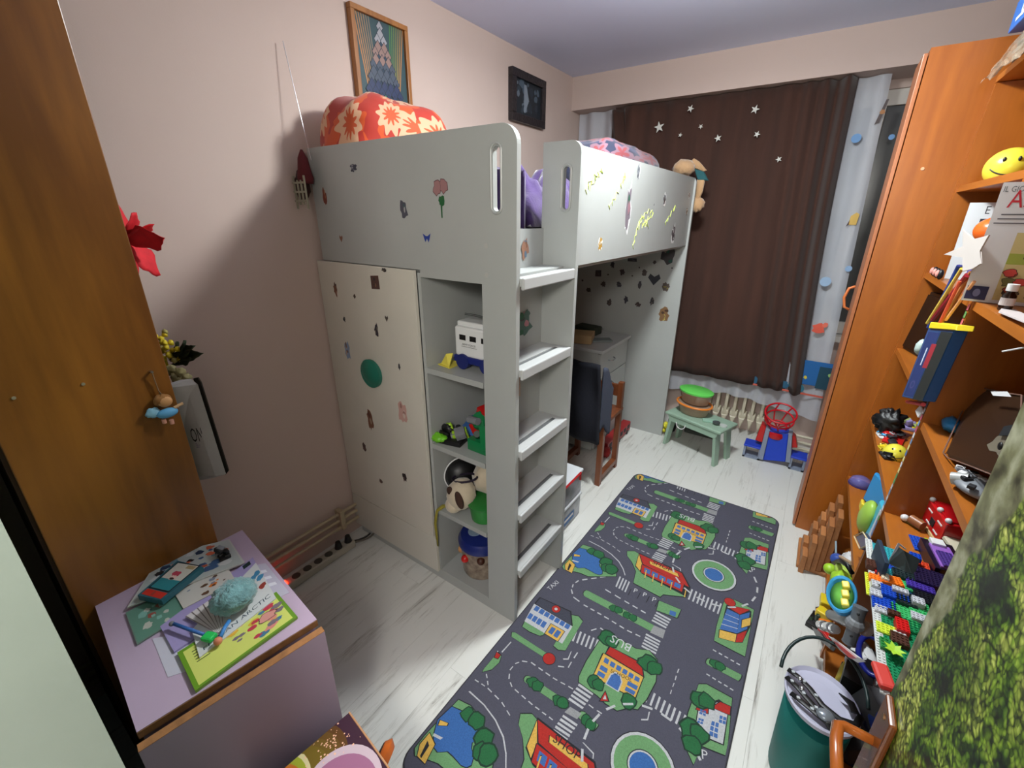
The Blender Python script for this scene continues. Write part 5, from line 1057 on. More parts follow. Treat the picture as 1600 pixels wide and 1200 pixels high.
def G(a, c_, z=0): return gc+tl_ @ Vector((a, c_, z))
for pts in ([(-.085, .055), (-.06, .045), (-.03, .02), (.0, -.02), (.04, -.04), (.075, -.03), (.09, .01)], [(-.088, .02), (-.06, .0), (-.03, -.03), (.0, -.06), (.02, -.09)], [(-.075, -.035), (-.04, -.05), (-.01, -.065), (.03, -.085)]):
    B().tube([G(a, c_) for a, c_ in pts], .009, 8, flat=.35).done('strap', BLACK, gg, smooth=True)
    for i in range(3):
        a, c_ = pts[i]; a2, c2 = pts[i+1]; B().obox(G((a+a2)/2, (c_+c2)/2, .004), (.008, .007, .003), .3).done('strap_window', M((180, 186, 190), .3), gg)
B().sph(G(.005, -.062, .008), (.022, .018, .010)).done('lens', M((150, 158, 166), .15, .5), gg, smooth=True)
for a, c_ in ((-.055, .03), (-.05, -.005)): B().sph(G(a, c_, .006), .008).done('silver_stud', CHROME, gg, smooth=True)
B().prism([G(.04, .055), G(.075, .045), G(.085, .01), G(.065, .005), G(.06, .03)], (0, 0, .005)).done('side_plate', BLACK, gg)

# ================================================================ DOOR with foliage poster and handle
dm = bpy.data.materials.new('foliage_poster'); dm.use_nodes = True; N = dm.node_tree.nodes; L = dm.node_tree.links; p = N['Principled BSDF']; p.inputs['Roughness'].default_value = .38
tc = N.new('ShaderNodeTexCoord')
def noise_n(sc, det=4, dist=0, w=None):
    n = N.new('ShaderNodeTexNoise'); n.inputs['Scale'].default_value = sc; n.inputs['Detail'].default_value = det; n.inputs['Distortion'].default_value = dist; L.new(tc.outputs['Object'], n.inputs[0]); return n
def ramp(src, *st):
    r = N.new('ShaderNodeValToRGB'); e = r.color_ramp.elements
    e[0].position, e[0].color = st[0][0], lin(st[0][1]); e[1].position, e[1].color = st[-1][0], lin(st[-1][1])
    for q in st[1:-1]: x = e.new(q[0]); x.color = lin(q[1])
    L.new(src, r.inputs[0]); return r
nd = noise_n(30, 3); vm = N.new('ShaderNodeVectorMath'); vm.operation = 'MULTIPLY_ADD'; vm.inputs[1].default_value = (.03, .03, .03); L.new(nd.outputs['Color'], vm.inputs[0]); L.new(tc.outputs['Object'], vm.inputs[2])
vo = N.new('ShaderNodeTexVoronoi'); vo.inputs['Scale'].default_value = 150; L.new(vm.outputs[0], vo.inputs[0])
big = noise_n(16, 9, .8)
c1 = ramp(big.outputs[0], (.33, (30, 50, 18)), (.41, (98, 138, 48)), (.49, (176, 208, 84)), (.59, (250, 250, 180)))
c2 = ramp(vo.outputs['Distance'], (.0, (255, 255, 255)), (.45, (190, 198, 160)), (.8, (60, 70, 44)))
c3 = N.new('ShaderNodeSeparateColor'); L.new(vo.outputs['Color'], c3.inputs[0]); c3r = ramp(c3.outputs[0], (.0, (90, 110, 70)), (.6, (230, 240, 180)), (1, (255, 255, 230)))
def mixc(a, c_, fac=1, mode='MULTIPLY'):
    m = N.new('ShaderNodeMix'); m.data_type = 'RGBA'; m.blend_type = mode
    if isinstance(fac, (int, float)): m.inputs[0].default_value = fac
    else: L.new(fac, m.inputs[0])
    L.new(a, m.inputs[6]); L.new(c_, m.inputs[7]); return m
lv0 = noise_n(5.5, 3, .6); lv1 = ramp(lv0.outputs[0], (.38, (110, 128, 100)), (.56, (255, 255, 240)))
fol = mixc(mixc(mixc(c1.outputs[0], c2.outputs[0]).outputs[2], c3r.outputs[0]).outputs[2], lv1.outputs[0])
mn = noise_n(22, 8, .3); moss = ramp(mn.outputs[0], (.36, (66, 62, 42)), (.5, (136, 136, 100)), (.64, (190, 192, 164)))
bn = noise_n(6, 4, 1.2); blot = ramp(bn.outputs[0], (.40, (50, 44, 30)), (.5, (255, 255, 255)))
mos = mixc(moss.outputs[0], blot.outputs[0], .9)
sx = N.new('ShaderNodeSeparateXYZ'); L.new(tc.outputs['Object'], sx.inputs[0])
en = noise_n(9, 4); 
# object origin: hinge side foot of the leaf; y grows to the free edge
a = N.new('ShaderNodeMath'); a.operation = 'MULTIPLY_ADD'; a.inputs[1].default_value = .16; L.new(sx.outputs[2], a.inputs[0]); L.new(sx.outputs[1], a.inputs[2])
a2 = N.new('ShaderNodeMath'); a2.operation = 'MULTIPLY_ADD'; a2.inputs[1].default_value = .12; L.new(en.outputs[0], a2.inputs[0]); L.new(a.outputs[0], a2.inputs[2])
st_ = N.new('ShaderNodeMapRange'); st_.inputs[1].default_value = .985; st_.inputs[2].default_value = .992; L.new(a2.outputs[0], st_.inputs[0])
fin = mixc(fol.outputs[2], mos.outputs[2], st_.outputs[0], 'MIX'); L.new(fin.outputs[2], p.inputs['Base Color'])
dl = tag(thing('door_1', None, None, (2.0, -1.235, 0)), kind='structure')
struct(B().box((2.0, -1.235, .008), (2.04, -.457, 2.05)).done('door_leaf', M((180, 180, 170), .5), dl))
po = struct(B().box((1.9992, -1.235, .01), (1.9999, -.4565, 2.048)).box((1.9992, -.4569, .01), (2.04, -.4562, 2.048)).done('foliage_poster', dm, dl)); po['label'] = 'photo print of green leaves and mossy bark'
HB_ = M((108, 56, 20), .25, var=.15, vs=20, coat=.4)
B().box((1.990, -.522, .76), (1.999, -.470, .985), bev=.003).done('handle_plate', HB_, dl)
b = B(); b.tube([(1.991, -.494, .915), (1.972, -.494, .915), (1.958, -.495, .916), (1.949, -.502, .918), (1.946, -.53, .922), (1.947, -.62, .926)], [.0068, .0068, .007, .0078, .0078, .007], 14, flat=1.0)
b.done('door_handle', M((150, 80, 30), .22, coat=.5), dl, smooth=True)
for z in (.968, .80): B().cyl((1.990, -.496, z), (1.9885, -.496, z), .004, n=10).done('screw', M((120, 90, 60), .3, .6), dl)

# ================================================================ RUG
RUGD = [
('grass',[(0.022,0.251),(0.071,0.26),(0.13,0.246),(0.168,0.225),(0.198,0.211),(0.229,0.188),(0.247,0.152),(0.139,0.076),(0.099,0.074),(0.057,0.06),(0.026,0.047),(0.01,0.061),(0.009,0.105)]),
('lake',[(0.019,0.221),(0.068,0.232),(0.102,0.232),(0.138,0.219),(0.157,0.204),(0.158,0.189),(0.147,0.177),(0.156,0.163),(0.176,0.152),(0.186,0.129),(0.178,0.116),(0.16,0.111),(0.124,0.115),(0.102,0.115),(0.077,0.095),(0.053,0.099),(0.029,0.128),(0.01,0.163)]),
('yellow',[(0.016,0.119),(0.054,0.105),(0.067,0.05),(0.032,0.051),(0.015,0.078)]),
('dark',[(0.027,0.1),(0.042,0.092),(0.047,0.053),(0.039,0.056)]),
('yellow',[(0.017,0.167),(0.045,0.175),(0.047,0.167),(0.023,0.152)]),
('white',[(0.028,0.127),(0.062,0.134),(0.059,0.125),(0.031,0.119)]),
('blob',(0.078,0.234),0.0231),
('blob',(0.118,0.236),0.027299999999999998),
('blob',(0.174,0.207),0.0315),
('blob',(0.188,0.173),0.027299999999999998),
('blob',(0.21,0.18),0.0294),
('white',[(0.032,0.292),(0.105,0.287),(0.107,0.291),(0.035,0.297)]),
('white',[(0.105,0.287),(0.167,0.271),(0.169,0.275),(0.107,0.291)]),
('white',[(0.167,0.271),(0.219,0.245),(0.221,0.25),(0.169,0.275)]),
('white',[(0.219,0.245),(0.254,0.213),(0.256,0.217),(0.221,0.25)]),
('white',[(0.254,0.213),(0.278,0.18),(0.28,0.184),(0.256,0.217)]),
('white',[(0.023,0.34),(0.039,0.341),(0.04,0.337),(0.023,0.336)]),
('white',[(0.052,0.342),(0.068,0.342),(0.068,0.339),(0.052,0.338)]),
('white',[(0.08,0.343),(0.101,0.34),(0.101,0.336),(0.08,0.339)]),
('white',[(0.116,0.338),(0.136,0.335),(0.136,0.331),(0.115,0.334)]),
('white',[(0.151,0.333),(0.169,0.326),(0.167,0.323),(0.15,0.329)]),
('white',[(0.182,0.321),(0.2,0.314),(0.198,0.311),(0.18,0.318)]),
('white',[(0.325,0.382),(0.31,0.382),(0.31,0.386),(0.326,0.385)]),
('white',[(0.298,0.382),(0.282,0.382),(0.283,0.386),(0.299,0.386)]),
('white',[(0.27,0.383),(0.254,0.383),(0.254,0.387),(0.271,0.387)]),
('white',[(0.242,0.383),(0.224,0.385),(0.225,0.389),(0.243,0.387)]),
('white',[(0.212,0.386),(0.193,0.388),(0.194,0.392),(0.212,0.39)]),
('white',[(0.18,0.389),(0.162,0.391),(0.162,0.395),(0.181,0.393)]),
('white',[(0.147,0.393),(0.133,0.402),(0.135,0.406),(0.15,0.396)]),
('white',[(0.121,0.41),(0.111,0.427),(0.115,0.429),(0.125,0.412)]),
('white',[(0.104,0.44),(0.105,0.458),(0.109,0.458),(0.108,0.44)]),
('white',[(0.106,0.473),(0.115,0.486),(0.118,0.484),(0.109,0.47)]),
('white',[(0.122,0.497),(0.14,0.506),(0.142,0.502),(0.124,0.493)]),
('white',[(0.154,0.513),(0.174,0.512),(0.174,0.507),(0.154,0.508)]),
('white',[(0.188,0.511),(0.207,0.511),(0.206,0.506),(0.188,0.507)]),
('white',[(0.22,0.51),(0.239,0.51),(0.239,0.505),(0.22,0.506)]),
('white',[(0.252,0.509),(0.27,0.51),(0.27,0.506),(0.252,0.505)]),
('white',[(0.283,0.511),(0.3,0.513),(0.301,0.509),(0.283,0.507)]),
('white',[(0.313,0.514),(0.331,0.515),(0.331,0.511),(0.313,0.51)]),
('white',[(0.025,0.476),(0.029,0.456),(0.025,0.456),(0.021,0.475)]),
('white',[(0.032,0.442),(0.037,0.423),(0.032,0.423),(0.028,0.442)]),
('white',[(0.04,0.41),(0.043,0.392),(0.039,0.391),(0.035,0.409)]),
('white',[(0.045,0.38),(0.057,0.369),(0.054,0.367),(0.042,0.377)]),
('white',[(0.065,0.362),(0.076,0.351),(0.073,0.349),(0.062,0.359)]),
('white',[(0.402,0.499),(0.42,0.498),(0.42,0.494),(0.401,0.495)]),
('white',[(0.434,0.498),(0.452,0.498),(0.451,0.494),(0.433,0.494)]),
('white',[(0.277,0.767),(0.292,0.786),(0.295,0.782),(0.281,0.763)]),
('white',[(0.305,0.8),(0.319,0.797),(0.318,0.792),(0.304,0.794)]),
('white',[(0.244,0.558),(0.264,0.568),(0.266,0.564),(0.246,0.554)]),
('white',[(0.277,0.573),(0.276,0.6),(0.28,0.6),(0.281,0.573)]),
('white',[(0.276,0.619),(0.277,0.647),(0.281,0.647),(0.281,0.619)]),
('white',[(0.036,0.48),(0.04,0.536),(0.044,0.535),(0.041,0.479)]),
('white',[(0.208,1.059),(0.189,1.041),(0.186,1.046),(0.204,1.065)]),
('white',[(0.177,1.028),(0.159,1.01),(0.155,1.015),(0.174,1.033)]),
('white',[(0.146,0.997),(0.129,0.979),(0.124,0.984),(0.142,1.002)]),
('white',[(0.117,0.967),(0.111,0.947),(0.106,0.95),(0.112,0.97)]),
('white',[(0.107,0.935),(0.112,0.917),(0.107,0.916),(0.102,0.935)]),
('white',[(0.113,0.906),(0.13,0.887),(0.126,0.882),(0.11,0.901)]),
('white',[(0.139,0.874),(0.173,0.868),(0.173,0.862),(0.14,0.868)]),
('white',[(0.196,0.863),(0.215,0.863),(0.216,0.857),(0.196,0.857)]),
('white',[(0.229,0.862),(0.248,0.862),(0.248,0.856),(0.229,0.856)]),
('white',[(0.262,0.861),(0.28,0.861),(0.281,0.855),(0.262,0.855)]),
('white',[(0.294,0.86),(0.315,0.859),(0.315,0.853),(0.294,0.854)]),
('white',[(0.33,0.857),(0.35,0.856),(0.35,0.85),(0.33,0.852)]),
('white',[(0.365,0.855),(0.385,0.853),(0.385,0.848),(0.365,0.849)]),
('white',[(0.399,0.852),(0.419,0.854),(0.419,0.848),(0.399,0.847)]),
('white',[(0.434,0.855),(0.453,0.856),(0.453,0.851),(0.434,0.849)]),
('white',[(0.237,0.995),(0.266,0.992),(0.266,0.986),(0.238,0.989)]),
('white',[(0.286,0.99),(0.314,0.987),(0.314,0.981),(0.286,0.984)]),
('white',[(0.333,0.985),(0.356,0.983),(0.356,0.977),(0.334,0.979)]),
('white',[(0.372,0.982),(0.395,0.98),(0.394,0.974),(0.372,0.976)]),
('white',[(0.41,0.979),(0.432,0.977),(0.431,0.971),(0.41,0.972)]),
('white',[(0.622,0.807),(0.622,0.788),(0.618,0.787),(0.618,0.806)]),
('white',[(0.622,0.774),(0.623,0.756),(0.62,0.755),(0.618,0.774)]),
('white',[(0.623,0.743),(0.623,0.726),(0.62,0.725),(0.62,0.742)]),
('white',[(0.623,0.713),(0.624,0.696),(0.621,0.695),(0.62,0.712)]),
('white',[(0.707,0.964),(0.719,0.963),(0.719,0.958),(0.706,0.959)]),
('white',[(0.729,0.963),(0.741,0.962),(0.74,0.956),(0.728,0.957)]),
('white',[(0.75,0.961),(0.763,0.96),(0.762,0.955),(0.749,0.956)]),
('white',[(0.772,0.959),(0.784,0.959),(0.783,0.953),(0.771,0.954)]),
('white',[(0.793,0.958),(0.805,0.957),(0.804,0.952),(0.792,0.952)]),
('white',[(0.71,0.848),(0.722,0.847),(0.721,0.842),(0.709,0.843)]),
('white',[(0.731,0.846),(0.743,0.845),(0.742,0.84),(0.73,0.841)]),
('white',[(0.752,0.844),(0.763,0.843),(0.762,0.838),(0.751,0.839)]),
('white',[(0.772,0.843),(0.784,0.842),(0.783,0.837),(0.771,0.838)]),
('white',[(0.792,0.841),(0.804,0.84),(0.802,0.835),(0.791,0.836)]),
('grass',[(0.026,0.471),(0.046,0.466),(0.055,0.441),(0.049,0.403),(0.027,0.376),(0.024,0.388)]),
('red',[(0.022,0.468),(0.041,0.468),(0.042,0.45),(0.028,0.447)]),
('grass',[(0.338,0.437),(0.34,0.439),(0.341,0.444),(0.342,0.451),(0.342,0.458),(0.341,0.462),(0.34,0.464),(0.181,0.463),(0.174,0.461),(0.168,0.456),(0.167,0.449),(0.168,0.442),(0.174,0.436),(0.18,0.435)]),
('blob',(0.199,0.451),0.02),
('blob',(0.221,0.451),0.02),
('blob',(0.307,0.449),0.02),
('blob',(0.325,0.451),0.02),
('grass',[(0.486,0.901),(0.488,0.904),(0.49,0.91),(0.49,0.918),(0.489,0.927),(0.489,0.933),(0.487,0.936),(0.178,0.94),(0.17,0.938),(0.166,0.931),(0.165,0.922),(0.168,0.912),(0.174,0.905),(0.182,0.903)]),
('blob',(0.308,0.918),0.018),
('blob',(0.33,0.922),0.018),
('blob',(0.371,0.919),0.018),
('blob',(0.396,0.921),0.018),
('grass',[(0.448,0.43),(0.45,0.431),(0.453,0.436),(0.455,0.443),(0.456,0.449),(0.457,0.455),(0.456,0.457),(0.404,0.467),(0.397,0.466),(0.391,0.462),(0.388,0.455),(0.387,0.448),(0.39,0.442),(0.396,0.439)]),
('blob',(0.418,0.446),0.019),
('blob',(0.436,0.443),0.019),
('grass',[(0.81,0.885),(0.812,0.887),(0.814,0.893),(0.816,0.9),(0.817,0.908),(0.817,0.913),(0.816,0.916),(0.71,0.917),(0.704,0.915),(0.699,0.909),(0.697,0.901),(0.697,0.893),(0.7,0.887),(0.705,0.885)]),
('blob',(0.728,0.906),0.019),
('blob',(0.743,0.905),0.019),
('grass',[(0.02,0.572),(0.031,0.579),(0.194,0.576),(0.195,0.555),(0.03,0.555)]),
('disc','red',(0.202,0.562),0.023),
('white',[(0.34,0.543),(0.398,0.542),(0.398,0.533),(0.34,0.534)]),
('white',[(0.34,0.527),(0.397,0.526),(0.396,0.517),(0.339,0.518)]),
('white',[(0.338,0.511),(0.395,0.51),(0.394,0.501),(0.337,0.502)]),
('white',[(0.337,0.495),(0.393,0.495),(0.392,0.486),(0.336,0.487)]),
('white',[(0.336,0.48),(0.392,0.479),(0.391,0.471),(0.335,0.471)]),
('island',[(0.353,0.454),(0.395,0.457),(0.391,0.432),(0.345,0.427)]),
('white',[(0.346,0.418),(0.4,0.419),(0.4,0.411),(0.346,0.41)]),
('white',[(0.345,0.404),(0.399,0.405),(0.398,0.397),(0.344,0.395)]),
('white',[(0.344,0.389),(0.397,0.39),(0.396,0.383),(0.343,0.381)]),
('white',[(0.342,0.375),(0.395,0.377),(0.396,0.369),(0.343,0.367)]),
('white',[(0.342,0.361),(0.395,0.363),(0.394,0.355),(0.341,0.353)]),
('white',[(0.226,0.733),(0.237,0.678),(0.244,0.679),(0.233,0.734)]),
('white',[(0.244,0.735),(0.255,0.68),(0.262,0.681),(0.252,0.736)]),
('white',[(0.263,0.737),(0.272,0.683),(0.279,0.683),(0.27,0.737)]),
('white',[(0.281,0.739),(0.29,0.685),(0.297,0.686),(0.288,0.739)]),
('white',[(0.299,0.741),(0.307,0.687),(0.314,0.688),(0.306,0.741)]),
('white',[(0.316,0.742),(0.325,0.689),(0.331,0.69),(0.323,0.743)]),
('white',[(0.554,0.669),(0.555,0.619),(0.563,0.618),(0.561,0.669)]),
('white',[(0.573,0.667),(0.574,0.617),(0.581,0.616),(0.58,0.666)]),
('white',[(0.592,0.665),(0.593,0.615),(0.6,0.615),(0.599,0.664)]),
('white',[(0.611,0.663),(0.611,0.614),(0.618,0.613),(0.618,0.662)]),
('white',[(0.629,0.661),(0.629,0.612),(0.636,0.611),(0.636,0.66)]),
('white',[(0.647,0.659),(0.647,0.61),(0.654,0.61),(0.654,0.658)]),
('white',[(0.665,0.657),(0.664,0.609),(0.671,0.608),(0.672,0.656)]),
('white',[(0.683,0.655),(0.681,0.607),(0.688,0.607),(0.69,0.654)]),
('white',[(0.468,1.008),(0.53,1.005),(0.529,0.996),(0.467,0.999)]),
('white',[(0.467,0.992),(0.529,0.989),(0.529,0.98),(0.466,0.983)]),
('white',[(0.467,0.976),(0.528,0.973),(0.527,0.964),(0.466,0.967)]),
('white',[(0.466,0.96),(0.527,0.958),(0.526,0.949),(0.465,0.951)]),
('island',[(0.481,0.936),(0.527,0.94),(0.531,0.897),(0.479,0.894)]),
('white',[(0.468,0.881),(0.527,0.88),(0.527,0.872),(0.468,0.872)]),
('white',[(0.47,0.866),(0.528,0.865),(0.528,0.857),(0.47,0.857)]),
('white',[(0.47,0.851),(0.528,0.851),(0.529,0.843),(0.471,0.843)]),
('white',[(0.471,0.836),(0.529,0.836),(0.529,0.828),(0.471,0.828)]),
('white',[(0.472,0.821),(0.529,0.822),(0.53,0.814),(0.473,0.813)]),
('white',[(0.26,1.103),(0.268,1.034),(0.275,1.033),(0.267,1.102)]),
('white',[(0.276,1.101),(0.283,1.032),(0.29,1.032),(0.283,1.1)]),
('white',[(0.291,1.1),(0.298,1.031),(0.304,1.03),(0.298,1.099)]),
('white',[(0.306,1.098),(0.313,1.029),(0.319,1.029),(0.313,1.097)]),
('white',[(0.557,1.22),(0.559,1.152),(0.566,1.152),(0.564,1.219)]),
('white',[(0.575,1.219),(0.577,1.151),(0.584,1.151),(0.583,1.218)]),
('white',[(0.593,1.218),(0.595,1.151),(0.602,1.15),(0.6,1.217)]),
('white',[(0.611,1.217),(0.612,1.15),(0.619,1.15),(0.618,1.216)]),
('white',[(0.629,1.215),(0.629,1.149),(0.636,1.149),(0.636,1.215)]),
('white',[(0.646,1.214),(0.646,1.149),(0.653,1.148),(0.653,1.214)]),
('white',[(0.664,1.213),(0.663,1.148),(0.67,1.148),(0.671,1.213)]),
('white',[(0.681,1.212),(0.681,1.147),(0.687,1.147),(0.688,1.212)]),
('grass',[(0.329,0.793),(0.357,0.794),(0.4,0.794),(0.459,0.792),(0.503,0.814),(0.542,0.795),(0.565,0.709),(0.559,0.628),(0.546,0.579),(0.518,0.566),(0.49,0.535),(0.448,0.534),(0.414,0.542),(0.337,0.547),(0.328,0.566),(0.323,0.634),(0.327,0.742)]),
('dark',[(0.358,0.7),(0.524,0.706),(0.529,0.605),(0.368,0.591)]),
('yellow',[(0.363,0.701),(0.522,0.702),(0.525,0.608),(0.37,0.596)]),
('dark',[(0.366,0.743),(0.5,0.751),(0.527,0.699),(0.368,0.702)]),
('red',[(0.373,0.742),(0.498,0.745),(0.52,0.703),(0.371,0.707)]),
('blue',[(0.375,0.69),(0.393,0.689),(0.395,0.669),(0.377,0.669)]),
('blue',[(0.4,0.689),(0.418,0.689),(0.42,0.669),(0.402,0.669)]),
('blue',[(0.425,0.689),(0.443,0.689),(0.444,0.67),(0.427,0.669)]),
('blue',[(0.45,0.689),(0.467,0.689),(0.468,0.67),(0.451,0.67)]),
('blue',[(0.474,0.689),(0.491,0.688),(0.492,0.67),(0.475,0.67)]),
('blue',[(0.497,0.688),(0.514,0.688),(0.515,0.671),(0.498,0.67)]),
('blue',[(0.375,0.654),(0.403,0.653),(0.405,0.635),(0.377,0.635)]),
('blue',[(0.377,0.628),(0.405,0.628),(0.405,0.61),(0.378,0.61)]),
('blue',[(0.482,0.654),(0.519,0.656),(0.519,0.639),(0.483,0.638)]),
('blue',[(0.484,0.631),(0.519,0.632),(0.518,0.616),(0.484,0.615)]),
('white',[(0.418,0.641),(0.431,0.66),(0.453,0.656),(0.467,0.638),(0.47,0.596),(0.418,0.595)]),
('blue',[(0.423,0.639),(0.432,0.654),(0.451,0.652),(0.463,0.635),(0.465,0.599),(0.422,0.6)]),
('dark',[(0.428,0.576),(0.458,0.547),(0.425,0.526)]),
('red',[(0.43,0.571),(0.452,0.547),(0.429,0.532)]),
('white',[(0.434,0.561),(0.445,0.548),(0.434,0.542)]),
('blob',(0.345,0.769),0.033),
('blob',(0.369,0.765),0.025),
('blob',(0.517,0.759),0.035),
('blob',(0.543,0.758),0.03),
('blob',(0.381,0.58),0.026),
('blob',(0.4,0.579),0.022),
('blob',(0.51,0.588),0.027),
('grass',[(0.175,0.782),(0.205,0.795),(0.231,0.783),(0.236,0.627),(0.211,0.614),(0.188,0.618),(0.186,0.657)]),
('grass',[(0.034,0.644),(0.134,0.645),(0.122,0.624),(0.078,0.616),(0.039,0.618)]),
('dark',[(0.017,0.785),(0.168,0.8),(0.209,0.738),(0.017,0.741)]),
('roof',[(0.024,0.783),(0.166,0.794),(0.201,0.74),(0.022,0.744)]),
('white',[(0.017,0.741),(0.208,0.737),(0.212,0.645),(0.032,0.644)]),
('blue',[(0.03,0.738),(0.05,0.738),(0.051,0.713),(0.031,0.713)]),
('blue',[(0.056,0.738),(0.076,0.738),(0.077,0.713),(0.056,0.713)]),
('blue',[(0.081,0.738),(0.101,0.737),(0.102,0.714),(0.082,0.714)]),
('blue',[(0.106,0.737),(0.126,0.737),(0.127,0.714),(0.107,0.714)]),
('blue',[(0.131,0.737),(0.151,0.737),(0.152,0.714),(0.132,0.714)]),
('blue',[(0.156,0.737),(0.175,0.737),(0.176,0.714),(0.157,0.714)]),
('blue',[(0.18,0.737),(0.199,0.737),(0.2,0.714),(0.181,0.714)]),
('blue',[(0.028,0.692),(0.046,0.692),(0.049,0.664),(0.031,0.664)]),
('blue',[(0.051,0.692),(0.069,0.692),(0.071,0.663),(0.053,0.664)]),
('blue',[(0.073,0.692),(0.091,0.692),(0.093,0.663),(0.075,0.663)]),
('blue',[(0.095,0.692),(0.113,0.692),(0.115,0.662),(0.097,0.663)]),
('yellow',[(0.129,0.697),(0.192,0.698),(0.192,0.644),(0.132,0.644)]),
('blue',[(0.139,0.688),(0.158,0.688),(0.158,0.655),(0.139,0.656)]),
('blue',[(0.164,0.688),(0.183,0.688),(0.183,0.654),(0.164,0.655)]),
('disc','red',(0.109,0.772),0.018),
('disc','white',(0.109,0.772),0.007),
('grass',[(0.226,0.337),(0.258,0.359),(0.288,0.352),(0.322,0.261),(0.541,0.266),(0.549,0.219),(0.461,0.174),(0.455,0.153),(0.328,0.161),(0.312,0.235),(0.275,0.28),(0.239,0.307)]),
('dark',[(0.279,0.361),(0.495,0.356),(0.551,0.287),(0.551,0.22),(0.341,0.236),(0.296,0.263)]),
('red',[(0.284,0.355),(0.493,0.349),(0.545,0.283),(0.323,0.299)]),
('yellow',[(0.283,0.351),(0.319,0.296),(0.326,0.249),(0.298,0.269)]),
('red',[(0.32,0.293),(0.521,0.288),(0.526,0.237),(0.334,0.242)]),
('blue',[(0.337,0.282),(0.367,0.281),(0.373,0.253),(0.344,0.254)]),
('blue',[(0.375,0.281),(0.404,0.28),(0.409,0.252),(0.38,0.253)]),
('blue',[(0.412,0.279),(0.44,0.278),(0.445,0.251),(0.416,0.252)]),
('blue',[(0.448,0.278),(0.476,0.277),(0.479,0.25),(0.452,0.251)]),
('blue',[(0.483,0.277),(0.511,0.276),(0.514,0.249),(0.486,0.25)]),
('yellow',[(0.342,0.337),(0.477,0.336),(0.49,0.317),(0.351,0.319)]),
('yellow',[(0.347,0.27),(0.351,0.273),(0.363,0.219),(0.358,0.219)]),
('yellow',[(0.385,0.267),(0.389,0.27),(0.4,0.217),(0.395,0.218)]),
('yellow',[(0.428,0.265),(0.432,0.268),(0.442,0.216),(0.437,0.216)]),
('yellow',[(0.47,0.266),(0.474,0.269),(0.482,0.217),(0.478,0.218)]),
('yellow',[(0.536,0.261),(0.539,0.264),(0.546,0.213),(0.541,0.214)]),
('grass',[(0.458,0.13),(0.55,0.137),(0.549,0.086),(0.465,0.074)]),
('blue',[(0.513,0.108),(0.538,0.112),(0.541,0.087),(0.516,0.084)]),
('dark',[(0.332,0.122),(0.334,0.124),(0.336,0.082),(0.333,0.08)]),
('dark',[(0.373,0.124),(0.376,0.126),(0.376,0.085),(0.373,0.083)]),
('dark',[(0.413,0.127),(0.416,0.129),(0.416,0.088),(0.413,0.086)]),
('dark',[(0.453,0.129),(0.455,0.131),(0.455,0.09),(0.452,0.089)]),
('disc','dark',(0.62,0.427),0.1),
('disc','white',(0.62,0.427),0.097),
('disc','grass',(0.62,0.427),0.088),
('disc','dark',(0.62,0.427),0.048),
('disc','white',(0.62,0.427),0.045),
('disc','lake',(0.62,0.427),0.04),
('ring',(0.62,0.427),0.185,18),
('grass',[(0.696,0.789),(0.719,0.805),(0.805,0.805),(0.826,0.606),(0.754,0.59),(0.747,0.522),(0.698,0.573),(0.692,0.669)]),
('dark',[(0.713,0.71),(0.768,0.775),(0.803,0.768),(0.813,0.631),(0.766,0.621),(0.723,0.623)]),
('white',[(0.717,0.71),(0.769,0.764),(0.801,0.761),(0.809,0.634),(0.767,0.626),(0.725,0.629)]),
('red',[(0.71,0.694),(0.717,0.72),(0.743,0.728),(0.747,0.703)]),
('red',[(0.753,0.732),(0.774,0.768),(0.806,0.772),(0.809,0.741)]),
('blue',[(0.722,0.704),(0.73,0.706),(0.731,0.698),(0.723,0.696)]),
('blue',[(0.723,0.694),(0.732,0.696),(0.732,0.688),(0.723,0.686)]),
('blue',[(0.732,0.706),(0.74,0.708),(0.742,0.699),(0.734,0.698)]),
('blue',[(0.734,0.696),(0.742,0.697),(0.743,0.689),(0.734,0.688)]),
('blue',[(0.726,0.672),(0.733,0.673),(0.732,0.665),(0.725,0.664)]),
('blue',[(0.725,0.661),(0.732,0.663),(0.732,0.655),(0.724,0.653)]),
('blue',[(0.734,0.674),(0.741,0.676),(0.741,0.667),(0.734,0.665)]),
('blue',[(0.734,0.663),(0.741,0.665),(0.741,0.657),(0.733,0.655)]),
('blue',[(0.764,0.687),(0.773,0.689),(0.774,0.674),(0.764,0.672)]),
('blue',[(0.764,0.669),(0.774,0.671),(0.775,0.656),(0.765,0.654)]),
('blue',[(0.765,0.65),(0.776,0.653),(0.778,0.638),(0.767,0.636)]),
('blue',[(0.776,0.69),(0.785,0.692),(0.786,0.677),(0.777,0.675)]),
('blue',[(0.777,0.671),(0.787,0.673),(0.788,0.659),(0.778,0.657)]),
('blue',[(0.778,0.653),(0.789,0.655),(0.791,0.641),(0.78,0.639)]),
('blue',[(0.782,0.721),(0.791,0.723),(0.791,0.712),(0.783,0.709)]),
('blue',[(0.783,0.706),(0.792,0.709),(0.793,0.698),(0.784,0.695)]),
('blue',[(0.793,0.723),(0.802,0.726),(0.803,0.714),(0.794,0.712)]),
('blue',[(0.794,0.709),(0.803,0.712),(0.804,0.701),(0.795,0.698)]),
('blob',(0.714,0.736),0.03),
('blob',(0.733,0.744),0.03),
('blob',(0.714,0.617),0.035),
('blob',(0.738,0.62),0.03),
('blob',(0.729,0.577),0.03),
('grass',[(0.693,1.229),(0.727,1.267),(0.808,1.258),(0.814,1.002),(0.701,1.005),(0.694,1.086)]),
('dark',[(0.705,1.218),(0.8,1.244),(0.811,1.168),(0.795,1.06),(0.713,1.034)]),
('blue',[(0.712,1.198),(0.763,1.195),(0.77,1.093),(0.708,1.074)]),
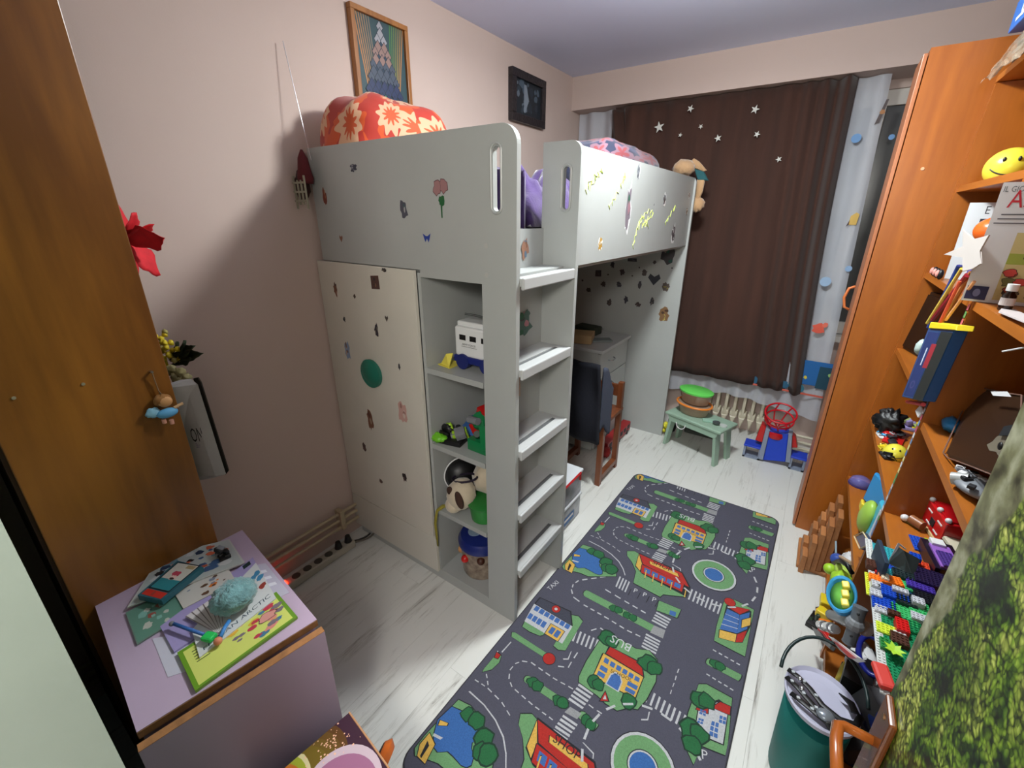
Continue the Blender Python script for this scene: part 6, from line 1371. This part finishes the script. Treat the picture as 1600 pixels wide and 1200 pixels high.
('lake',[(0.763,1.195),(0.796,1.234),(0.8,1.138),(0.77,1.093)]),
('white',[(0.71,1.167),(0.764,1.17),(0.765,1.167),(0.711,1.165)]),
('white',[(0.71,1.136),(0.767,1.144),(0.767,1.141),(0.71,1.133)]),
('white',[(0.708,1.105),(0.768,1.119),(0.769,1.116),(0.709,1.102)]),
('yellow',[(0.709,1.07),(0.77,1.087),(0.771,1.046),(0.714,1.03)]),
('yellow',[(0.776,1.174),(0.804,1.208),(0.807,1.165),(0.78,1.131)]),
('red',[(0.772,1.088),(0.801,1.131),(0.795,1.063),(0.773,1.047)]),
('red',[(0.728,1.227),(0.794,1.248),(0.763,1.198),(0.714,1.209)]),
('disc','red',(0.715,1.242),0.022),
('dark',[(0.72,0.92),(0.722,0.921),(0.722,0.92)]),
('white',[(0.256,0.636),(0.258,0.638),(0.265,0.601),(0.249,0.589),(0.245,0.593),(0.26,0.603)]),
('white',[(0.58,0.593),(0.584,0.596),(0.588,0.565),(0.569,0.552),(0.567,0.556),(0.584,0.568)]),
('white',[(0.437,0.38),(0.441,0.382),(0.482,0.374),(0.487,0.359),(0.484,0.358),(0.48,0.37)]),
('white',[(0.755,0.684),(0.759,0.685),(0.754,0.654),(0.75,0.654)])]
RT_ = [('BUS',(0.444,0.797),(0.366,0.797),0.05),('SCHOOL',(0.414,0.647),(0.473,0.654),0.02),('SHOP',(0.355,0.328),(0.447,0.326),0.038),('P',(0.762,0.553),(0.784,0.56),0.04),('P',(0.345,0.11),(0.363,0.112),0.035),('P',(0.387,0.112),(0.405,0.114),0.035),('P',(0.43,0.11),(0.448,0.112),0.035),('TAXI',(0.036,0.841),(0.046,0.893),0.03)]
CP = {'grass': (100, 146, 98), 'dark': (26, 28, 34), 'red': (166, 34, 26), 'yellow': (204, 164, 74), 'blue': (58, 98, 160), 'white': (180, 182, 186), 'lake': (48, 96, 158), 'roof': (58, 60, 74), 'island': (140, 142, 144), 'tree': (28, 96, 54)}
RW, RL, RR_ = .828, 2.005, .05
def rugout(w0, l0, w1, l1, r, n=6):
    pts = []
    for cx_, cy_, a0 in ((w1-r, l0+r, -90), (w1-r, l1-r, 0), (w0+r, l1-r, 90), (w0+r, l0+r, 180)):
        for i in range(n+1): a = math.radians(a0+90*i/n); pts.append((cx_+r*math.cos(a), cy_+r*math.sin(a)))
    return pts
def rw(u, v, z=0): y = v-.62; return Vector((1.037+u+.018*y, y, z))
rg = thing('play_rug', 'grey children play rug printed with streets, school, shops and ponds', 'rug', (1.45, .38, 0))
b = B(); b.prism([rw(u, v, .0005) for u, v in rugout(0, 0, RW, RL, RR_)], (0, 0, .0075), bev=.0015); b.done('rug_pile', M((76, 76, 90), .95, var=.08, vs=220, bump=.4, bs=400), rg)
b = B(); b.tube([rw(u, v, .0058) for u, v in rugout(-.001, -.001, RW+.001, RL+.001, RR_)], .0032, 6, closed=True); b.done('rug_binding', M((48, 48, 56), .9), rg, smooth=True)
CLIP = rugout(.006, .006, RW-.006, RL-.006, RR_-.004)
def clip(poly):
    out = poly
    for i in range(len(CLIP)):
        ax, ay = CLIP[i]; bx_, by_ = CLIP[(i+1) % len(CLIP)]
        def ins(p): return (bx_-ax)*(p[1]-ay)-(by_-ay)*(p[0]-ax) >= 0
        inp = out; out = []
        if not inp: return []
        for j in range(len(inp)):
            P_, Q_ = inp[j], inp[(j+1) % len(inp)]; a, c_ = ins(P_), ins(Q_)
            if a != c_:
                dx, dy = Q_[0]-P_[0], Q_[1]-P_[1]; den = (bx_-ax)*dy-(by_-ay)*dx
                t = ((by_-ay)*(P_[0]-ax)-(bx_-ax)*(P_[1]-ay))/den if abs(den) > 1e-12 else 0
                X = (P_[0]+dx*t, P_[1]+dy*t)
            if a: out.append(P_)
            if a != c_: out.append(X)
    return out
k = Ink(lambda a, c_, kk: rw(a, c_, .0082+2.2e-6*kk))
def put(pts, col):
    q = clip(pts)
    if len(q) > 2: k.poly(q, col)
def circ(c, r, n=16, kk=None): return [(c[0]+r*(kk[i] if kk else 1)*math.cos(2*math.pi*i/n), c[1]+r*(kk[i] if kk else 1)*math.sin(2*math.pi*i/n)) for i in range(n)]
def grow(pts, d):
    cx_ = sum(p[0] for p in pts)/len(pts); cy_ = sum(p[1] for p in pts)/len(pts); out = []
    for x_, y_ in pts: L_2 = math.hypot(x_-cx_, y_-cy_) or 1; out.append((x_+(x_-cx_)/L_2*d, y_+(y_-cy_)/L_2*d))
    return out
for rep in (-.94, 0, .94, 1.88):
    rnd = random.Random(3)
    for it in RUGD:
        if it[0] == 'blob':
            c = (it[1][0], it[1][1]+rep); kk = [rnd.uniform(.8, 1.12) for _ in range(12)]; put(circ(c, it[2]*1.12, 12, kk), (16, 50, 34)); put(circ(c, it[2]*.93, 12, kk), CP['tree'])
        elif it[0] == 'disc': c = (it[2][0], it[2][1]+rep); put(circ(c, it[3]*1.1 if it[1] == 'red' else it[3], 24), CP['dark'] if it[1] == 'red' else CP[it[1]]); put(circ(c, it[3], 24), CP[it[1]])
        elif it[0] == 'ring':
            c = (it[1][0], it[1][1]+rep)
            for i in range(it[3]):
                a0 = 2*math.pi*i/it[3]; a1 = a0+.55*2*math.pi/it[3]; r = it[2]
                put([(c[0]+(r-.004)*math.cos(a0), c[1]+(r-.004)*math.sin(a0)), (c[0]+(r+.004)*math.cos(a0), c[1]+(r+.004)*math.sin(a0)), (c[0]+(r+.004)*math.cos(a1), c[1]+(r+.004)*math.sin(a1)), (c[0]+(r-.004)*math.cos(a1), c[1]+(r-.004)*math.sin(a1))], CP['white'])
        else:
            pts = [(x_, y_+rep) for x_, y_ in it[1]]
            if it[0] in ('grass', 'lake', 'red', 'yellow'): put(grow(pts, .0035), CP['dark'])
            put(pts, CP[it[0]])
    for t, o_, e_, s_ in RT_:
        if 0 < o_[1]+rep < RL-.03 and 0 < e_[1]+rep < RL-.03 and o_[0] > .01:
            k.text(t, (o_[0], o_[1]+rep), (e_[0]-o_[0], e_[1]-o_[1]), s_, (30, 30, 34) if t in ('SHOP', 'SCHOOL') else (190, 192, 196))
k.done('printed_streets', rg, print_mat(.95, .22))

# ================================================================ LEFT CABINET, flowers, bag, angel
cb_ = thing('tall_cabinet', 'tall golden-brown wooden cabinet against left wall in the foreground', 'cabinet', (.22, -.9, 0))
B().box((.0145, -1.062, .0), (.43, -.745, 2.30)).done('carcass', M((70, 40, 14), .6), cb_)
B().box((.431, -1.055, .002), (.446, -.742, 2.30), bev=.002).done('front_panel', GOLD, cb_)
for (px) in ((0.447,-1.01,1.236), (0.447,-0.902,1.233)): B().cyl((.446, px[1], px[2]), (.448, px[1], px[2]), .0035, n=12).done('screw', M((190, 180, 160), .3, .6), cb_)
an = thing('angel_ornament', 'small angel figure in light blue dress hanging on the cabinet front', 'ornament', (0.46,-0.774,1.124))
nl = Vector((0.447,-0.777,1.228)); B().cyl(nl, nl+Vector((.012, 0, 0)), .003, n=10).done('nail', CHROME, an)
B().tube([nl+Vector((.01, 0, 0)), Vector((0.455,-0.775,1.177)), Vector((0.455,-0.771,1.165))], .0012, 6).done('cord', M((120, 96, 70), .8), an)
B().tube([nl+Vector((.01, 0, 0)), Vector((0.452,-0.775,1.194)), Vector((0.452,-0.773,1.165))], .0012, 6).done('cord', M((120, 96, 70), .8), an)
ac = Vector((0.462,-0.77,1.145)); B().sph(ac, (.010, .016, .014)).done('head', M((190, 140, 90), .7), an, smooth=True)
B().sph(ac+Vector((-.004, -.004, .006)), (.010, .019, .014), jit=.4, js=20).done('hair', M((140, 96, 50), .9), an, smooth=True)
B().sph(Vector((0.462,-0.772,1.114)), (.012, .024, .013)).done('dress', M((90, 160, 205), .6), an, smooth=True)
B().sph(Vector((0.458,-0.799,1.123)), (.005, .016, .013), jit=.4).done('wing', M((130, 180, 205), .6), an, smooth=True)
B().cyl(Vector((0.464,-0.756,1.123)), Vector((0.464,-0.735,1.129)), .004, n=8).done('arm', M((196, 160, 120), .7), an)
for px in ((0.462,-0.784,1.089), (0.462,-0.769,1.081)): B().cyl(Vector(px), Vector(px)+Vector((0, 0, .012)), .005, n=10).done('leg', M((210, 150, 130), .7), an, smooth=40)
# poinsettia on the cabinet's far end
FY = -.675
pq = thing('poinsettia', 'red fabric poinsettia hanging behind the edge of the tall cabinet', 'artificial flower', (0.264,-0.7,1.52))
RP = M((225, 32, 46), .75, var=.15, vs=30); 
def petal(parent, base, tip, w, mat, name='petal', cup=.012, n=8):
    base = Vector(base); tip = Vector(tip); d = tip-base; s = d.cross(Vector((.60, .50, .1))).normalized(); b = B()
    def f(u, v):
        ww = 1.45*w*math.sin(math.pi*min(1, (u*.92+.06)))**.8*(1+.18*math.sin(u*14)); return base+d*u+s*(v-.5)*2*ww+Vector((0, cup*(math.sin(u*3)-abs(v-.5)*1.4), 0))
    b.grid(f, n, 6); return b.done(name, mat, parent, smooth=True, solid=.0008)
pc0 = (0.318,-0.715,1.54)
for tip, w in (((0.233,-0.69,1.629), .016), ((0.375,-0.665,1.577), .020), ((0.406,-0.66,1.544), .024), ((0.303,-0.66,1.443), .024), ((0.187,-0.68,1.426), .022), ((0.358,-0.69,1.604), .016), ((0.105,-0.7,1.573), .02), ((0.041,-0.7,1.483), .02)): petal(pq, pc0, tip, w, RP)
for i in range(6): B().sph(Vector(pc0)+Vector((.008*math.cos(i), -.012+.008, .008*math.sin(i))), .004).done('stamen', M((170, 170, 50), .6), pq, smooth=True)
B().tube([(0.158,-0.68,1.523), (0.213,-0.69,1.474), (0.235,-0.69,1.424), (0.22,-0.69,1.394)], .003, 6).done('stem', M((120, 40, 40), .7), pq, smooth=True)
fb = thing('yellow_flower_spray', 'yellow artificial flowers with dark leaves above the white bag', 'artificial flower', (0.288,-0.68,1.206))
rnd = random.Random(8)
for i in range(34):
    c = Vector((0.232,-0.67,1.223))+Vector((rnd.uniform(-.06, .035), rnd.uniform(-.02, .02), rnd.uniform(-.05, .05)))
    B().sph(c, (.010, .007, .008), jit=.5, nu=8, nv=6).done('blossom', M((220, 196, 40), .6) if i % 4 else M((170, 160, 90), .6), fb, smooth=True)
for (a, c_) in (((0.205,-0.66,1.185), (0.389,-0.65,1.255)), ((0.205,-0.66,1.185), (0.434,-0.65,1.241)), ((0.213,-0.66,1.182), (0.328,-0.65,1.26)), ((0.196,-0.66,1.194), (0.264,-0.65,1.246)), ((0.218,-0.66,1.175), (0.34,-0.65,1.208))): petal(fb, a, c_, .011, M((34, 46, 26), .7), 'leaf')
for (c_, rr_) in (((0.175,-0.66,1.141), .016), ((0.248,-0.66,1.148), .014), ((0.201,-0.66,1.121), .015), ((0.29,-0.66,1.141), .012)): B().sph(c_, rr_, jit=.5).done('pale_bud', M((176, 168, 120), .7), fb, smooth=True)
gbg = thing('gift_bag', 'white paper bag with black letters ON hanging at cabinet end', 'bag', (0.306,-0.69,0.814))
F = [Vector(v) for v in ((0.285,-0.669,0.788), (0.366,-0.65,0.825), (0.335,-0.65,1.127), (0.322,-0.658,1.143), (0.298,-0.72,1.129), (0.274,-0.72,0.819))]
B().prism([F[0], F[1], F[2], F[3], F[4], F[5]], (-.022, -.026, 0), bev=.002).done('bag_body', M((206, 206, 206), .6, var=.08, vs=8), gbg)
B().prism([(0.377,-0.646,0.839), (0.345,-0.646,1.132), (0.331,-0.646,1.145), (0.292,-0.646,1.133), (0.342,-0.646,0.811)], (-.004, .004, 0)).done('dark_lining', M((36, 30, 22), .8), gbg)
bq = [Vector((0.274,-0.72,0.819)), Vector((0.366,-0.65,0.825)), Vector((0.335,-0.65,1.127)), Vector((0.298,-0.72,1.129))]
k = Ink(quad_map(*bq, step=5e-5, base=1.5e-3)); k.text('ON', (.35, .40), (1, 0), .22, (34, 34, 40)); k.text('Store', (.42, .33), (1, 0), .08, (120, 110, 150)); k.done('lettering', gbg)

# ================================================================ NIGHTSTAND with books
NZ = .665
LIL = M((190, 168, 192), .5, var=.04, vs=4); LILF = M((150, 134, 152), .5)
na, nb, nc, nd_ = [Vector(v) for v in ((0.44,-1.025,0.665), (0.451,-0.675,0.665), (0.943,-0.727,0.665), (0.888,-1.068,0.665))]
ns = thing('nightstand', 'lilac chest with chipboard edges standing before the tall cabinet', 'cabinet', ((na+nc)/2)*1.0-Vector((0, 0, .665)))
dz = Vector((0, 0, .018))
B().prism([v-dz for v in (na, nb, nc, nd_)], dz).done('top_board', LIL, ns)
ctr = (na+nb+nc+nd_)/4
fd = (nc-nd_).normalized(); out_ = Vector((fd.y, -fd.x, 0)); out_ = out_ if out_.dot(nc-ctr) > 0 else -out_
def shr(v, f_=.97): return ctr+(v-ctr)*f_
bot = [Vector((v.x, v.y, .02)) for v in (shr(na), shr(nb), shr(nc), shr(nd_))]
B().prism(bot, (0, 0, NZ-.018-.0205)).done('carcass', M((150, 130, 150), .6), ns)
CH = M((176, 122, 74), .7, var=.2, vs=40)
B().prism([nd_-dz+out_*.0005, nc-dz+out_*.0005, nc+out_*.0005-Vector((0,0,.001)), nd_+out_*.0005-Vector((0,0,.001))], out_*.002).done('chipboard_edge', M((130, 90, 54), .7, var=.2, vs=60), ns)
f0, f1 = nd_+out_*.010-Vector((0, 0, .020)), nc+out_*.010-Vector((0, 0, .020)); f0 -= fd*.005; f1 += fd*.004
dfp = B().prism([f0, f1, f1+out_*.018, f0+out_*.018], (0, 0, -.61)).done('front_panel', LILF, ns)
B().prism([f0, f1, f1+out_*.018, f0+out_*.018], (0, 0, .0016)).done('panel_edge', CH, ns)
# papers and books: corners measured on the top
def Q(*pts): return [Vector(p) for p in pts]
LV = [NZ]
def paper(name, label, cat, pts, th, col, z, inkf=None, pages=None):
    pts = [Vector((p[0], p[1], z)) for p in pts]; t = thing(name, label, cat, (pts[0]+pts[2])/2)
    B().prism(pts, (0, 0, th)).done('cover' if pages else 'sheet', M(col, .45), t)
    if pages:
        c = sum(pts, Vector())/len(pts); B().prism([c+(p-c)*.985+Vector((0, 0, .0006)) for p in pts], (0, 0, th-.0012)).done('pages', M(pages, .8), t)
    if inkf:
        top = [p+Vector((0, 0, th)) for p in pts]; n = (top[1]-top[0]).cross(top[3]-top[0]).z
        f_ = quad_map(*top[:4], step=2e-5, base=2e-4) if n > 0 else (lambda a, c_, kk, g=quad_map(top[1], top[0], top[3], top[2], step=2e-5, base=2e-4): g(1-a, c_, kk))
        k = Ink(f_); inkf(k); k.done('cover_print', t, print_mat(.4))
    return t
def rndink(seed, bgc, cols, n=16, rmin=.03, rmax=.1):
    def g(k):
        rnd = random.Random(seed); k.rect(.02, .02, .98, .98, bgc)
        for i in range(n): k.blob((rnd.uniform(.12, .88), rnd.uniform(.12, .88)), rnd.uniform(rmin, rmax), rnd.choice(cols), rnd)
    return g
def C(a, b): return a, b
paper('paper_sheet', 'white torn sheet under the purple booklet on the nightstand', 'paper', Q((0.675,-0.977,0.666), (0.812,-0.992,0.666), (0.835,-0.955,0.666), (0.755,-0.885,0.666)), .0006, (196, 194, 208), NZ+.0002)
paper('letter_card', 'lilac white letter card near the cabinet edge of the nightstand', 'paper', Q((0.617,-0.748,0.666), (0.654,-0.705,0.666), (0.81,-0.722,0.666), (0.794,-0.768,0.666)), .0006, (190, 186, 204), NZ+.0002, lambda k: [k.rect(.1, .2+.2*i, .8, .28+.2*i, (225, 225, 235)) for i in range(3)])
def ink_green(k):
    k.rect(.0, .0, 1, 1, (104, 150, 40)); k.rect(.04, .05, .96, .93, (206, 214, 110))
    rnd = random.Random(1)
    for i in range(5): k.rect(.10, .80-.07*i, .30-.02*i, .82-.07*i, (60, 80, 40))
    for i in range(34): k.blob((rnd.uniform(.42, .92), rnd.uniform(.15, .88)), rnd.uniform(.03, .08), rnd.choice([(90, 150, 60), (220, 140, 130), (214, 170, 60), (70, 120, 150), (190, 60, 80), (120, 110, 120)]), rnd)
    k.blob((.78, .5), .10, (214, 150, 140), rnd, edge=(90, 60, 60))
GZ = NZ+.0012
paper('green_book', 'green bordered picture book nearest the front edge of the nightstand', 'book', Q((0.9,-0.972,0.672), (0.904,-0.753,0.672), (0.787,-0.743,0.672), (0.771,-0.959,0.672)), .007, (110, 150, 50), GZ, ink_green, (214, 208, 190))
paper('purple_booklet', 'lilac booklet with small dark square beneath the other books', 'book', Q((0.657,-0.955,0.672), (0.761,-0.962,0.672), (0.76,-0.749,0.672), (0.607,-0.716,0.672)), .005, (160, 148, 196), NZ+.0010, lambda k: [k.rect(.03, .86, .14, .95, (30, 50, 50))], (200, 196, 206))
def ink_an(k):
    k.rect(.0, .0, 1, 1, (206, 208, 208)); rnd = random.Random(2)
    k.text('EMILIAN ARCTIC', (.05, .10), (1, 0), .12, (40, 60, 74))
    for i in range(6): k.blob((rnd.uniform(.7, .95), rnd.uniform(.3, .8)), .06, rnd.choice([(60, 130, 170), (150, 60, 50), (70, 70, 76)]), rnd)
paper('white_booklet', 'white booklet with dark title lying on the green picture book', 'book', Q((0.829,-0.936,0.675), (0.81,-0.755,0.675), (0.643,-0.724,0.675), (0.737,-0.917,0.675)), .003, (206, 206, 206), GZ+.0076, ink_an, (220, 216, 210))
paper('fan_pages', 'fanned white flip cards beneath the turquoise fluffy toy', 'paper', Q((0.791,-0.889,0.675), (0.814,-0.877,0.675), (0.675,-0.824,0.675), (0.684,-0.911,0.675)), .001, (206, 200, 200), GZ+.0112, lambda k: [k.poly([(.1+.13*i, 0), (.12+.13*i, 0), (.03+.15*i, 1), (.0+.15*i, 1)], (110, 100, 100)) for i in range(7)])
paper('teal_magazine', 'teal green children magazine at the left of the pile', 'magazine', Q((0.668,-1.003,0.675), (0.666,-0.89,0.675), (0.544,-0.89,0.675), (0.54,-0.989,0.675)), .004, (110, 130, 120), NZ+.0012, rndink(5, (96, 140, 124), [(150, 80, 70), (130, 180, 170), (190, 190, 180), (70, 110, 110)], 14), (206, 200, 186))
paper('toy_leaflet', 'pale leaflet with orange toy car picture between magazines', 'magazine', Q((0.648,-0.903,0.68), (0.663,-0.786,0.68), (0.579,-0.775,0.68), (0.578,-0.897,0.68)), .002, (206, 200, 190), NZ+.0068, rndink(6, (200, 196, 190), [(214, 120, 40), (90, 60, 40), (120, 130, 150)], 10))
paper('long_magazine', 'long magazine with black creature figures at the back of pile', 'magazine', Q((0.534,-0.982,0.68), (0.618,-0.742,0.68), (0.482,-0.723,0.68), (0.394,-0.868,0.68)), .004, (190, 190, 186), NZ+.0092, rndink(7, (176, 182, 180), [(36, 36, 40), (60, 90, 130), (190, 90, 60), (110, 140, 150), (200, 200, 200), (40, 60, 90)], 34, .03, .09), (210, 206, 200))
def ink_t(k):
    k.rect(.0, .0, 1, 1, (24, 28, 34)); k.rect(.03, .04, .97, .96, (206, 200, 190)); k.rect(.03, .04, .45, .96, (46, 130, 140)); rnd = random.Random(3)
    k.blob((.62, .5), .14, (200, 60, 80), rnd); k.blob((.52, .52), .12, (230, 190, 180), rnd); k.blob((.48, .5), .09, (60, 40, 40), rnd); k.text('MAGA', (.08, .15), (1, 0), .12, (230, 240, 240)); k.rect(.72, .6, .9, .85, (150, 120, 70))
tm = paper('teal_red_book', 'teal and red paperback lying on top of the magazine pile', 'book', Q((0.533,-0.957,0.69), (0.601,-0.928,0.69), (0.563,-0.821,0.69), (0.479,-0.852,0.69)), .016, (40, 96, 110), NZ+.0138, None, (180, 176, 170))
k = Ink(quad_map(*[Vector((p[0], p[1], NZ+.0138+.016)) for p in ((0.536,-0.95,0.69), (0.595,-0.928,0.69), (0.552,-0.823,0.69), (0.486,-0.853,0.69))], step=2e-5, base=2e-4)); k.rect(0, 0, 1, .16, (196, 50, 40)); k.disc((.45, .08), .06, (150, 60, 50)); 
k.rect(0, .18, 1, 1, (24, 28, 34)); k.rect(.05, .21, .95, .97, (200, 196, 186)); k.rect(.05, .21, .95, .5, (46, 130, 140)); k.blob((.45, .66), .18, (190, 70, 90), ry=.10); k.blob((.5, .55), .14, (226, 190, 180), ry=.08); k.blob((.5, .52), .12, (60, 44, 46), ry=.04); k.rect(.55, .85, .9, .95, (170, 150, 110)); k.done('cover_print', tm, print_mat(.4))
# fluffy turquoise creature with bendy limbs
ft = thing('fluffy_keyring', 'turquoise fluffy toy lying on the fanned cards', 'plush toy', (0.756,-0.822,0.68))
FT = M((130, 180, 184), .95, var=.25, vs=40, bump=.9, bs=180, sheen=.5)
fc = Vector((0.756,-0.825,0.69)); fc.z = NZ+.048; B().sph(fc, (.045, .050, .034), jit=.22, js=22, nu=36, nv=22).done('fluffy_body', FT, ft, smooth=True)
fz = NZ+.022
def Pz(a, z=fz): a = Vector(a); a.z = z; return a
db = thing('bendy_doll', 'tiny doll with green shirt and blue trousers lying on the booklets', 'doll', Pz((0.802,-0.901,0.68), NZ+.011))
B().tube([Pz((0.693,-0.937,0.69)), Pz((0.732,-0.925,0.69)), Pz((0.785,-0.908,0.69))], .004, 8).done('leg', M((50, 100, 170), .5), db, smooth=True)
B().obox(Pz((0.802,-0.904,0.69)), (.028, .022, .012), .4, 0, .004).done('shirt', M((40, 190, 90), .4), db)
B().sph(Pz((0.83,-0.897,0.69)), .009).done('head', M((210, 130, 100), .6), db, smooth=True)
B().tube([Pz((0.824,-0.889,0.69)), Pz((0.806,-0.873,0.69)), Pz((0.794,-0.857,0.69))], .0045, 8).done('arm', M((60, 130, 200), .5), db, smooth=True)
B().sph(Pz((0.691,-0.939,0.69)), .006).done('shoe', M((110, 110, 114), .4), db, smooth=True)
clutter('black_bike_toy', 'black toy motorbike figure at the right end of long magazine', 'toy', Pz((0.544,-0.764,0.68), NZ+.0136), (.055, .035, .03), [BLACK, DARK, GREY], 9, 71)

# ================================================================ box with planets and orange disc by the nightstand
PBX = [Vector(v) for v in ((1.022,-0.732,0.4), (1.017,-0.859,0.4), (1.125,-0.943,0.4), (1.252,-0.763,0.4))]
pb2 = thing('planet_box', 'square box printed with planets on dark purple space by nightstand', 'box', (.98, -.80, 0))
PA = Vector((1.024,-0.732,0.4)); PD = Vector((1.23,-0.757,0.4)); dd = (PD-PA).normalized(); ee = Vector((dd.y, -dd.x, 0)); ee = ee if ee.y < 0 and ee.x < 0 or ee.dot(Vector((-1, -1, 0))) > 0 else -ee
W_ = .22; PB_ = PA+ee*W_; PC_ = PA+ee*W_+dd*W_; PD_ = PA+dd*W_
B().prism([Vector((v.x, v.y, .22)) for v in (PA, PB_, PC_, PD_)], (0, 0, .18), bev=.002).done('box_body', M((60, 36, 48), .35), pb2)
B().prism([Vector((v.x, v.y, .0)) for v in (PA+(PC_-PA)*.04, PB_+(PD_-PB_)*.04, PC_+(PA-PC_)*.04, PD_+(PB_-PD_)*.04)], (0, 0, .219)).done('box_base', M((50, 40, 50), .5), pb2)
B().tube([Vector((v.x, v.y, .4005)) for v in (PA, PD_)], .0022, 6).done('cardboard_edge', M((190, 140, 100), .6), pb2)
n_ = dd.cross(ee).z
k = Ink(quad_map(*[Vector((v.x, v.y, .40)) for v in ((PA, PB_, PC_, PD_) if n_ < 0 else (PA, PD_, PC_, PB_))], step=3e-5, base=3e-4))
sw = (lambda u, v: (u, v)) if n_ < 0 else (lambda u, v: (v, u))
k.rect(.0, .0, 1, 1, (58, 34, 50))
def pdisc(u, v, r, col):
    pts = [(min(max(u+r*math.cos(2*math.pi*i/36), 0), 1), min(max(v+r*math.sin(2*math.pi*i/36), 0), 1)) for i in range(36)]; k.poly([sw(*p) for p in pts], col)
for i in range(10): pdisc(.55+.045*i, .15-.01*i+.03*i, .40-.03*i, (90+i*6, 60+i*10, 30)) if i < 4 else None
pdisc(.95, .1, .42, (206, 196, 150)); pdisc(.97, .12, .40, (150, 160, 50)); pdisc(1.0, .2, .38, (190, 110, 40))
pdisc(.42, .62, .40, (190, 170, 180)); pdisc(.46, .66, .37, (150, 100, 130)); pdisc(.50, .74, .30, (90, 56, 70))
rnd = random.Random(6)
for i in range(60): a, c_ = rnd.gauss(.32, .12), rnd.gauss(.18, .09); pdisc(min(max(a, .02), .98), min(max(c_, .02), .98), rnd.uniform(.003, .010), (230, 180, 150))
k.done('planet_print', pb2, print_mat(.25))
od = thing('orange_disc_toy', 'orange rimmed dark disc standing behind the planet box', 'toy', (1.122,-0.714,0.3))
oc_ = Vector((1.133,-0.739,0.3)); ax = Vector((-.75, -.30, .35)).normalized(); rot_ = ax.to_track_quat('Z', 'Y').to_matrix()
B().lathe([(0,-.015), (.05,-.014), (.062,0), (.05,.014), (0,.015)], oc_, 36, mat=rot_).done('disc_body', M((206, 104, 40), .4), od, smooth=40)
B().lathe([(0,.016), (.046,.0155), (.052,.012)], oc_, 30, mat=rot_).done('dark_face', M((70, 44, 36), .5), od, smooth=40)
B().cyl((oc_.x, oc_.y, 0), (oc_.x, oc_.y, oc_.z-.055), .012, n=12).cyl((oc_.x, oc_.y, 0), (oc_.x, oc_.y, .01), .05, n=20).done('stand', M((60, 44, 40), .5), od, smooth=40)

GR = {'smile_ball': 'yellow smiling balls', 'storage_box': 'clear storage boxes behind the ladder', 'food_container': 'stacked food containers on the stool', 'tall_book': 'tall books on the upper shelf',
      'floor_pipe': 'cream pipes right of the radiator', 'framed_picture': 'framed pictures on the left wall', 'power_cable': 'cables by the left wall', 'small_toy': 'little toys piled on the middle shelf'}
for o in list(S.objects):
    b_ = o.name.split('.')[0]
    if b_ in GR and o.parent is None: o['group'] = GR[b_]
